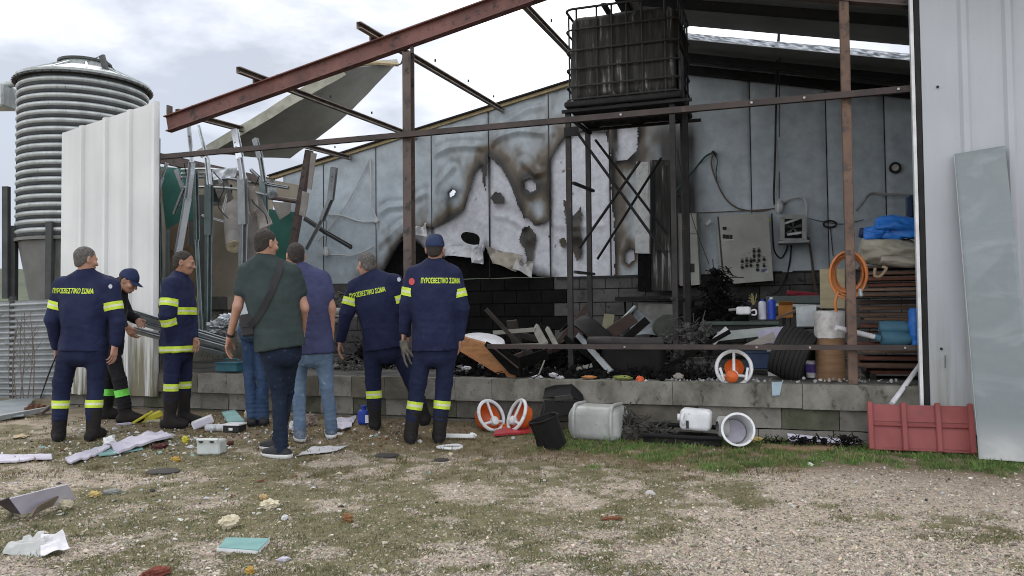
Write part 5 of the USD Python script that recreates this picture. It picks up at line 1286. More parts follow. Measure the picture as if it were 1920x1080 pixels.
board('beige_board', 'tall beige wall panel standing between the studs', 'board', [(397, 386), (450, 384), (450, 556), (396, 556)], 1.5, BGE, 0.04, seed=3)
board('beige_board', 'narrow beige board hanging high between two studs', 'board', [(372, 318), (390, 318), (389, 364), (372, 366)], 1.5, BGE, 0.02, seed=4)
board('beige_board', 'wide brownish board lying level below the eave', 'board', [(494, 334), (566, 348), (560, 376), (498, 370)], 3.2, BGE, 0.02, seed=5)
board('beige_board', 'low brown board leaning behind the leftmost studs', 'board', [(312, 430), (352, 408), (352, 640), (312, 640)], 1.5, M('brown_board', (0.15, 0.115, 0.08), 0.8, c2=(0.10, 0.075, 0.05), sc=3), 0.02, seed=6)
board('grey_board', 'torn mauve grey board hanging down beside the insulation roll', 'board', [(462, 402), (482, 398), (484, 640), (464, 640)], 1.3, GREYB, 0.015, 0.05, 7)
board('grey_board', 'ragged grey board fragment folded over above the green shirted head', 'board', [(468, 366), (486, 362), (506, 418), (488, 430)], [1.2, 1.2, 1.0, 1.0], GREYB, 0.02, 0.08, 8, 4, 14)
board('grey_board', 'grey board scrap hanging in front of the rear green board', 'board', [(508, 378), (546, 380), (542, 400), (524, 412)], 2.7, GREYB, 0.012, 0.04, 9)
solo('steel_pipe', tube([onv3(488, 367, 3.0), onv3(562, 378, 3.0)], 0.04, 10), BRN, 'rusty brown pipe under the level brownish board', 'pipe')
rl = thing('insulation_roll', 'hanging grey roll with pale yellow end between the studs', 'roll', onv3(438, 470, 0.9))
ra, rb_ = onv3(432, 384, 1.5), onv3(439, 462, 0.95)
part(rl, 'roll', tube([ra, ra * 0.5 + rb_ * 0.5, rb_], 0.105, 20), M('roll_skin', (0.24, 0.225, 0.21), 0.8, c2=(0.17, 0.16, 0.15), sc=4, bump=0.4, bsc=25), smooth=40)
part(rl, 'end_face', lathe(rb_, rb_ - ra, [(0.098, 0.0), (0.094, 0.012), (0.03, 0.006), (0.0, -0.01)], 18), M('foam_yellow', (0.42, 0.37, 0.25), 0.9, c2=(0.25, 0.21, 0.13), sc=18, bump=0.6), smooth=40)
# long metal rails sticking out past the plinth
for k, (a, b) in enumerate((((248, 586), (425, 640)), ((243, 598), (430, 652)), ((249, 618), (420, 662)))):
    t = thing('metal_rail', ('upper', 'middle', 'lower')[k] + ' of three grey rails sticking out left beside the firefighter looking right', 'rail', onv3(*a, -0.25))
    part(t, 'rail', prof(onv3(*a, -0.35), onv3(*b, 0.35), cprof(0.06, 0.05, 0.004), up=VV + ZZ * 0.6), GALVD)
    part(t, 'slot', bar(onv3(a[0] + 6, a[1] + 1, -0.39), onv3(a[0] + 60, a[1] + 17, -0.18), 0.006, 0.012, VV), SHAD)
for k, (x, y, s_) in enumerate(((418, 612, 0.10), (398, 640, 0.12), (428, 596, 0.06), (640, 592, 0.09))):
    solo('crushed_metal', crumple(onv3(x, y, 0.45), np.eye(3), (s_ * 1.6, s_, s_ * 0.8), 20, 0.8, k + 3, 9), (GALVD, GREYB, GALV, GREYB)[k], ('crushed zinc scrap behind the bare hand of the grey green shirted person', 'crushed grey scrap on the plinth beside the dark haired firefighter', 'small shiny scrap above the bare wrist with the watch', 'crushed grey scrap right of the violet T-shirt')[k], 'scrap', smooth=False)
tb = thing('toolbox', 'teal plastic crate on the plinth edge at left', 'crate', onv3(434, 697, 0.1))
TEAL = M('teal_plastic', (0.015, 0.09, 0.12), 0.5, c2=(0.01, 0.06, 0.085), sc=5)
c = onv3(434, 688, 0.18)
part(tb, 'body', boxm(c, BX, (0.15, 0.1, 0.05), 0.01), TEAL); part(tb, 'rim', boxm(c + ZZ * 0.05, BX, (0.158, 0.108, 0.008), 0.004), TEAL)
part(tb, 'handle', tube(smoothpath([c + UU * -0.1 + ZZ * 0.055, c + UU * -0.08 + ZZ * 0.09, c + UU * 0.08 + ZZ * 0.09, c + UU * 0.1 + ZZ * 0.055], 5), 0.008, 6), TEAL)

# ---------------------------------------------------------------- wires and lamps on the back wall
WIRE = M('black_wire', (0.014, 0.014, 0.015), 0.6); WIREW = M('white_wire', (0.42, 0.43, 0.43), 0.6); WIREG = M('green_wire', (0.015, 0.05, 0.04), 0.6); WIREB = M('brown_wire', (0.10, 0.075, 0.055), 0.6)
def cable(label, px, v=D - 0.04, r=0.008, mat=None, n=6, name='cable'):
    return solo(name, tube(smoothpath([onv3(q[0], q[1], q[2] if len(q) > 2 else v) for q in px], n), r, 6), mat or WIRE, label, 'cable')
cable('white cable sagging from the purlin end towards the lower left lamp', [(693, 296), (668, 350), (640, 398), (602, 446), (596, 448)], mat=WIREW, r=0.009)
cable('white cable dropping straight from the purlin end to the junction box', [(694, 298), (696, 345), (696, 380), (703, 402), (707, 412)], mat=WIREW, r=0.011)
cable('light conduit running left from the junction box', [(612, 402), (640, 404), (676, 415), (707, 415)], mat=WIREW, r=0.014)
cable('pale cable looping between the lower left lamp and the wall seam', [(618, 478), (640, 478), (662, 479), (690, 468), (702, 461)], mat=WIREW, r=0.012)
cable('thin black wire holding the lower left lamp', [(611, 408), (612, 440), (611, 462)], r=0.005)
jb = thing('junction_box', 'small white round junction box on the wall seam', 'junction box', onv3(707, 414, D))
part(jb, 'box', lathe(onv3(707, 414, D), -VV, [(0.045, 0), (0.045, 0.04), (0.036, 0.055), (0, 0.058)], 16), WIREW); part(jb, 'gland', tube([onv3(707, 414, D - 0.03), onv3(707, 430, D - 0.03)], 0.012, 6), WIREW)
def bulkhead(label, px, py, s, v=D - 0.06):
    t = thing('bulkhead_lamp', label, 'lamp', onv3(px, py, v)); c = onv3(px, py, v)
    part(t, 'base', lathe(c + ZZ * s * 0.95, -ZZ, [(0, -0.02), (s * 0.42, -0.01), (s * 0.5, 0.0), (s * 0.52, s * 0.35), (s * 0.35, s * 0.36)], 18), WIREW)
    part(t, 'glass', lathe(c + ZZ * s * 0.6, -ZZ, [(s * 0.50, 0), (s * 0.55, s * 0.4), (s * 0.5, s * 0.9), (s * 0.3, s * 1.25), (0, s * 1.38)], 18), M('milky_glass', (0.52, 0.53, 0.52), 0.25), smooth=True)
    for a in range(4):
        d = UU * math.cos(a * math.pi / 4) - VV * math.sin(a * math.pi / 4)
        part(t, 'guard_wire', tube([c + ZZ * s * 0.6 + d * s * 0.53, c + ZZ * s * 0.1 + d * s * 0.58, c - ZZ * s * 0.5 + d * s * 0.4, c - ZZ * s * 0.82, c - ZZ * s * 0.5 - d * s * 0.4, c + ZZ * s * 0.1 - d * s * 0.58, c + ZZ * s * 0.6 - d * s * 0.53], s * 0.035, 5), WIREW)
    return t
bulkhead('white caged lamp hanging low on the wall above the bare headed heads', 611, 474, 0.085)
bulkhead('white caged lamp right of the large control cabinet', 1461, 390, 0.10)
cable('black cable hanging from the roof down to the right caged lamp', [(1466, 0, 2.4), (1458, 90, 3.4), (1455, 200, D - 0.06), (1453, 300), (1451, 360), (1452, 385)], r=0.013)
cable('thin wire beside the hanging black cable', [(1462, 60, 3.2), (1461, 240), (1461, 372)], r=0.006)
cable('green cable slanting up to the wall hook left of the control cabinet', [(1268, 357, 3.5), (1300, 320), (1322, 294), (1337, 286)], mat=WIREG, r=0.014)
cable('brown cable hanging in a curve from the wall hook to the cabinet top', [(1337, 286), (1334, 310), (1347, 348), (1362, 374), (1385, 391), (1420, 396), (1445, 392)], mat=WIREB, r=0.012)
cable('second thin cable hanging from the wall hook', [(1338, 288), (1345, 300), (1343, 330), (1352, 358), (1368, 381)], r=0.007)
cable('long level cable above the cabinets', [(1262, 400), (1300, 399), (1340, 398), (1395, 395), (1450, 391), (1475, 381)], mat=WIREB, r=0.008)
cable('thin black wire slanting down past the small cabinet', [(1268, 276, 3.6), (1284, 355, 3.8), (1303, 425, 3.85), (1329, 494, 3.7)], r=0.006)
cable('looped black cable under the wall fan', [(1447, 400), (1449, 440), (1452, 470), (1464, 484), (1474, 470), (1478, 455)], r=0.010)
cable('black cable dropping from the wall fan to the bench', [(1484, 455), (1481, 490), (1474, 520), (1460, 545, 3.7), (1448, 552, 3.4)], r=0.012)
cable('thin level wire right of the wall fan', [(1512, 408), (1540, 415), (1580, 420), (1620, 412)], r=0.005)
cable('short frayed black wire at the burnt steel leg', [(1270, 365, 3.4), (1280, 372, 3.5), (1290, 360, 3.6), (1296, 342, 3.6)], r=0.007)
cable('brown cable hanging below the white pipe bend', [(1516, 445), (1521, 480), (1526, 520), (1530, 545, 3.8)], mat=WIREB, r=0.018)
cable('white bent pipe arching over the wall fan', [(1470, 378), (1485, 372), (1502, 369), (1511, 378), (1513, 400), (1513, 440)], mat=WIREW, r=0.022, name='conduit_pipe', v=D - 0.1)
cable('grey bent pipe high on the right of the wall', [(1607, 394, 3.6), (1619, 378, 3.8), (1633, 363), (1660, 364), (1720, 366)], mat=M('grey_pipe', (0.3, 0.3, 0.29), 0.5), r=0.020, n=4, name='conduit_pipe', v=D - 0.1)
solo('wall_hook', tube(smoothpath([onv3(1334, 288, D), onv3(1337, 284, D - 0.06), onv3(1344, 290, D - 0.06)], 5), 0.014, 6), SHAD, 'dark hook on the wall holding green and brown cables', 'hook')
rg = thing('oval_hanger', 'dark oval ring hanging on the wall left of the orange hose', 'ring', onv3(1556, 420, D - 0.04))
part(rg, 'ring', tube([onv3(1556 + 12 * math.cos(a), 420 + 6 * math.sin(a), D - 0.05) for a in np.linspace(0, 2 * math.pi, 25)], 0.013, 6), SHAD)
part(rg, 'wire', tube([onv3(1557, 427, D - 0.04), onv3(1562, 480, D - 0.04)], 0.006, 5), SHAD)
wd = thing('wall_gauge', 'small round pale gauge in a black ring high on the right wall', 'gauge', onv3(1678, 315, D))
gc_ = onv3(1678, 315, D)
part(wd, 'bezel', lathe(gc_, -VV, [(0.075, 0), (0.075, 0.04), (0.045, 0.045), (0.045, 0.03)], 24), SHAD)
part(wd, 'face', lathe(gc_, -VV, [(0.046, 0.034), (0.0, 0.036)], 20), M('gauge_face', (0.42, 0.41, 0.36), 0.4))
part(wd, 'needle', bar(gc_ - VV * 0.04, gc_ - VV * 0.04 + UU * 0.02 + ZZ * 0.02, 0.004, 0.002, VV), SHAD)

# ---------------------------------------------------------------- control cabinets
CAB = M('cabinet_grey', (0.27, 0.275, 0.245), 0.45, c2=(0.21, 0.212, 0.19), sc=2.2, c3=(0.12, 0.115, 0.10), spots=0.02)
CABD = M('cabinet_dark', (0.03, 0.03, 0.028), 0.6)
def quadbox(px, v0, t, mat, parent, name, label=None):
    f_ = [onv3(x, y, v0) for x, y in px]; b_ = [q + VV * t for q in f_]
    m = manifold3d.Manifold.hull_points(A(f_ + b_)); return part(parent, name, m, mat, smooth=False, label=label)
bc = thing('control_cabinet', 'large grey control cabinet with rows of black knobs, its lower corner bent', 'cabinet', onv3(1400, 530, D))
quadbox([(1344, 404), (1436, 398), (1446, 522), (1350, 526)], 3.98, 0.21, CAB, bc, 'housing')
quadbox([(1348, 407), (1440, 398), (1450, 526), (1376, 532), (1357, 508)], 3.94, 0.018, CAB, bc, 'door')
quadbox([(1345, 406), (1349, 407), (1358, 508), (1353, 506)], 3.955, 0.012, CABD, bc, 'door_gap')
def cpt(x, y, v=3.938, s=3.376, ox=1240, oy=240): return onv3(ox + x / s, oy + y / s, v)
for x, y in ((512, 845), (512, 882), (540, 838), (540, 872), (567, 840), (567, 870), (587, 778), (587, 808), (587, 838), (617, 776), (617, 806), (617, 838), (650, 832), (650, 872), (609, 868), (609, 898), (424, 908)):
    kp = part(bc, 'knob', lathe(cpt(x, y), -VV, [(0.022, 0), (0.022, 0.012), (0.014, 0.014), (0.014, 0.03), (0, 0.03)], 12), SHAD)
    part(kp, 'tag', boxm(cpt(x, y - 16, 3.937), BX, (0.018, 0.002, 0.006)), CABD)
part(bc, 'switch', boxm(cpt(400, 635), BX, (0.026, 0.012, 0.02), 0.004), SHAD)
for x in (398, 418, 440): part(bc, 'meter', boxm(cpt(x, 686 + (x - 398) * 0.1), BX, (0.02, 0.008, 0.028), 0.003), SHAD)
part(bc, 'label_strip', boxm(cpt(428, 708), BX, (0.06, 0.003, 0.008)), WIREW)
part(bc, 'badge', boxm(cpt(650, 902), BX, (0.035, 0.004, 0.022)), M('badge_blue', (0.05, 0.06, 0.14), 0.5)); part(bc, 'badge_plate', boxm(cpt(668, 910, 3.934), BX, (0.022, 0.003, 0.014)), WIREW)
part(bc, 'warning_sticker', (A([cpt(670, 575), cpt(690, 575), cpt(680, 600)]), A([[0, 2, 1]])), M('sticker_yellow', (0.35, 0.33, 0.05), 0.6), smooth=False)
sc2 = thing('small_cabinet', 'narrow grey control cabinet beside the burnt stand leg', 'cabinet', onv3(1291, 536, D))
quadbox([(1271, 400), (1306, 400), (1312, 532), (1273, 534)], 3.96, 0.22, CAB, sc2, 'housing')
quadbox([(1273, 440), (1307, 440), (1312, 534), (1275, 536)], 3.94, 0.016, CAB, sc2, 'door')
quadbox([(1271, 401), (1305, 401), (1307, 437), (1273, 438)], 3.945, 0.012, CAB, sc2, 'upper_cover')
part(sc2, 'display', boxm(cpt(187, 886), BX, (0.05, 0.006, 0.06), 0.003), SHAD); part(sc2, 'knob', lathe(cpt(155, 906), -VV, [(0.012, 0), (0.012, 0.012), (0, 0.013)], 10), SHAD); part(sc2, 'knob', lathe(cpt(155, 880), -VV, [(0.012, 0), (0.012, 0.012), (0, 0.013)], 10), SHAD)
tape = M('torn_paper', (0.5, 0.5, 0.5), 0.8)
solo('torn_notice', sheet(onv3(1322, 418, 4.12), onv3(1331, 411, 4.1), onv3(1334, 416, 4.08), onv3(1325, 424, 4.1), 5, 5, 0.003, 0.02), tape, 'white paper scrap between the two control cabinets', 'paper')
fan = thing('wall_fan', 'grey broken fan housing hanging on the wall right of the large cabinet', 'fan', onv3(1487, 458, D))
FG = M('fan_grey', (0.24, 0.245, 0.24), 0.5, c2=(0.17, 0.175, 0.17), sc=4)
def frame_px(x0, y0, x1, y1, v, t, w, mat, parent, name):
    for a, b in (((x0, y0), (x1, y0)), ((x1, y0), (x1, y1)), ((x1, y1), (x0, y1)), ((x0, y1), (x0, y0))):
        part(parent, name, bar(onv3(*a, v), onv3(*b, v), t, w, VV, 0.004), mat)
frame_px(1467, 408, 1508, 452, 3.9, 0.06, 0.2, FG, fan, 'frame')
part(fan, 'backplate', boxm(onv3(1487, 430, 4.1), BX, (0.15, 0.02, 0.17)), SHAD)
part(fan, 'tray', boxm(onv3(1488, 455, 3.85), BX, (0.20, 0.16, 0.018), 0.006), FG)
for a in range(5):
    an = a * 1.256; c = onv3(1487, 427, 4.02)
    part(fan, 'blade', sheet(c, c + (UU * math.cos(an) + ZZ * math.sin(an)) * 0.12 - VV * 0.02, c + (UU * math.cos(an + .5) + ZZ * math.sin(an + .5)) * 0.12 + VV * 0.03, c + (UU * math.cos(an + .6) + ZZ * math.sin(an + .6)) * 0.05, 4, 4, 0.004), FG)
part(fan, 'loose_slat', bar(onv3(1468, 420, 3.82), onv3(1500, 409, 3.82), 0.03, 0.008, VV), WIREW)
part(fan, 'loose_slat', bar(onv3(1476, 440, 3.82), onv3(1503, 436, 3.82), 0.03, 0.008, VV), WIREW)
# pale board strip and charred cabinet behind the stand
solo('pale_board_strip', sheet(onv3(1191, 474, 3.6), onv3(1217, 474, 3.6), onv3(1216, 304, 3.6), onv3(1193, 303, 3.6), 6, 24, 0.04, wave=0.01), M('pale_board', (0.42, 0.43, 0.43), 0.7, c2=(0.28, 0.28, 0.27), sc=9, c3=(0.1, 0.09, 0.08), spots=0.1), 'narrow pale upright board behind the crossed braces', 'board')
ch = thing('charred_cabinet', 'burnt out black upright cabinet behind the right leg of the stand', 'cabinet', onv3(1230, 548, 3.7))
quadbox([(1219, 300), (1262, 300), (1262, 545), (1219, 545)], 3.75, 0.3, TANKM, ch, 'housing'); quadbox([(1196, 476), (1219, 476), (1219, 546), (1196, 546)], 3.7, 0.3, CHAR, ch, 'side_box')
quadbox([(1228, 310), (1256, 310), (1257, 470), (1229, 470)], 3.72, 0.02, TANKM, ch, 'door')
sl = thing('sooty_shelf', 'sooty wall shelf under the burnt cabinets', 'shelf', onv3(1230, 560, 3.5))
part(sl, 'board', boxm(onv3(1238, 559, 3.7), BX, (0.6, 0.2, 0.025), 0.005), SOOTM)
for dx in (-0.5, 0.45): part(sl, 'bracket', bar(onv3(1238, 566, 3.75) + UU * dx, onv3(1238, 600, 4.1) + UU * dx, 0.03, 0.03), SOOTM)

# ---------------------------------------------------------------- right hand corner: timber, hose, drum, tyre
WOODS = [M(f'plank_{n}', c, 0.75, c2=A(c) * 0.55, sc=3, stretch=(1, 1, 8), bump=0.3) for n, c in (('red', (0.12, 0.042, 0.026)), ('brown', (0.115, 0.066, 0.04)), ('dark', (0.05, 0.032, 0.026)), ('tan', (0.19, 0.12, 0.075)))]
zs_ = FZ + 0.05; k = 0
u0_, _ = onv(1600, 600, 0.7)
rk = thing('timber_rack', 'dark steel rack holding the stacked reddish planks', 'rack', B(u0_ + 0.6, 0.9, FZ))
for du in (0.12, 1.1):
    part(rk, 'bearer', bbox(u0_ + du, u0_ + du + 0.06, 0.62, 1.5, FZ, FZ + 0.05), SOOTM)
part(rk, 'upright', bbox(u0_ + 1.25, u0_ + 1.3, 1.48, 1.53, FZ, 1.75), SOOTM)
PN = ['lowest plank', 'second plank from the bottom', 'third plank from the bottom', 'fourth plank from the bottom', 'fifth plank from the bottom', 'sixth plank from the bottom', 'seventh plank from the bottom', 'eighth plank from the bottom', 'ninth plank from the bottom', 'tenth plank from the bottom', 'eleventh plank from the bottom', 'twelfth plank from the bottom', 'thirteenth plank from the bottom', 'fourteenth plank from the bottom', 'fifteenth plank from the bottom', 'sixteenth plank from the bottom', 'seventeenth plank from the bottom', 'topmost plank']
r_ = random.Random(5)
for k in range(18):
    t = 0.022 + 0.018 * r_.random(); a = (r_.random() - 0.5) * 0.09; du = 0.16 * (r_.random() - 0.3); dv = 0.16 * r_.random()
    c = B(u0_ + 0.75 + du, 0.78 + dv, zs_ + t / 2)
    d = UU * math.cos(a) + VV * math.sin(a) + ZZ * 0.012 * (r_.random() - 0.5)
    m = bar(c - d * 0.70, c + d * 0.72, 0.2 + 0.3 * r_.random(), t, ZZ, 0.004)
    solo('plank', m, WOODS[r_.choice([0, 0, 1, 1, 2, 2, 3])], PN[k] + ' in the reddish timber stack at right', 'plank', group='stacked planks')
    zs_ += t + 0.018 + 0.02 * r_.random()
ZS = zs_
SACK = M('beige_canvas', (0.33, 0.31, 0.255), 0.85, c2=(0.23, 0.215, 0.17), sc=3, bump=0.4, bsc=30)
BLUE = M('blue_tarpaulin', (0.02, 0.155, 0.52), 0.45, c2=(0.012, 0.10, 0.38), sc=4, bump=0.3, bsc=20)
BLUD = M('dark_blue_cloth', (0.01, 0.02, 0.06), 0.7); STEELB = M('slate_blue_cloth', (0.055, 0.15, 0.21), 0.7, c2=(0.035, 0.10, 0.15), sc=4, bump=0.3, bsc=30)
def bundle(parent, name, a, b, r, mat, seed, squash=0.75, rag=0.5, sc=3.0):
    a, b = A(a), A(b); pts = smoothpath([a, a * .66 + b * .34, a * .33 + b * .67, b], 8); n = len(pts)
    tt = np.linspace(0, 1, n); rr = r * (0.55 + 0.45 * np.sin(np.clip(tt * 1.1 + 0.12, 0, 1) * math.pi) ** 0.35)
    v, f = tube(pts, rr, 36)
    ax_ = nrm(b - a); ctr = a + ((v - a) @ ax_)[:, None] * ax_; dz = v - ctr
    dz[:, 2] *= squash
    dz *= (1 + rag * (meshkit.fbm(v * A([sc * 1.6, sc * 1.6, sc * 5]) + seed, 4, seed) - 0.5))[:, None]
    return part(parent, name, (ctr + dz, f), mat, smooth=True)
sk = thing('canvas_sack', 'beige folded canvas lying on top of the timber stack', 'canvas', onv3(1668, 500, 0.8))
bundle(sk, 'canvas', onv3(1612, 468, 0.85), onv3(1745, 478, 0.85), 0.17, SACK, 4, 0.72, 1.1, 3.2)
bundle(sk, 'fold', onv3(1650, 488, 0.72), onv3(1745, 496, 0.72), 0.10, SACK, 7, 0.5, 0.5, 3)
tp_ = thing('blue_tarpaulin', 'bright blue rolled tarpaulin on the beige canvas', 'tarpaulin', onv3(1668, 455, 0.8))
bundle(tp_, 'roll', onv3(1640, 428, 0.85), onv3(1750, 430, 0.85), 0.125, BLUE, 12, 0.9, 1.3, 4.5)
bundle(tp_, 'loose_end', onv3(1618, 438, 0.8), onv3(1668, 436, 0.8), 0.07, BLUE, 15, 0.9, 1.2, 6)
bundle(tp_, 'dark_lining', onv3(1611, 436, 0.82), onv3(1632, 438, 0.82), 0.055, BLUD, 17, 0.9, 0.6, 4)
bf_ = thing('blue_window', 'dark blue frame at the right edge of the opening, above the tarpaulin', 'frame', onv3(1715, 410, 2.2))
frame_px(1705, 370, 1760, 412, 2.2, 0.05, 0.05, M('frame_blue', (0.012, 0.03, 0.085), 0.5), bf_, 'rail')
part(bf_, 'panel', boxm(onv3(1735, 392, 2.23), BX, (0.2, 0.006, 0.16)), M('frame_glass', (0.1, 0.16, 0.2), 0.3))
b2 = thing('slate_blue_roll', 'slate blue rolled mats on the low rail at right', 'mat', onv3(1680, 650, 0.4))
bundle(b2, 'mat_roll', onv3(1648, 614, 0.5), onv3(1722, 616, 0.5), 0.075, STEELB, 21, 0.9, 0.25, 3); bundle(b2, 'mat_roll', onv3(1652, 634, 0.42), onv3(1722, 636, 0.42), 0.075, STEELB, 23, 0.9, 0.25, 3)
bundle(thing('blue_sheet', 'bright blue sheet hanging at the opening’s right edge above the pipe', 'sheet', onv3(1717, 650, 0.4)), 'sheet', onv3(1714, 578, 0.42), onv3(1716, 648, 0.38), 0.05, BLUE, 27, 1.0, 0.5, 4)
PVC = M('white_pvc', (0.58, 0.58, 0.60), 0.35)
pv = thing('white_pipe', 'white pipe lying across the barrel towards the slate blue rolls', 'pipe', onv3(1605, 622, 0.15))
part(pv, 'pipe', tube([onv3(1568, 614, 0.12), onv3(1640, 632, 0.3)], 0.024, 14), PVC); part(pv, 'elbow', tube([onv3(1638, 631, 0.3), onv3(1648, 634, 0.32)], 0.031, 14), STEELB)
solo('white_pipe', tube([G(1670, 772, 0.02) * 0 + onv3(1672, 757, -0.16), onv3(1728, 680, 0.25)], 0.021, 14), PVC, 'white pipe leaning up from behind the red plastic panel', 'pipe')
HOSE = M('orange_hose', (0.46, 0.165, 0.05), 0.45, c2=(0.36, 0.12, 0.035), sc=9)
hz = thing('orange_hose', 'coiled orange hose hanging on the rusty brown post', 'hose', onv3(1590, 560, 0.22))
for k in range(9):
    ou, oz = 34 - 0.9 * k + 2.0 * math.sin(k * 2.1), 42 - 1.2 * k + 2 * math.cos(k * 1.7)
    cx, cy = 1590 + 2.5 * math.sin(k * 2.7), 513 + 3 * math.cos(k * 1.3)
    part(hz, 'coil', tube([onv3(cx + ou * math.cos(a), cy + oz * math.sin(a), 0.2 + 0.018 * k + 0.01 * math.sin(a * 3)) for a in np.linspace(0, 2 * math.pi, 41)], 0.0105, 8), HOSE, smooth=True)
part(hz, 'tail', tube(smoothpath([onv3(1572, 548, 0.2), onv3(1566, 566, 0.2), onv3(1568, 585, 0.22)], 6), 0.0125, 8), HOSE)
part(hz, 'valve', lathe(onv3(1613, 552, 0.2), ZZ, [(0, -0.02), (0.022, -0.018), (0.026, 0), (0.018, 0.02), (0.018, 0.05), (0, 0.05)], 12), GALVD)
solo('hook_handle', tube(smoothpath([onv3(1641, 503, 0.62), onv3(1640, 516, 0.6), onv3(1650, 518, 0.6), onv3(1662, 504, 0.6), onv3(1655, 500, 0.62)], 6), 0.014, 8), M('tan_plastic', (0.33, 0.25, 0.16), 0.5), 'tan plastic handle hanging under the beige canvas', 'handle')
PLY = M('plywood', (0.30, 0.26, 0.165), 0.75, c2=(0.23, 0.19, 0.12), sc=3, stretch=(1, 1, 5))
board('plywood_board', 'pale plywood board standing behind the orange hose', 'board', [(1537, 504), (1584, 504), (1584, 578), (1538, 578)], 1.3, PLY, 0.018, 0.004, 3)
du_, dz_ = onv(1559, 712, 0.36)
dr = thing('fibre_drum', 'brown fibre drum with clear plastic wrap round its top', 'drum', B(du_, 0.5, FZ))
FIB = M('fibre_board', (0.20, 0.115, 0.06), 0.8, c2=(0.14, 0.078, 0.04), sc=3, stretch=(1, 1, 6), c3=(0.1, 0.06, 0.035), spots=0.08)
zt_ = onv(1559, 584, 0.4)[1]
part(dr, 'shell', lathe(B(du_, 0.5, FZ), ZZ, [(0, 0.002), (0.128, 0.002), (0.132, 0.012), (0.130, 0.03), (0.130, (zt_ - FZ) * 0.62), (0.132, (zt_ - FZ) * 0.63), (0.129, zt_ - FZ - 0.06), (0, zt_ - FZ - 0.06)], 36), FIB)
part(dr, 'bottom_hoop', lathe(B(du_, 0.5, FZ), ZZ, [(0.130, 0.005), (0.136, 0.005), (0.136, 0.03), (0.130, 0.03)], 36), FIB)
WRAP = usdkit.material(stage, LK + 'clear_wrap', {'t': ('transparent_bsdf', {'color': (0.8, 0.8, 0.8)}), 'g': ('principled_bsdf', {'base_color': (0.42, 0.41, 0.40), 'roughness': 0.3}), 'n': ('noise_texture', {'scale': 14.0, 'detail': 4.0}), 'tc': ('texture_coordinate', {}),
       'r': ('rgb_ramp', {'ramp': [(0.35, (0.3, 0.3, 0.3)), (0.65, (0.9, 0.9, 0.9))]}), 'm': ('mix_closure', {})}, [('tc.object', 'n.vector'), ('n.fac', 'r.fac'), ('r.color', 'm.fac'), ('t.BSDF', 'm.closure1'), ('g.BSDF', 'm.closure2')], surface='m.closure')
wv_ = lathe(B(du_, 0.5, FZ), ZZ, [(0.134, (zt_ - FZ) * 0.62), (0.138, (zt_ - FZ) * 0.7), (0.136, (zt_ - FZ) * 0.85), (0.14, zt_ - FZ), (0.10, zt_ - FZ + 0.01)], 48)
wv2 = (wv_[0] + (meshkit.fbm(wv_[0] * 14, 3, 3) - 0.5)[:, None] * A([0.03, 0.03, 0.02]), wv_[1])
part(dr, 'plastic_wrap', wv2, WRAP, smooth=True)
TYR = M('tyre_rubber', (0.011, 0.011, 0.011), 0.75, c2=(0.018, 0.017, 0.016), sc=6, bump=0.4, bsc=30, spec=0.25)
ty = thing('old_tyre', 'worn black tyre standing with its grooved tread to the front', 'tyre', onv3(1490, 712, 0.3))
tc_ = onv3(1489, 664, 0.55); ta = nrm(UU * 0.90 + ZZ * -0.34 - VV * 0.22)
W2 = 0.165; R2 = 0.255
prof_t = [(R2 * 0.6, -W2 * 0.75), (R2 * 0.8, -W2), (R2 * 0.96, -W2 * 0.95)]
for g in range(7):
    x0 = -W2 * 0.86 + g * W2 * 1.72 / 7; x1 = x0 + W2 * 1.72 / 7
    bu = lambda x: R2 * (1 - 0.06 * (x / W2) ** 2)
    prof_t += [(bu(x0), x0), (bu(x1) , x1 - 0.010), (bu(x1) - 0.006, x1 - 0.008), (bu(x1) - 0.006, x1 - 0.001)]
prof_t += [(R2 * 0.96, W2 * 0.95), (R2 * 0.8, W2), (R2 * 0.6, W2 * 0.75), (R2 * 0.56, W2 * 0.6), (R2 * 0.56, -W2 * 0.6), (R2 * 0.6, -W2 * 0.75)]
part(ty, 'casing', lathe(tc_, ta, prof_t, 56), TYR, smooth=25)
part(ty, 'bead', lathe(tc_, ta, [(R2 * 0.55, W2 * 0.78), (R2 * 0.63, W2 * 0.80), (R2 * 0.6, W2 * 0.72)], 40), TYR)

# ---------------------------------------------------------------- workbench and things on it
GTOP = M('bench_green', (0.03, 0.05, 0.04), 0.6, c2=(0.018, 0.028, 0.024), sc=6)
bn = thing('work_bench', 'dark green work bench with black legs in the back right', 'bench', onv3(1390, 640, 1.2))
bz = onv(1390, 603, 1.3)[1]; bu0, bu1 = onv(1316, 603, 1.3)[0], onv(1462, 603, 1.3)[0]
part(bn, 'top', bbox(bu0, bu1, 1.1, 1.7, bz - 0.035, bz, 0.006), GTOP); part(bn, 'apron', bbox(bu0 + 0.05, bu1 - 0.05, 1.13, 1.15, bz - 0.13, bz - 0.036), SHAD)
for uu in (bu0 + 0.05, bu1 - 0.05):
    for vv_ in (1.15, 1.65): part(bn, 'leg', bbox(uu - 0.022, uu + 0.022, vv_ - 0.022, vv_ + 0.022, FZ, bz - 0.036), SHAD)
part(bn, 'stretcher', bbox(bu0 + 0.08, bu1 - 0.08, 1.63, 1.66, FZ + 0.12, FZ + 0.16), SHAD)
s2 = thing('rear_shelf', 'grey green shelf with a pale edge strip behind the bench', 'shelf', onv3(1500, 575, 2.4))
part(s2, 'board', boxm(onv3(1500, 562, 2.6), BX, (0.38, 0.2, 0.045), 0.006), M('shelf_green', (0.07, 0.09, 0.085), 0.7)); part(s2, 'edge_strip', bar(onv3(1440, 571, 2.3), onv3(1572, 575, 2.3), 0.03, 0.03), WIREW)
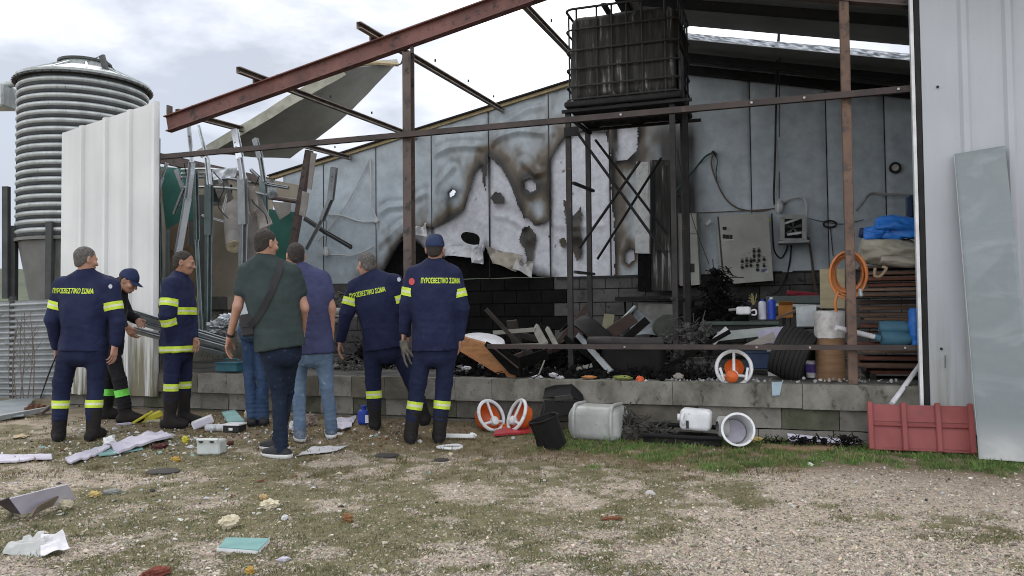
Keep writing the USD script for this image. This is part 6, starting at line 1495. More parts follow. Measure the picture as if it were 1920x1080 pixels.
for x in (1470, 1545): part(s2, 'leg', bar(onv3(x, 575, 2.6), onv3(x, 660, 2.6), 0.04, 0.04), SHAD)
rc = thing('red_cloth', 'dark red cloth lying on the rear shelf', 'cloth', onv3(1505, 552, 2.5)); bundle(rc, 'cloth', onv3(1475, 549, 2.5), onv3(1534, 553, 2.5), 0.05, M('red_cloth', (0.17, 0.012, 0.022), 0.8), 31, 0.7, 0.9, 5)
kt = thing('white_kettle', 'white plastic jug lying on the bench', 'jug', onv3(1394, 590, 1.3)); c = onv3(1394, 583, 1.25)
part(kt, 'body', rbox(0, 0.15, 0, 0.1, 0, 0.085, 0.025)[0:2] if False else (rbox(0, 0.15, 0, 0.1, 0, 0.085, 0.025)[0] - B(0.075, 0.05, 0.04) + c, rbox(0, 0.15, 0, 0.1, 0, 0.085, 0.025)[1]), PVC, smooth=True)
part(kt, 'handle', tube(smoothpath([c + UU * 0.07, c + UU * 0.12 + ZZ * 0.01, c + UU * 0.125 - ZZ * 0.04, c + UU * 0.08 - ZZ * 0.04], 5), 0.009, 8), PVC); part(kt, 'spout', tube([c - UU * 0.06 + ZZ * 0.02, c - UU * 0.15 + ZZ * 0.01], 0.014, 8), M('spout_grey', (0.2, 0.2, 0.2), 0.6))
COB = M('cobalt_plastic', (0.012, 0.04, 0.30), 0.4, c2=(0.008, 0.03, 0.22), sc=5)
def can(name, label, px, py, v, r, h, mat, capm, cat_='canister'):
    t = thing(name, label, cat_, onv3(px, py, v)); c = onv3(px, py, v)
    part(t, 'body', lathe(c, ZZ, [(0, 0), (r, 0.002), (r * 1.02, 0.01), (r * 1.02, h * 0.8), (r * 0.85, h * 0.88), (r * 0.4, h * 0.93), (0, h * 0.93)], 20), mat, smooth=40)
    part(t, 'cap', lathe(c + ZZ * h * 0.92, ZZ, [(r * 0.42, 0), (r * 0.42, h * 0.09), (0, h * 0.1)], 14), capm); return t
can('blue_canister', 'cobalt blue canister standing on the bench', 1447, 599, 1.3, 0.042, 0.23, COB, PVC)
can('blue_bottle', 'white and blue bottle beside the cobalt canister', 1430, 599, 1.35, 0.04, 0.21, M('bottle_white', (0.45, 0.46, 0.52), 0.4), COB, 'bottle')
can('dark_bottle', 'dark sooty bottle left of the white and blue bottle', 1412, 600, 1.4, 0.045, 0.16, SOOTM, SHAD, 'bottle')
ob = thing('orange_box', 'dull orange carton behind the cobalt canister', 'carton', onv3(1473, 596, 1.7)); part(ob, 'carton', boxm(onv3(1473, 584, 1.7), BX, (0.075, 0.05, 0.07), 0.004), M('orange_card', (0.30, 0.12, 0.02), 0.7)); part(ob, 'flap', sheet(onv3(1460, 572, 1.66), onv3(1486, 572, 1.66), onv3(1488, 566, 1.6), onv3(1462, 565, 1.6), 4, 4, 0.003), M('orange_card', (0.3, 0.12, 0.02)))
sp_ = thing('dry_sprigs', 'dry yellowish sprigs standing in the dark bottle', 'plant', onv3(1415, 575, 1.4))
for k in range(9):
    a = onv3(1413, 574, 1.4); b = a + A([random.uniform(-.09, .09), random.uniform(-.03, .03), random.uniform(.05, .14)])
    part(sp_, 'sprig', tube([a, a * .4 + b * .6 + A([0.01, 0, 0.02]), b], [0.005, 0.005, 0.003], 5), M('dry_straw', (0.22, 0.19, 0.09), 0.9))
for k, (q, v, mt, lb) in enumerate(((((1345, 622), (1460, 612), (1468, 626), (1342, 640)), 0.95, M('pale_green_board', (0.28, 0.31, 0.29), 0.6), 'pale green board lying under the bench edge'), (((1420, 620), (1482, 610), (1470, 646), (1424, 642)), 0.85, M('lilac_board', (0.34, 0.32, 0.42), 0.6), 'pale lilac sheet leaning under the bench'),
      (((1330, 640), (1360, 612), (1366, 618), (1340, 648)), 0.8, WIREW, 'thin white slat leaning at the bench corner'), (((1395, 646), (1450, 622), (1456, 640), (1400, 652)), 0.7, GREYB, 'grey board fragment on the low rail'), (((1438, 655), (1476, 655), (1470, 706), (1440, 706)), 0.9, WIREW, 'white board standing left of the tyre'),
      (((1492, 575), (1530, 572), (1532, 612), (1494, 612)), 1.2, GALVD, 'grey metal box side above the tyre'))):
    board('loose_board', lb, 'board', q, v, mt, 0.012, 0.02, k + 20)
solo('wooden_stick', bar(onv3(1456, 597, 1.2), onv3(1510, 575, 1.5), 0.02, 0.025), WOODS[3], 'brown stick leaning up from the bench to the shelf', 'stick')
bb_ = thing('blue_crate', 'dark blue crate on the floor under the bench', 'crate', onv3(1425, 690, 1.0)); part(bb_, 'body', boxm(onv3(1425, 675, 1.0), BX, (0.13, 0.1, 0.085), 0.01), M('crate_blue', (0.012, 0.03, 0.075), 0.5)); part(bb_, 'rim', boxm(onv3(1425, 660, 1.0), BX, (0.14, 0.11, 0.01), 0.004), M('crate_blue', (0.012, 0.03, 0.075), 0.5))
pp_ = thing('purple_can', 'violet and white tin right of the tyre', 'tin', onv3(1526, 712, 0.6)); c = onv3(1524, 708, 0.6)
part(pp_, 'body', lathe(c, ZZ, [(0, 0), (0.06, 0), (0.06, 0.16), (0, 0.16)], 18), PVC); part(pp_, 'band', lathe(c, ZZ, [(0.0605, 0.05), (0.062, 0.05), (0.062, 0.13), (0.0605, 0.13)], 18), M('violet_print', (0.07, 0.04, 0.22), 0.5))
# charred heap hanging below and left of the big cabinet
def heap(name, label, px, v, rad, n, mats, seed, cat_='debris', kind='stuff', flat=0.5, stick=0.5, size=0.06):
    r = np.random.default_rng(seed); ms = []; cen = A([onv3(x, y, v) for x, y in px])
    for k in range(n):
        c = cen[r.integers(len(cen))] + r.normal(size=3) * A([rad, rad * 0.6, rad * flat])
        if r.random() < stick:
            d = nrm(r.normal(size=3) * A([1, 0.6, 0.6])); L = size * (1 + 2.5 * r.random())
            ms.append(bar(c - d * L, c + d * L, size * 0.25 * (0.5 + r.random()), size * 0.18 * (0.5 + r.random()), nrm(r.normal(size=3))))
        else:
            s = trimesh.creation.icosphere(subdivisions=1); vv = np.array(s.vertices)
            vv = vv * (1 + 0.7 * (r.random((len(vv), 1)) - 0.5)) * size * (0.5 + r.random(3))
            ms.append((vv + c, np.array(s.faces)))
    return solo(name, cat(ms), mats, label, cat_, smooth=False, kind=kind)
heap('charred_debris', 'black charred tangle below the large control cabinet', [(1345, 520), (1342, 545), (1352, 565), (1335, 582), (1320, 594), (1365, 588), (1385, 575)], 1.9, 0.06, 420, CHAR, 3, flat=0.8, size=0.035, stick=0.8)
heap('charred_debris', 'black charred rubble on the floor along the plinth', [(880 + 25 * k, 705) for k in range(18)], 0.35, 0.12, 800, CHAR, 4, flat=0.22, size=0.035, stick=0.75)
heap('charred_debris', 'black charred rubble deep on the floor in the middle', [(700 + 28 * k, 672) for k in range(20)], 1.3, 0.22, 1000, CHAR, 5, flat=0.3, size=0.045, stick=0.8)
heap('burnt_metal_debris', 'burnt grey scrap between the stand and the bench', [(1265, 640), (1290, 650), (1275, 680), (1310, 695), (1300, 620), (1330, 690)], 0.8, 0.1, 460, M('ashy_scrap', (0.065, 0.063, 0.06), 0.8, c2=(0.015, 0.015, 0.015), sc=12), 6, flat=0.5, size=0.026, stick=0.85)
heap('burnt_metal_debris', 'burnt grey scrap behind the firefighter with arms apart', [(640, 640), (620, 600), (640, 570), (660, 680), (620, 690), (590, 690)], 0.9, 0.12, 260, M('ashy_scrap', (0.065, 0.063, 0.06)), 7, flat=0.5, size=0.03, stick=0.85)
heap('ash_scraps', 'small pale ash flakes scattered along the plinth edge', [(900 + 30 * k, 712) for k in range(16)] + [(1290 + 60 * k, 714) for k in range(7)], 0.22, 0.09, 210, M('pale_ash', (0.36, 0.36, 0.35), 0.9, c2=(0.13, 0.13, 0.13), sc=9), 8, flat=0.1, stick=0.4, size=0.011)
# middle: burnt furniture
OAK = M('scorched_oak', (0.30, 0.135, 0.045), 0.6, c2=(0.19, 0.08, 0.028), sc=2.5, stretch=(2, 2, 9), c3=(0.03, 0.02, 0.015), spots=0.13, bump=0.2)
wdn = thing('scorched_panel', 'orange brown wooden panel with charred right end, beside the capped firefighter', 'wood panel', onv3(915, 708, 0.2))
f_ = [onv3(x, y, v) for x, y, v in ((860, 630, 0.35), (905, 643, 0.28), (972, 682, 0.2), (966, 710, 0.2), (934, 702, 0.2), (858, 656, 0.3))]
part(wdn, 'panel', manifold3d.Manifold.hull_points(A(f_ + [q + VV * 0.05 + ZZ * 0.01 for q in f_])), OAK, smooth=False)
part(wdn, 'charred_layer', manifold3d.Manifold.hull_points(A([onv3(x, y, v) + VV * dv for x, y, v in ((912, 640, 0.17), (975, 672, 0.15), (976, 708, 0.15), (955, 700, 0.15), (958, 684, 0.15), (908, 648, 0.17)) for dv in (0, 0.012)])), CHAR, smooth=False)
part(wdn, 'splinter', bar(onv3(925, 652, 0.13), onv3(972, 690, 0.12), 0.01, 0.03, VV), WOODS[2])
solo('white_basin', (lambda m: m)(lathe(onv3(905, 640, 0.75), ZZ + VV * -0.25 + UU * 0.2, [(0, 0.055), (0.12, 0.05), (0.24, 0.02), (0.25, 0.0), (0.235, 0.0), (0.12, 0.035), (0, 0.04)], 32)), PVC, 'white round basin lying behind the orange brown panel', 'basin')
PAL = M('pale_timber', (0.20, 0.195, 0.165), 0.8, c2=(0.12, 0.115, 0.10), sc=5)
for k, (a, b, v0, v1, w, lb) in enumerate((((925, 624), (1005, 618), 1.2, 1.2, 0.05, 'long level pale timber behind the white basin'), ((1004, 614), (1022, 648), 1.3, 0.7, 0.09, 'wider of two pale timbers leaning in the middle of the burnt heap'), ((1026, 616), (1044, 650), 1.3, 0.7, 0.05, 'narrower of two pale timbers leaning in the middle of the burnt heap'),
        ((1084, 628), (1146, 698), 0.9, 0.3, 0.06, 'grey bar leaning diagonally on the black tub'), ((940, 650), (1020, 648), 0.5, 0.5, 0.05, 'level pale strip above the charred rubble'), ((1075, 695), (1110, 685), 0.4, 0.5, 0.04, 'short grey stick at the left foot of the stand'))):
    solo('loose_timber', bar(onv3(*a, v0), onv3(*b, v1), w, 0.035, VV, 0.003), PAL if k != 3 else GALVD, lb, 'timber')
tub = thing('burnt_tub', 'large burnt black tub with rounded rim under the stand', 'tub', onv3(1185, 706, 0.6))
tu0, tu1 = onv(1128, 660, 0.5)[0], onv(1242, 660, 0.5)[0]; tzt = onv(1180, 640, 0.5)[1]
BLKP = M('burnt_black_plastic', (0.006, 0.006, 0.0065), 0.55, c2=(0.01, 0.009, 0.0085), sc=5, bump=0.3, bsc=15, spec=0.12)
part(tub, 'body', rbox(tu0, tu1, 0.5, 1.2, FZ, tzt, 0.06, 0.03, 3), BLKP, smooth=True)
part(tub, 'rim', tube(smoothpath([onv3(1105, 640, 0.55), onv3(1140, 640, 0.48), onv3(1200, 642, 0.48), onv3(1245, 641, 0.5)], 6), 0.05, 12), SOOT2, smooth=True)
part(tub, 'lid', sheet(onv3(1048, 618, 1.2), onv3(1118, 650, 0.6), onv3(1150, 630, 0.9), onv3(1080, 600, 1.4), 14, 14, 0.02, wave=0.05, curl=lambda s, q: 0.14 * np.sin(s * 3.14)), BLKP, smooth=True)
fs = thing('folded_sheet', 'bluish grey sheet bent up like a tent behind the black tub', 'metal sheet', onv3(1190, 630, 1.6))
SHG = M('bluish_sheet', (0.20, 0.225, 0.24), 0.5, metal=0.3, c2=(0.13, 0.15, 0.16), sc=3)
part(fs, 'left_slope', sheet(onv3(1142, 626, 1.5), onv3(1180, 626, 1.9), onv3(1196, 578, 2.0), onv3(1190, 574, 1.7), 8, 8, 0.006, wave=0.03), SHG); part(fs, 'right_slope', sheet(onv3(1178, 628, 1.5), onv3(1244, 630, 1.6), onv3(1216, 592, 1.9), onv3(1191, 576, 1.8), 12, 12, 0.006, wave=0.08, wsc=4), SHG)
part(fs, 'bent_edge', tube([onv3(1143, 624, 1.48), onv3(1191, 575, 1.7)], 0.022, 8), SHG)
board('yellowed_board', 'yellowed board standing behind the tent shaped sheet', 'board', [(1133, 588), (1152, 590), (1148, 628), (1126, 628)], 2.4, M('yellowed', (0.22, 0.21, 0.13), 0.8), 0.02, 0.02, 41)
board('sooty_backboard', 'pale sooty board against the wall behind the tent shaped sheet', 'board', [(1196, 568), (1262, 570), (1262, 625), (1196, 625)], 3.6, M('sooty_pale', (0.2, 0.2, 0.185), 0.8, c2=(0.08, 0.08, 0.075), sc=3), 0.02, 0.01, 42)
solo('dark_disc', lathe(onv3(1250, 612, 1.5), -VV + ZZ * 0.6, [(0, 0.03), (0.14, 0.02), (0.16, 0), (0.14, -0.01), (0, 0)], 24), M('dark_olive', (0.02, 0.024, 0.017), 0.7), 'dark round lid beside the rusty stand leg', 'lid')
for k, (x, y, v, hx, hz, mt, lb) in enumerate(((1105, 707, 0.12, 0.075, 0.014, M('orange_plastic_dull', (0.36, 0.14, 0.03), 0.6), 'flat orange brown plastic strip on the plinth edge'), (1167, 708, 0.12, 0.09, 0.02, M('yellow_green_cloth', (0.19, 0.22, 0.05), 0.8), 'yellow green crumpled cloth on the plinth edge'), (1200, 712, 0.05, 0.036, 0.036, M('orange_rubber', (0.52, 0.085, 0.02), 0.5), 'small orange ball like lump on the plinth edge'),
        (1211, 714, 0.06, 0.014, 0.012, PVC, 'tiny white cap beside the orange lump'), (1272, 706, 0.2, 0.05, 0.03, GREYB, 'grey lump at the foot of the right stand leg'))):
    solo('plinth_scrap', crumple(onv3(x, y, v), BX, (hx, 0.035, hz), 16, 0.45, k + 9, 6), mt, lb, 'scrap', smooth=True)
solo('white_stick', tube([onv3(1008, 708, 0.15), onv3(1021, 676, 0.3)], 0.008, 6), PAL, 'thin pale stick rising from white flakes on the rubble', 'stick')
for k, (x, y) in enumerate(((1008, 707), (1038, 703), (1050, 708), (875, 690))):
    solo('white_flake', crumple(onv3(x, y, 0.15), BX, (0.045, 0.03, 0.018), 16, 0.9, k + 30, 9), M('flake_white', (0.5, 0.5, 0.52), 0.8), ('white flake cluster at the foot of the thin pale stick', 'white flake left of the black plastic sheet', 'small white flake above the black plastic sheet', 'grey white flake under the orange brown panel')[k], 'flake', smooth=False)

# ---- more of the tangle
BK = [WOODS[2], CHAR, M('burnt_board', (0.03, 0.024, 0.02), 0.85, c2=(0.01, 0.009, 0.008), sc=5, c3=(0.09, 0.075, 0.06), spots=0.05)]
rb2 = random.Random(21)
def board_label(k, x, v, an, L):
    tone_ = ('dark brown', 'black', 'patchy grey')[k % 3]
    z = ZON[min(5, int((x - 880) / 70))]
    ln = 'leaning right' if an > 0.35 else 'leaning left' if an < -0.35 else 'standing steep'
    for w in ('short' if L < 0.6 else 'long', 'nearer' if v < 1.4 else 'farther', 'thin', 'broken', 'split'):
        lb = f'{w} {tone_} charred board {ln} {z}'
        if lb not in used_: break
    used_.add(lb); return lb
ZON = ['beside the orange brown panel', 'behind the two pale timbers', 'beside the left stand leg', 'over the black tub', 'before the tent shaped sheet', 'at the right stand leg']
used_ = set()
for k in range(26):
    x = 880 + 420 * (k + rb2.random()) / 26; v = rb2.uniform(0.45, 2.6); y = 712 - 26 * v
    a = onv3(x, y - rb2.uniform(0, 10), v); L = rb2.uniform(0.35, 0.9); an = rb2.uniform(-1.1, 1.1)
    d = nrm(UU * math.sin(an) * 1.3 + ZZ * rb2.uniform(0.12, 0.75) + VV * rb2.uniform(-0.4, 0.4))
    solo('charred_board', bar(a - d * 0.05, a + d * L, rb2.uniform(0.04, 0.14), rb2.uniform(0.012, 0.03), VV + ZZ * 0.4, 0.003), BK[k % 3], board_label(k, x, v, an, L), 'board', group='charred boards in the burnt heap')
TAT = [('torn_insulation', 'grey insulation tatter hanging from the bent tracks', [(404, 346), (430, 340), (436, 372), (414, 384)], 1.1, GREYB), ('torn_insulation', 'mauve insulation tatter beside the shiny holed stud', [(462, 352), (480, 348), (484, 392), (468, 404)], 1.0, GREYB), ('torn_foil', 'crumpled bright foil under the tie beam between the studs', [(398, 318), (446, 314), (440, 332), (402, 338)], 0.9, GALV),
       ('torn_foil', 'dull foil strip curled round the rear stud', [(498, 340), (512, 336), (518, 366), (502, 372)], 1.4, GALVD), ('cardboard_sheet', 'brown cardboard sheet slumped behind the dark haired firefighter', [(316, 470), (362, 462), (372, 590), (318, 600)], 1.3, M('cardboard', (0.19, 0.135, 0.085), 0.85, c2=(0.13, 0.09, 0.06), sc=4)), ('ceiling_scrap', 'dark sheet standing for the shade in the gap behind the bent tracks', [(398, 348), (436, 346), (432, 380), (400, 378)], 2.2, SHAD)]  # the last sheet is painted shade for the void behind the tracks
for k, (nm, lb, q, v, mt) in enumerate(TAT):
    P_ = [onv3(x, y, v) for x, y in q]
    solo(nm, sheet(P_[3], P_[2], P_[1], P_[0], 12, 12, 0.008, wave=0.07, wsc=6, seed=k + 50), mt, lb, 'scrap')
for k, (pts, lb) in enumerate((([(345, 305, 0.6), (352, 350, 0.7), (341, 392, 0.7), (352, 430, 0.8)], 'black wire dangling beside the leftmost shiny stud'), ([(400, 322, 0.9), (420, 350, 0.8), (409, 385, 0.8), (428, 410, 0.85)], 'black wire looping down over the hanging roll'), ([(486, 330, 1.0), (472, 372, 1.0), (497, 402, 1.0), (503, 430, 1.1)], 'black wire curling beside the folded grey board'))):
    cable(lb, pts, r=0.007)
for k, (pts, w) in enumerate((([(330, 318), (344, 356), (327, 400)], 0.04), ([(408, 330), (426, 364), (418, 398)], 0.035), ([(470, 318), (500, 345), (540, 352)], 0.04), ([(380, 404), (420, 416), (470, 408)], 0.035))):
    stud([(x, y, 1.0 + 0.12 * k) for x, y in pts], 1.0, w, GALV if k % 2 else GALVD, parent=pf, name='bent_strip', tw=0.5 * k)
# ---------------------------------------------------------------- things lying in front of the plinth
def lay(name, label, cat_, quad, mat, t=0.01, lift=0.012, wave=0.01, seed=0, n=8, wsc=6, tilt=None, group=None):
    """A flat piece lying on the ground, its corners given by pixels (clockwise from far left)."""
    P_ = [G(x, y, lift + (tilt[i] if tilt else 0)) for i, (x, y) in enumerate(quad)]
    return solo(name, sheet(P_[3], P_[2], P_[1], P_[0], n, n, t, wave=wave, seed=seed, wsc=wsc), mat, label, cat_, smooth=40, group=group)
def lump(name, label, cat_, px, py, half, mat, seed=0, amp=0.5, sc=6, yaw=0.0, group=None):
    c = G(px, py, half[2] * 0.75); ax = A([[math.cos(yaw), math.sin(yaw), 0], [-math.sin(yaw), math.cos(yaw), 0], [0, 0, 1]])
    return solo(name, crumple(c, ax, half, 16, amp, seed, sc), mat, label, cat_, smooth=35, group=group)
WHT = M('white_plastic', (0.60, 0.61, 0.62), 0.45, c2=(0.47, 0.475, 0.48), sc=6, c3=(0.24, 0.23, 0.21), spots=0.05); LIL = M('lilac_white_sheet', (0.47, 0.45, 0.52), 0.6, c2=(0.38, 0.36, 0.43), sc=5)
ORG_ = M('orange_plastic', (0.52, 0.10, 0.018), 0.45, c2=(0.42, 0.075, 0.012), sc=6, c3=(0.2, 0.05, 0.02), spots=0.03); REDP = M('red_plastic', (0.30, 0.018, 0.024), 0.5, c2=(0.22, 0.014, 0.02), sc=6)
def wheel(label, c, axis, R, spokes=3, up=ZZ, dish=0.09, hubmat=None, bs=1.0):
    """White rim with spokes over an orange bowl."""
    t = thing('orange_bowl_wheel', label, 'wheel', c - ZZ * R); ax = nrm(axis); s = nrm(np.cross(up, ax)); u2 = np.cross(ax, s)
    part(t, 'rim', tube([c + (s * math.cos(a) + u2 * math.sin(a)) * R for a in np.linspace(0, 2 * math.pi, 41)], 0.017, 10), WHT, smooth=True)
    part(t, 'bowl', lathe(c - ax * dish, ax, [(q * bs, h_) for q, h_ in ((0, 0.0), (R * 0.45, 0.008), (R * 0.75, 0.035), (R * 0.9, dish * 0.8), (R * 0.87, dish * 0.8), (R * 0.72, 0.045), (R * 0.43, 0.018), (0, 0.01))], 40), ORG_, smooth=True)
    hubc = c + ax * 0.015 - u2 * R * 0.42
    for k in range(spokes):
        a = math.pi / 2 + 2 * math.pi * k / spokes
        part(t, 'spoke', tube([hubc, c + (s * math.cos(a) + u2 * math.sin(a)) * R], 0.013, 8), WHT)
    part(t, 'hub', lathe(hubc - ax * 0.03, ax, [(0.03, 0), (0.042, 0.02), (0.042, 0.055), (0.02, 0.07), (0, 0.07)], 18), hubmat or WHT)
    return t, hubc, ax
t_, hc_, ax_ = wheel('white spoked wheel with orange hub standing on the plinth edge', onv3(1376, 690, 0.08), -VV + ZZ * 0.12, 0.155, 3, bs=0.62)
part(t_, 'hub_cap', lathe(onv3(1372, 706, -0.02), -VV, [(0, -0.02), (0.05, -0.01), (0.058, 0.01), (0.045, 0.04), (0, 0.05)], 20), ORG_, smooth=True)
part(t_, 'bracket', tube([onv3(1350, 690, 0.05), onv3(1358, 714, 0.0)], 0.012, 8), WHT); part(t_, 'bracket', tube([onv3(1402, 690, 0.05), onv3(1398, 714, 0.0)], 0.012, 8), WHT)
def vat(px, py, v): return onv3(px, py, v)
wheel('left one of two orange and white spoked wheels on the ground, tipped to the right', vat(921, 779, -0.28), nrm(UU * 0.80 - VV * 0.42 + ZZ * 0.42), 0.15, 3, dish=0.15)
wheel('right one of two orange and white spoked wheels on the ground, beside the black bucket', vat(969, 778, -0.24), nrm(-UU * 0.62 - VV * 0.62 + ZZ * 0.38), 0.15, 3, dish=0.14)
lump('orange_fragment', 'broken orange plastic piece between the two spoked wheels', 'fragment', 946, 800, (0.07, 0.04, 0.03), ORG_, 3, 0.6)
lay('red_strip', 'bright red plastic strip in front of the spoked wheels', 'strip', ((930, 806), (998, 796), (1001, 808), (926, 815)), REDP, 0.02, 0.03, 0.008, 2)
bkt = thing('black_bucket', 'black scorched bucket lying between the wheels and the grey container', 'bucket', G(1030, 814))
c = G(1030, 814, 0.12); bx_ = nrm(-VV * 0.12 + UU * -0.28 + ZZ * 0.9)
part(bkt, 'shell', (lambda m: (m[0] + (meshkit.fbm(m[0] * 9, 3, 2) - 0.5)[:, None] * A([0.09, 0.07, 0.05]), m[1]))(lathe(c - bx_ * 0.12, bx_, [(0, 0.0), (0.11, 0.0), (0.118, 0.02), (0.14, 0.25), (0.148, 0.255), (0.148, 0.27), (0.135, 0.27), (0.112, 0.02), (0, 0.012)], 32)), BLKP, smooth=35)
part(bkt, 'handle', tube([c + bx_ * 0.14 + (np.cross(bx_, ZZ) * math.cos(a) + ZZ * math.sin(a)) * 0.15 for a in np.linspace(0.2, 2.6, 14)], 0.005, 6), SHAD)
bp_ = thing('black_plastic_sheet', 'bent black plastic casing leaning against the plinth', 'casing', G(1060, 770))
part(bp_, 'upper_face', sheet(onv3(1018, 746, -0.12), onv3(1070, 740, -0.1), onv3(1074, 712, 0.02), onv3(1022, 728, -0.02), 6, 6, 0.012, 0.01), BLKP); part(bp_, 'side_face', sheet(onv3(1070, 742, -0.1), onv3(1096, 758, -0.1), onv3(1092, 738, 0.0), onv3(1074, 712, 0.02), 6, 6, 0.012, 0.01), BLKP)
part(bp_, 'lower_face', sheet(onv3(1010, 790, -0.2), onv3(1094, 770, -0.14), onv3(1094, 754, -0.1), onv3(1020, 750, -0.12), 6, 6, 0.012, 0.02), BLKP); part(bp_, 'flap', sheet(onv3(1040, 752, -0.14), onv3(1076, 748, -0.12), onv3(1070, 740, -0.14), onv3(1040, 744, -0.15), 4, 4, 0.01), CABD)
# grey container on its side
gcn = thing('grey_container', 'translucent grey plastic container lying on its side on the grass', 'container', G(1112, 822))
GCM = M('grey_plastic', (0.31, 0.32, 0.305), 0.45, c2=(0.22, 0.225, 0.21), sc=5, c3=(0.12, 0.115, 0.10), spots=0.10)
cu0, cz0 = onv(1064, 822, -0.50); cu1, cz1 = onv(1160, 758, -0.50)
zg = float(gz(*B(cu0, -0.4, 0)[:2]))
gm = rbox(0, cu1 - cu0, 0, 0.36, 0, 0.31, 0.075); yaw = rot(-0.12, (0, 0, 1)); piv = B(0, 0, 0)
gv = (gm[0] - piv) @ yaw.T + B(cu0, -0.50, zg - 0.01)
part(gcn, 'body', (gv, gm[1]), GCM, smooth=True)
def glocal(u, v, z): return (B(u, v, z) - piv) @ yaw.T + B(cu0, -0.50, zg - 0.01)
Lc = cu1 - cu0
for uu in (0.06, Lc - 0.06):
    pts = [glocal(uu, 0.03, 0.02), glocal(uu, -0.006, 0.09), glocal(uu, -0.006, 0.23), glocal(uu, 0.06, 0.316), glocal(uu, 0.30, 0.316)]
    part(gcn, 'rib', tube(smoothpath(pts, 6), 0.016, 8), GCM, smooth=True)
part(gcn, 'end_rim', tube([glocal(-0.006, 0.18 + 0.12 * math.cos(a) * (1 + 0.12 * math.cos(4 * a)) ** -1, 0.155 + 0.11 * math.sin(a)) for a in np.linspace(0, 2 * math.pi, 33)], 0.010, 6), GCM, smooth=True)
part(gcn, 'end_panel', boxm(glocal(0.0, 0.18, 0.155), BX @ yaw.T, (0.006, 0.09, 0.085), 0.004), GALVD)
part(gcn, 'spout', lathe(glocal(Lc, 0.16, 0.09), UU, [(0.045, -0.02), (0.045, 0.03), (0.05, 0.03), (0.05, 0.045), (0, 0.05)], 18), GCM)
# white canister, bucket, black pan, burnt bits
wc = thing('white_canister', 'white plastic canister lying on a black tray by the plinth', 'canister', G(1300, 812))
c0 = onv3(1273, 806, -0.32); wm = rbox(0, 0.27, 0, 0.18, 0, 0.19, 0.04); rw = rot(0.06, (0, 1, 0))
part(wc, 'body', ((wm[0] - piv) @ rw.T + c0, wm[1]), WHT, smooth=True)
part(wc, 'grip', tube(smoothpath([c0 + B(0.04, -0.01, 0.15) - piv, c0 + B(0.03, -0.03, 0.10) - piv, c0 + B(0.04, -0.01, 0.05) - piv], 6), 0.014, 8), WHT, smooth=True)
part(wc, 'cap', lathe(c0 + B(0.0, 0.09, 0.1) - piv, -UU, [(0.032, -0.01), (0.032, 0.02), (0, 0.022)], 16), WHT); part(wc, 'rip', boxm(c0 + B(0.075, 0.0, 0.05) - piv, BX, (0.012, 0.004, 0.035)), CABD)
wb = thing('white_bucket', 'white bucket lying with its open mouth to the front', 'bucket', G(1384, 832))
bc2 = onv3(1384, 805, -0.48); ba = nrm(-VV * 0.93 + UU * 0.22 + ZZ * 0.22)
part(wb, 'shell', lathe(bc2 - ba * 0.24, ba, [(0, 0.004), (0.105, 0.0), (0.112, 0.01), (0.128, 0.225), (0.142, 0.226), (0.142, 0.242), (0.124, 0.242), (0.106, 0.015), (0, 0.012)], 40), WHT, smooth=35)
part(wb, 'rim_band', lathe(bc2 - ba * 0.05, ba, [(0.131, 0), (0.137, 0.002), (0.137, 0.012), (0.131, 0.014)], 40), WHT); part(wb, 'residue', lathe(bc2 - ba * 0.2, ba, [(0.0, 0.0), (0.07, 0.002), (0.1, 0.0)], 24), LIL)
solo('bucket_collar', lathe(onv3(1345, 800, -0.36), nrm(UU + VV * 0.4), [(0.05, 0), (0.09, 0.02), (0.09, 0.08), (0.06, 0.1), (0.04, 0.1)], 18), GCM, 'grey plastic collar between the white canister and the white bucket', 'collar')
tr_ = thing('black_tray', 'long black plastic tray in the grass under the white canister', 'tray', G(1275, 830))
q = [G(1205, 826, 0.03), G(1352, 834, 0.03), G(1352, 812, 0.06), G(1205, 804, 0.08)]
part(tr_, 'base', sheet(*q, 10, 6, 0.012, 0.02), BLKP); part(tr_, 'front_lip', tube(smoothpath([q[0] + ZZ * 0.05, (q[0] + q[1]) / 2 + ZZ * 0.045, q[1] + ZZ * 0.05], 6), 0.02, 8), BLKP); part(tr_, 'back_lip', tube([q[3] + ZZ * 0.05, q[2] + ZZ * 0.05], 0.02, 8), BLKP)
lump('dark_rag', 'dark crumpled rag at the left end of the black tray', 'rag', 1250, 806, (0.07, 0.06, 0.09), M('rag_dark', (0.03, 0.04, 0.032), 0.85), 5, 0.5)
heap('burnt_twigs', 'tangle of burnt twigs on the ground right of the grey container', [(1175, 815), (1195, 812), (1215, 820), (1190, 800), (1235, 820), (1180, 790)], -0.34, 0.07, 240, M('burnt_twig', (0.05, 0.046, 0.04), 0.9, c2=(0.015, 0.014, 0.013), sc=14), 12, flat=0.6, stick=0.9, size=0.035)
heap('burnt_litter', 'black burnt litter along the foot of the plinth at right', [(1430 + 22 * k, 826) for k in range(9)] + [(1590, 822), (1605, 830), (1580, 830)], -0.26, 0.05, 130, CHAR, 13, flat=0.25, stick=0.85, size=0.022)
lump('orange_fragment', 'orange plastic shell fragment lying against the plinth right of the white bucket', 'fragment', 1461, 804, (0.07, 0.05, 0.075), M('dull_orange', (0.30, 0.085, 0.025), 0.6, c2=(0.2, 0.06, 0.02)), 6, 0.4)
lump('foam_lump', 'yellow foam lump beside the orange shell fragment', 'foam', 1485, 808, (0.055, 0.03, 0.035), M('yellow_foam', (0.47, 0.36, 0.14), 0.9, c2=(0.34, 0.25, 0.09), sc=9, bump=0.6, bsc=60), 7, 0.5)
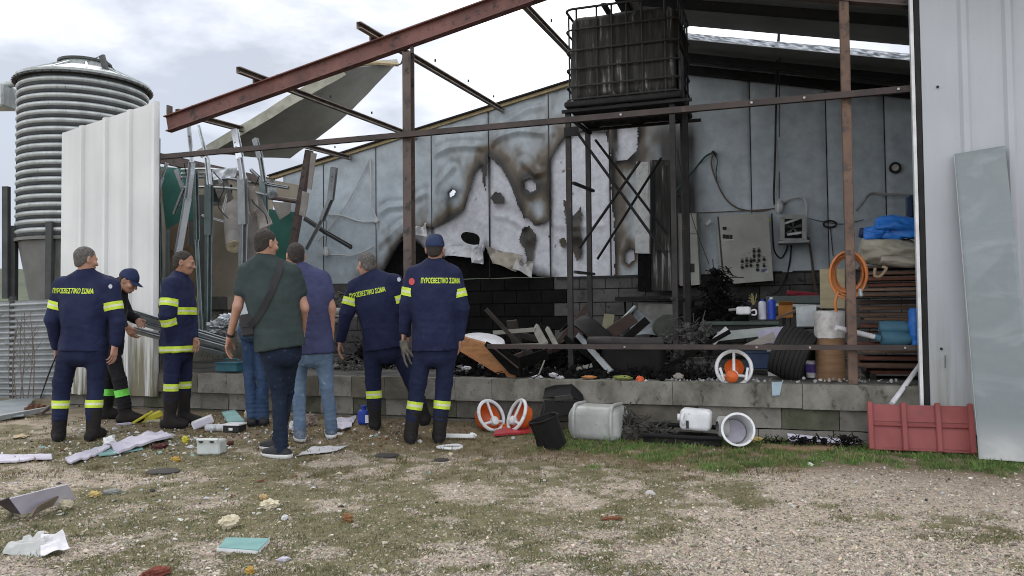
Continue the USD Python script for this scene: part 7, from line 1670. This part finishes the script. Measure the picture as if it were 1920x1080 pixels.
lump('foam_lump', 'yellow foam lump at the right foot of the white bucket', 'foam', 1419, 826, (0.06, 0.03, 0.03), M('yellow_foam', (0.47, 0.36, 0.14)), 8, 0.5)
wt = thing('white_trim', 'white metal trim strip lying in front of the black litter', 'trim', G(1540, 832))
part(wt, 'face', sheet(G(1480, 828, 0.03), G(1606, 834, 0.03), G(1604, 827, 0.05), G(1476, 813, 0.09), 10, 4, 0.008, 0.006), LIL); part(wt, 'edge', tube([G(1480, 830, 0.03), G(1606, 836, 0.025)], 0.012, 6), M('trim_brown', (0.08, 0.045, 0.035), 0.7))
lay('brown_board', 'flat brown board under the white trim strip', 'board', ((1430, 832), (1565, 836), (1560, 844), (1425, 840)), M('earth_board', (0.24, 0.15, 0.09), 0.8), 0.02, 0.02)
# red plastic panel
RDP = M('faded_red_panel', (0.22, 0.048, 0.045), 0.55, c2=(0.165, 0.036, 0.035), sc=2.5, c3=(0.10, 0.05, 0.045), spots=0.10)
rp = thing('red_crate_wall', 'faded red plastic panel with raised ribs leaning at the foot of the cladding', 'panel', G(1730, 842))
ru0, rz0 = onv(1632, 836, -0.30); ru1, rz1 = onv(1828, 840, -0.30); rtop = onv(1730, 760, -0.22)[1]
def rpt(s, t, off=0.0): return B(ru0 + (ru1 - ru0) * s, -0.30 + 0.09 * t - off, 0.03 + (rtop - 0.03) * t)
part(rp, 'sheet', sheet(rpt(0, 0), rpt(1, 0), rpt(1, 1), rpt(0, 1), 12, 8, 0.012, 0.008), RDP)
for s in (0.012, 0.345, 0.675, 0.985):
    part(rp, 'upright_rib', bar(rpt(s, 0, 0.012), rpt(s, 1.06, 0.012), 0.045, 0.03, VV, 0.008), RDP)
for s0, s1 in ((0.04, 0.32), (0.37, 0.65), (0.70, 0.96)):
    part(rp, 'cross_rib', bar(rpt(s0, 0.55, 0.006), rpt(s1, 0.55, 0.006), 0.022, 0.02, VV, 0.006), RDP)
    part(rp, 'field', sheet(rpt(s0, 0.06, 0.004), rpt(s1, 0.06, 0.004), rpt(s1, 0.47, 0.004), rpt(s0, 0.47, 0.004), 4, 4, 0.006), RDP)
    part(rp, 'field', sheet(rpt(s0, 0.63, 0.004), rpt(s1, 0.63, 0.004), rpt(s1, 0.96, 0.004), rpt(s0, 0.96, 0.004), 4, 4, 0.006), RDP)
# leaning galvanised sheet
n_ = {'tc': ('texture_coordinate', {}), 'n': ('noise_texture', {'scale': 1.6, 'detail': 7.0, 'roughness': 0.6, 'distortion': 0.8}), 'mp': ('mapping', {'scale': (1, 1, 2.2)}),
      'r': ('rgb_ramp', {'ramp': [(0.34, (0.18, 0.205, 0.21)), (0.50, (0.155, 0.18, 0.188)), (0.66, (0.195, 0.22, 0.228)), (0.72, (0.29, 0.315, 0.325))]}), 'rr': ('map_range', {'from_min': 0.35, 'from_max': 0.7, 'to_min': 0.62, 'to_max': 0.38}),
      'g': ('geometry', {}), 'xyz': ('separate_xyz', {}), 'mz': ('map_range', {'from_min': 0.05, 'from_max': 0.35, 'to_min': 1.0, 'to_max': 0.0, 'clamp': True}), 'mu': ('math', {'math_type': 'multiply'}), 'm': ('mix', {'color2': (0.55, 0.53, 0.51)}),
      'p': ('principled_bsdf', {'metallic': 0.25, 'specular_ior_level': 0.4})}
ZINC = usdkit.material(stage, LK + 'weathered_zinc_sheet', n_, [('tc.object', 'mp.vector'), ('mp.vector', 'n.vector'), ('n.fac', 'r.fac'), ('n.fac', 'rr.value'), ('g.position', 'xyz.vector'), ('xyz.z', 'mz.value'), ('mz.result', 'mu.value1'), ('n.fac', 'mu.value2'), ('mu.value', 'm.fac'), ('r.color', 'm.color1'), ('m.color', 'p.base_color'), ('rr.result', 'p.roughness')], surface='p.BSDF')
gs = thing('leaning_zinc_sheet', 'long grey zinc sheet leaning against the cladding at the right edge', 'metal sheet', G(1885, 852))
g0, g1 = onv3(1836, 848, -0.55), onv3(1950, 858, -0.62); g2, g3 = onv3(1884, 273, -0.085), onv3(1789, 289, -0.085)
g0[2] = g1[2] = 0.03
part(gs, 'sheet', sheet(g0, g1, g2, g3, 14, 40, 0.006, 0.006, 1.2, 3), ZINC, smooth=True)
part(gs, 'folded_edge', sheet(g0 - VV * 0.004, g0 + UU * 0.02 + VV * 0.05, g3 + UU * 0.02 + VV * 0.04, g3 - VV * 0.004, 2, 30, 0.004), GALVD)
# ---- debris round the people
bxw = lambda px, py, half, yaw, h=0.0: (G(px, py, half[2] + h), rot(yaw, (0, 0, 1)).T, half)
def bx(name, label, cat_, px, py, half, yaw, mat, ch=0.006, roll_=0.0):
    ax = (rot(yaw, (0, 0, 1)) @ rot(roll_, (0, 1, 0))).T
    t = thing(name, label, cat_, G(px, py)); c = G(px, py, half[2] * 0.95 + abs(math.sin(roll_)) * half[0] * 0.6)
    part(t, 'body', boxm(c, ax, half, ch), mat); return t, c, ax
t, c, ax = bx('white_box', 'white plastic box tilted up on the ground by the black boots', 'box', 380, 792, (0.10, 0.05, 0.04), 0.35, WHT, 0.008, -0.35)
part(t, 'side_plate', boxm(c - ax[1] * 0.051, ax, (0.085, 0.003, 0.03)), LIL)
lay('teal_board', 'pale teal board lying among the boxes near the jeans legs', 'board', ((416, 772), (440, 768), (458, 788), (426, 790)), M('pale_teal', (0.20, 0.37, 0.36), 0.6), 0.02, 0.05, 0.004, 3)
t, c, ax = bx('black_white_case', 'white topped black case beside the grey cylinder', 'case', 440, 803, (0.085, 0.07, 0.035), -0.2, SHAD)
part(t, 'top', boxm(c + ZZ * 0.04, ax, (0.09, 0.075, 0.008), 0.004), WHT); part(t, 'latch', boxm(c - ax[1] * 0.072, ax, (0.02, 0.004, 0.012)), WHT)
cy = thing('grey_cylinder', 'light grey cylinder lying beside the black and white case', 'cylinder', G(405, 802)); c = G(405, 802, 0.035)
part(cy, 'body', lathe(c - A([0.10, 0, 0]), (1, 0.05, 0), [(0, 0), (0.033, 0), (0.035, 0.01), (0.035, 0.19), (0.033, 0.2), (0, 0.2)], 20), M('cyl_grey', (0.45, 0.46, 0.48), 0.5)); part(cy, 'collar', lathe(c - A([0.02, 0, 0]), (1, 0.05, 0), [(0.036, 0), (0.038, 0.005), (0.038, 0.02), (0.036, 0.025)], 20), GALVD)
t, c, ax = bx('electronics_box', 'pale grey socket box with two black sockets lying in the yard', 'box', 397, 838, (0.10, 0.075, 0.06), -0.06, M('socket_grey', (0.42, 0.45, 0.44), 0.5, c2=(0.33, 0.36, 0.35), sc=6), 0.012)
part(t, 'face', boxm(c - ax[1] * 0.07 + ZZ * 0.045, (rot(-0.06, (0, 0, 1)) @ rot(0.5, (1, 0, 0))).T, (0.095, 0.012, 0.04), 0.006), M('socket_pale', (0.5, 0.54, 0.52), 0.5))
for dx in (-0.055, 0.04): part(t, 'socket', lathe(c - ax[1] * 0.082 + ZZ * 0.062 + ax[0] * dx, nrm(-ax[1] + ZZ * 0.5), [(0.022, 0), (0.022, 0.008), (0, 0.009)], 14), SHAD)
yb = thing('yellow_tool', 'yellow plastic tool case on the ground behind the tall black boots', 'tool', G(282, 785)); YEL = M('yellow_plastic', (0.47, 0.43, 0.035), 0.5, c2=(0.38, 0.34, 0.03), sc=6)
c = G(284, 783, 0.04); part(yb, 'body', boxm(c, (rot(0.5, (0, 0, 1)) @ rot(-0.4, (0, 1, 0))).T, (0.11, 0.04, 0.035), 0.012), YEL); part(yb, 'handle', tube([G(250, 793, 0.02), G(285, 772, 0.10)], 0.014, 8), YEL); part(yb, 'tray', boxm(c - ZZ * 0.03 + A([0.03, -0.03, 0]), rot(0.4, (0, 0, 1)).T, (0.07, 0.05, 0.012), 0.004), M('foam_pale', (0.46, 0.43, 0.28), 0.9))
bj = thing('blue_jug', 'cobalt blue jug with white label beside the boots of the arms-apart firefighter', 'jug', G(683, 797))
c = G(682, 797, 0.0); part(bj, 'body', rbox(0, 0.11, 0, 0.09, 0, 0.15, 0.03)[0] is None or (rbox(0, 0.11, 0, 0.09, 0, 0.15, 0.03)[0] - B(0.055, 0.045, 0) + c, rbox(0, 0.11, 0, 0.09, 0, 0.15, 0.03)[1]), COB, smooth=True); part(bj, 'neck', lathe(c + ZZ * 0.14, ZZ, [(0.025, 0), (0.025, 0.03), (0.03, 0.03), (0.03, 0.05), (0, 0.05)], 14), COB); part(bj, 'label', boxm(c + A([0.03, -0.05, 0.06]), BX, (0.035, 0.004, 0.04), 0.002), WHT)
lay('white_cloth', 'crumpled white plastic film at the right foot of the washed jeans', 'film', ((632, 785), (668, 780), (655, 806), (615, 806)), LIL, 0.004, 0.03, 0.06, 4, 14, 9)
lay('newspaper', 'crumpled printed paper sheet in front of the washed jeans wearer’s shoes', 'paper', ((590, 838), (652, 836), (630, 846), (553, 853)), M('printed_paper', (0.52, 0.52, 0.53), 0.85, c2=(0.40, 0.40, 0.41), sc=9, c3=(0.10, 0.10, 0.11), spots=0.12), 0.003, 0.018, 0.03, 5, 14, 9)
lay('broken_cladding', 'long lilac white broken panel lying slantwise in the yard, upper end', 'panel', ((205, 832), (300, 806), (325, 816), (222, 846)), LIL, 0.02, 0.05, 0.06, 6, 16, 7)
lay('broken_cladding', 'narrow lilac white panel strip, lower left end of the slanting pieces', 'panel', ((122, 858), (196, 833), (206, 840), (132, 866)), LIL, 0.015, 0.035, 0.035, 7, 12, 8)
lay('broken_cladding', 'white panel strip at the left picture edge in front of the fence', 'panel', ((-30, 855), (96, 850), (98, 858), (-30, 866)), LIL, 0.015, 0.03, 0.025, 8, 12, 8)
lay('teal_strip', 'pale teal strip lying along the slanting lilac panel', 'strip', ((180, 846), (262, 834), (268, 842), (186, 855)), M('pale_teal', (0.20, 0.37, 0.36)), 0.01, 0.02, 0.01, 9)
lump('white_foam', 'white foam knob on the slanting lilac panel', 'foam', 205, 831, (0.05, 0.04, 0.05), WHT, 10, 0.6)
bp2 = thing('broken_panel_box', 'bent lilac faced sheet metal piece in the left foreground', 'panel', G(80, 965))
q0, q1, q2, q3 = G(40, 966, 0.02), G(143, 936, 0.03), G(128, 908, 0.16), G(16, 934, 0.15)
part(bp2, 'face', sheet(q0, q1, q2, q3, 12, 10, 0.006, 0.02, 4, 5), LIL); part(bp2, 'side', sheet(G(22, 962, 0.0), q0, q3, q3 - A([0.05, 0.03, 0.02]), 5, 5, 0.006), M('purple_brown', (0.08, 0.06, 0.075), 0.6))
part(bp2, 'foot', sheet(G(58, 970, 0.01), G(118, 938, 0.04), G(110, 930, 0.09), G(70, 950, 0.07), 8, 5, 0.008, 0.02), M('taupe', (0.20, 0.16, 0.12), 0.7)); part(bp2, 'torn_foam', crumple(G(122, 945, 0.03), np.eye(3), (0.045, 0.03, 0.03), 16, 0.7, 6, 7), M('cream_foam', (0.56, 0.51, 0.38), 0.9, c2=(0.44, 0.39, 0.27), sc=9))
pbg = thing('plastic_bag', 'crumpled white plastic bag in the left foreground', 'plastic bag', G(68, 1036))
BAG = M('bag_film', (0.50, 0.51, 0.50), 0.45, c2=(0.38, 0.39, 0.38), sc=6, trans=0.25)
part(pbg, 'film', sheet(G(2, 1038, 0.01), G(88, 1040, 0.02), G(84, 1002, 0.05), G(42, 996, 0.06), 30, 30, 0.003, 0.10, 7, 12), BAG, smooth=True); part(pbg, 'flap', sheet(G(76, 1042, 0.02), G(132, 1030, 0.03), G(118, 1004, 0.07), G(76, 1004, 0.06), 22, 22, 0.003, 0.06, 9, 14), M('bag_white', (0.56, 0.55, 0.58), 0.5), smooth=True)
tl = thing('teal_slab', 'teal topped white slab lying in the foreground', 'slab', G(455, 1030))
q = [G(406, 1029, 0.015), G(484, 1033, 0.015), G(506, 1011, 0.02), G(424, 1009, 0.02)]
part(tl, 'core', sheet(*q, 6, 6, 0.03, 0.006), WHT); part(tl, 'top', sheet(*[x + ZZ * 0.005 + (A([.006, .006, 0]) if i == 0 else 0) for i, x in enumerate(q)], 8, 8, 0.004, 0.004), M('teal_paint', (0.13, 0.27, 0.26), 0.6, c2=(0.10, 0.22, 0.21), sc=9))
CRM = M('cream_foam', (0.56, 0.51, 0.38), 0.9)
for k, (x, y, hx, hy, hz, mt, lb) in enumerate(((505, 946, 0.055, 0.035, 0.03, CRM, 'cream foam chunk right of the middle foreground pieces'), (430, 980, 0.05, 0.035, 0.04, CRM, 'cream foam chunk standing up left of the upper cream chunk'), (534, 972, 0.03, 0.014, 0.015, WHT, 'small white scrap right of the cream foam chunks'), (494, 933, 0.03, 0.025, 0.02, M('tan_foam', (0.42, 0.30, 0.15), 0.9), 'tan foam chunk just behind the upper cream chunk'),
        (178, 925, 0.04, 0.03, 0.02, M('yellow_foam', (0.47, 0.36, 0.14)), 'dull yellow foam scrap right of the bent lilac sheet'), (210, 920, 0.055, 0.02, 0.02, M('grey_rag', (0.26, 0.27, 0.25), 0.9), 'greyish scrap right of the dull yellow foam'), (278, 824, 0.03, 0.02, 0.02, YEL, 'bright yellow scrap above the slanting lilac panel'), (347, 826, 0.03, 0.025, 0.035, YEL, 'bright yellow scrap left of the socket box'),
        (330, 862, 0.055, 0.03, 0.02, M('mustard', (0.38, 0.24, 0.05), 0.9), 'mustard foam scrap below the socket box'), (358, 838, 0.025, 0.02, 0.016, WHT, 'white scrap right of the slanting lilac panel'), (300, 838, 0.06, 0.04, 0.025, M('dark_red_rag', (0.08, 0.02, 0.02), 0.8), 'dark red rag at the end of the slanting lilac panel'), (432, 832, 0.05, 0.02, 0.02, M('rust_scrap', (0.11, 0.04, 0.025), 0.8), 'rust red scrap right of the socket box'),
        (468, 1068, 0.028, 0.02, 0.016, M('mustard', (0.38, 0.24, 0.05)), 'mustard scrap at the bottom picture edge'), (652, 972, 0.03, 0.025, 0.025, M('dry_leaf', (0.22, 0.11, 0.04), 0.8, c2=(0.13, 0.06, 0.025), sc=12), 'dry brown leaf clump in the middle foreground'), (532, 1048, 0.03, 0.016, 0.012, LIL, 'lilac white flake at the lower middle'), (292, 1074, 0.075, 0.03, 0.025, M('brick_red', (0.18, 0.045, 0.03), 0.85, c2=(0.11, 0.03, 0.02), sc=14), 'brick red broken fragment at the bottom picture edge'),
        (845, 851, 0.03, 0.02, 0.012, CRM, 'cream chip below the white ring'), (787, 828, 0.022, 0.016, 0.016, WHT, 'white chip between the feet of the capped firefighter'), (1148, 972, 0.06, 0.016, 0.012, M('rust_wood', (0.17, 0.065, 0.03), 0.8), 'short rust brown stick piece in the gravel'), (895, 862, 0.04, 0.014, 0.008, M('tan_foam', (0.42, 0.30, 0.15)), 'tan flake on the brown soil'), (962, 822, 0.02, 0.014, 0.014, WHT, 'white chip in the grass below the red strip'),
        (40, 818, 0.12, 0.06, 0.012, M('beige_card', (0.40, 0.31, 0.2), 0.85), 'torn beige card in the grass left of the firefighter with feet apart'), (195, 808, 0.02, 0.02, 0.015, WHT, 'white chip beside the leftmost firefighter’s right boot'), (235, 795, 0.08, 0.025, 0.012, LIL, 'pale flat scrap behind the leftmost firefighter'), (462, 778, 0.025, 0.02, 0.045, CRM, 'pale upright foam piece left of the mid blue jeans'), (580, 790, 0.06, 0.05, 0.07, M('brown_litter', (0.14, 0.09, 0.07), 0.9, c2=(0.3, 0.26, 0.24), sc=25), 'brown and white crumpled litter between the legs of the washed jeans'), (548, 800, 0.03, 0.03, 0.05, WHT, 'white scrap left of the washed jeans'))):
    lump('yard_scrap', lb, 'scrap', x, y, (hx, hy, hz), mt, k + 40, 0.7, 7, k * 0.7)
wr_ = thing('white_ring', 'white plastic ring lying on the brown soil before the capped firefighter', 'ring', G(843, 838)); c = G(843, 838, 0.012)
part(wr_, 'ring', tube([c + A([0.105 * math.cos(a), 0.085 * math.sin(a), 0.004 * math.sin(2 * a)]) for a in np.linspace(0, 2 * math.pi, 33)], 0.013, 8), WHT, smooth=True); part(wr_, 'disc', lathe(c - ZZ * 0.006, ZZ, [(0.09, 0), (0.0, 0.006)], 24), M('ring_grey', (0.35, 0.35, 0.34), 0.6))
wl_ = thing('white_batten', 'chipped white batten at the right boot of the capped firefighter', 'batten', G(850, 820)); part(wl_, 'batten', bar(G(815, 818, 0.03), G(888, 818, 0.03), 0.04, 0.035, ZZ, 0.006), WHT); part(wl_, 'broken_end', crumple(G(886, 817, 0.03), np.eye(3), (0.035, 0.025, 0.025), 16, 0.7, 3, 7), WHT)
for k, (x, y, rx, lb) in enumerate(((726, 853, 0.10, 'black flat rubber disc on the soil in front of the firefighters'), (305, 884, 0.115, 'dark flat rubber piece in the left grass'), (828, 862, 0.06, 'small dark flat piece right of the black disc'))):
    c = G(x, y, 0.006)
    v, f = lathe(c, ZZ, [(0, 0.012), (rx * 0.8, 0.012), (rx, 0.004), (rx, -0.004), (0, -0.004)], 26)
    v = c + (v - c) * A([1.05, 0.85, 1]) * (1 + 0.35 * (meshkit.fbm(v * 9, 2, k) - 0.5))[:, None] * A([1, 1, 1])
    solo('rubber_disc', (v, f), M('flat_rubber', (0.022, 0.02, 0.02), 0.8, c2=(0.04, 0.036, 0.034), sc=9), lb, 'rubber disc')
# far left: sheets on the ground by the fence
lay('grey_sheet', 'grey metal sheet lying on the ground before the corrugated fence', 'metal sheet', ((-40, 758), (66, 742), (44, 776), (-50, 782)), SHG, 0.01, 0.06, 0.04, 3, 10, 2)
solo('long_bar', bar(G(-30, 789, 0.04), G(96, 766, 0.06), 0.05, 0.05), GALVD, 'long grey bar lying along the grey sheet at left', 'bar')
lump('rust_lump', 'rusty lump at the end of the grey sheet', 'scrap', 66, 768, (0.10, 0.07, 0.07), M('rust_lump', (0.14, 0.055, 0.025), 0.9, c2=(0.05, 0.03, 0.02), sc=9), 5, 0.7)
solo('loose_pole', bar(G(75, 776, 0.05), G(112, 748, 0.12), 0.035, 0.035), BRN, 'short dark pole behind the leftmost firefighter', 'pole')
solo('plinth_prop', bar(G(205, 775, 0.0), onv3(197, 742, -0.05), 0.05, 0.07), M('tan_timber', (0.32, 0.27, 0.2), 0.8), 'short tan timber against the plinth behind the black clothed person', 'timber')

# ---------------------------------------------------------------- uncountable: crumbs, gravel, grass
r_ = np.random.default_rng(99)
def visible(n, x0, x1, y0, y1, pw=1.0):
    """Random ground points, spread evenly over the picture's ground rather than over the plan."""
    px = r_.uniform(x0, x1, n); py = y0 + (y1 - y0) * r_.uniform(0, 1, n) ** pw
    dz = PITCH; hz_ = 590 - (px - 960) * math.tan(ROLL)
    y = FPX * HC / np.maximum(py - hz_, 30); y = FPX * (HC - gz0(y)) / np.maximum(py - hz_, 30)
    x = (px - 960) / FPX * y
    return x, y
def merge_instances(protos, x, y, z, s, rotm, tonev=None):
    vs, fs, ts, k = [], [], [], 0
    which = r_.integers(0, len(protos), len(x))
    for p, (pv, pf) in enumerate(protos):
        ix = np.where(which == p)[0]
        if len(ix) == 0: continue
        V = np.einsum('nij,kj->nki', rotm[ix], pv) * s[ix][:, None, None] + np.stack([x[ix], y[ix], z[ix]], -1)[:, None, :]
        vs.append(V.reshape(-1, 3)); fs.append((pf[None] + (np.arange(len(ix)) * len(pv))[:, None, None]).reshape(-1, 3) + k); k += V.shape[0] * V.shape[1]
        if tonev is not None: ts.append(np.repeat(tonev[ix], len(pv), 0))
    return (np.vstack(vs), np.vstack(fs)), (np.vstack(ts) if ts else None)
def yawm(n, tilt=0.3):
    a = r_.uniform(0, 2 * np.pi, n); R_ = np.zeros((n, 3, 3)); c, s = np.cos(a), np.sin(a)
    R_[:, 0, 0], R_[:, 0, 1], R_[:, 1, 0], R_[:, 1, 1], R_[:, 2, 2] = c, -s, s, c, 1
    b = r_.normal(0, tilt, n); T = np.zeros((n, 3, 3)); T[:, 0, 0] = 1; T[:, 1, 1] = np.cos(b); T[:, 1, 2] = -np.sin(b); T[:, 2, 1] = np.sin(b); T[:, 2, 2] = np.cos(b)
    return R_ @ T
def pebble(seed):
    g = np.random.default_rng(seed); p = g.normal(size=(9, 3)); p /= np.linalg.norm(p, axis=1, keepdims=True); p *= A([1, 0.75, 0.5]) * (0.7 + 0.5 * g.random((9, 1)))
    v, f = vf(manifold3d.Manifold.hull_points(p)); return v, f
PB = [pebble(k) for k in range(7)]
MVS = MV('gravel_stone', 0.85, bump=0.3, bsc=90, sc=30, spec=0.2)
def behind(x, y): return ((x - ORG[0]) * VV[0] + (y - ORG[1]) * VV[1]) > -0.03
n = 135000
x, y = visible(n, -40, 1960, 800, 1100, 0.85)
gr, ol, di, gn = masks(x, y)
keep = (r_.random(n) < np.clip(0.45 + 0.7 * gr - 0.30 * ol - 0.45 * di - 0.6 * gn, 0.05, 1)) & ~behind(x, y)
x, y = x[keep], y[keep]; n = len(x)
s = np.exp(r_.normal(math.log(0.0062), 0.42, n)); s = np.minimum(s, 0.028)
col = np.stack([np.full(n, 0.35), np.full(n, 0.305), np.full(n, 0.25)], -1) * np.exp(r_.normal(-0.03, 0.24, (n, 1))) * (1 + r_.normal(0, 0.05, (n, 3)))
hi_ = r_.random(n) < 0.07; col[hi_] = A([0.52, 0.47, 0.41]) * r_.uniform(0.8, 1.1, (hi_.sum(), 1)); lo_ = r_.random(n) < 0.12; col[lo_] *= 0.45
m, t = merge_instances(PB, x, y, gz(x, y) + s * 0.18, s, yawm(n, 0.5), col)
solo('gravel', m, MVS, 'loose pale gravel all over the yard', None, smooth=False, kind='stuff', tone=np.clip(t, 0.02, 0.75))
def tuft(seed, nb, h, w, spread):
    g = np.random.default_rng(seed); vs, fs = [], []
    for b in range(nb):
        a = g.uniform(0, 2 * np.pi); rr = spread * math.sqrt(g.random()); base = A([rr * math.cos(a), rr * math.sin(a), -0.004]); hh = h * g.uniform(0.45, 1.1); ln = g.normal(size=2) * 0.45 * hh
        sd = A([-math.sin(a + 1.3), math.cos(a + 1.3), 0]) * w * g.uniform(0.6, 1.2)
        mid = base + A([ln[0] * 0.35, ln[1] * 0.35, hh * 0.6]); tip = base + A([ln[0], ln[1], hh * g.uniform(0.75, 1.0)])
        k = len(vs); vs += [base - sd, base + sd, mid + sd * 0.7, mid - sd * 0.7, tip]; fs += [[k, k + 1, k + 2], [k, k + 2, k + 3], [k + 3, k + 2, k + 4]]
    return A(vs), A(fs)
GRM = MV('grass_blade', 0.75, sc=3, spec=0.2)
def grass(name, label, n, x0, x1, y0, y1, dens, h, colf, seed, spread=0.035, nb=16, w=0.0022, pw=0.9):
    x, y = visible(n, x0, x1, y0, y1, pw); g4 = masks(x, y)
    d = dens(*g4, x, y); keep = (r_.random(n) < d) & ~behind(x, y); x, y = x[keep], y[keep]; n = len(x)
    c = colf(n, x, y)
    m, t = merge_instances([tuft(seed + k, nb, h, w, spread) for k in range(6)], x, y, gz(x, y), np.exp(r_.normal(0, 0.3, n)), yawm(n, 0.05), c)
    solo(name, m, GRM, label, None, smooth=False, kind='stuff', tone=np.clip(t, 0.005, 0.6))
def tint(c, dv, n, x, y, alt=None, amt=0.3):
    o = A(c) * np.exp(r_.normal(0, dv, (n, 1)))
    if alt is not None:
        k = r_.random(n) < amt + 0.4 * (P3(x, y, 2.2, 17) - 0.5); o[k] = A(alt) * np.exp(r_.normal(0, dv, (k.sum(), 1)))
    return o
grass('worn_grass', 'short worn olive grass growing through the gravel', 26000, -40, 1960, 800, 1100, lambda gr, ol, di, gn, x, y: np.clip(1.15 * ol - 0.1 - 0.4 * di, 0.012, 0.55), 0.017, lambda n, x, y: tint((0.085, 0.10, 0.04), 0.28, n, x, y, (0.16, 0.135, 0.075), 0.35), 100, nb=13, w=0.0017)
grass('fresh_grass', 'fresh green grass strip along the plinth at right', 15000, 980, 1990, 800, 925, lambda gr, ol, di, gn, x, y: np.clip(gn * 1.1 - 0.12, 0, 1), 0.037, lambda n, x, y: tint((0.085, 0.15, 0.038), 0.3, n, x, y, (0.15, 0.15, 0.065), 0.35), 200, nb=13, w=0.0024)
grass('dry_grass', 'dry brownish grass on the soil below the people', 9000, -40, 1500, 775, 900, lambda gr, ol, di, gn, x, y: np.clip(0.55 * di + 0.15 - gn * 0.5, 0, 0.6), 0.032, lambda n, x, y: tint((0.15, 0.112, 0.06), 0.25, n, x, y, (0.10, 0.095, 0.04), 0.3), 300, nb=12)
# crumbs of foam, plaster and plastic
cx_ = np.concatenate([r_.normal(300, 130, 620), r_.normal(620, 120, 260), r_.uniform(0, 1900, 200), r_.normal(250, 180, 200)]); cy_ = np.concatenate([r_.normal(822, 22, 620), r_.normal(812, 16, 260), r_.uniform(805, 960, 200), r_.normal(910, 60, 200)])
k = (cy_ > 770) & (cy_ < 1075) & (cx_ > -30) & (cx_ < 1940); cx_, cy_ = cx_[k], cy_[k]
pp = A([gpt(a, b) for a, b in zip(cx_, cy_)]); k = ~behind(pp[:, 0], pp[:, 1]); pp = pp[k]; n = len(pp)
pal = A([[0.62, 0.61, 0.6], [0.5, 0.45, 0.33], [0.46, 0.46, 0.5], [0.22, 0.34, 0.33], [0.05, 0.05, 0.05], [0.4, 0.3, 0.08], [0.12, 0.05, 0.03]])
m, t = merge_instances(PB, pp[:, 0], pp[:, 1], gz(pp[:, 0], pp[:, 1]) + 0.006, np.exp(r_.normal(math.log(0.0115), 0.5, n)), yawm(n, 0.5), pal[r_.choice(7, n, p=[.34, .18, .16, .05, .16, .04, .07])])
solo('litter_crumbs', m, MVS, 'crumbs of foam, plaster and plastic strewn round the people', None, smooth=False, kind='stuff', tone=t)
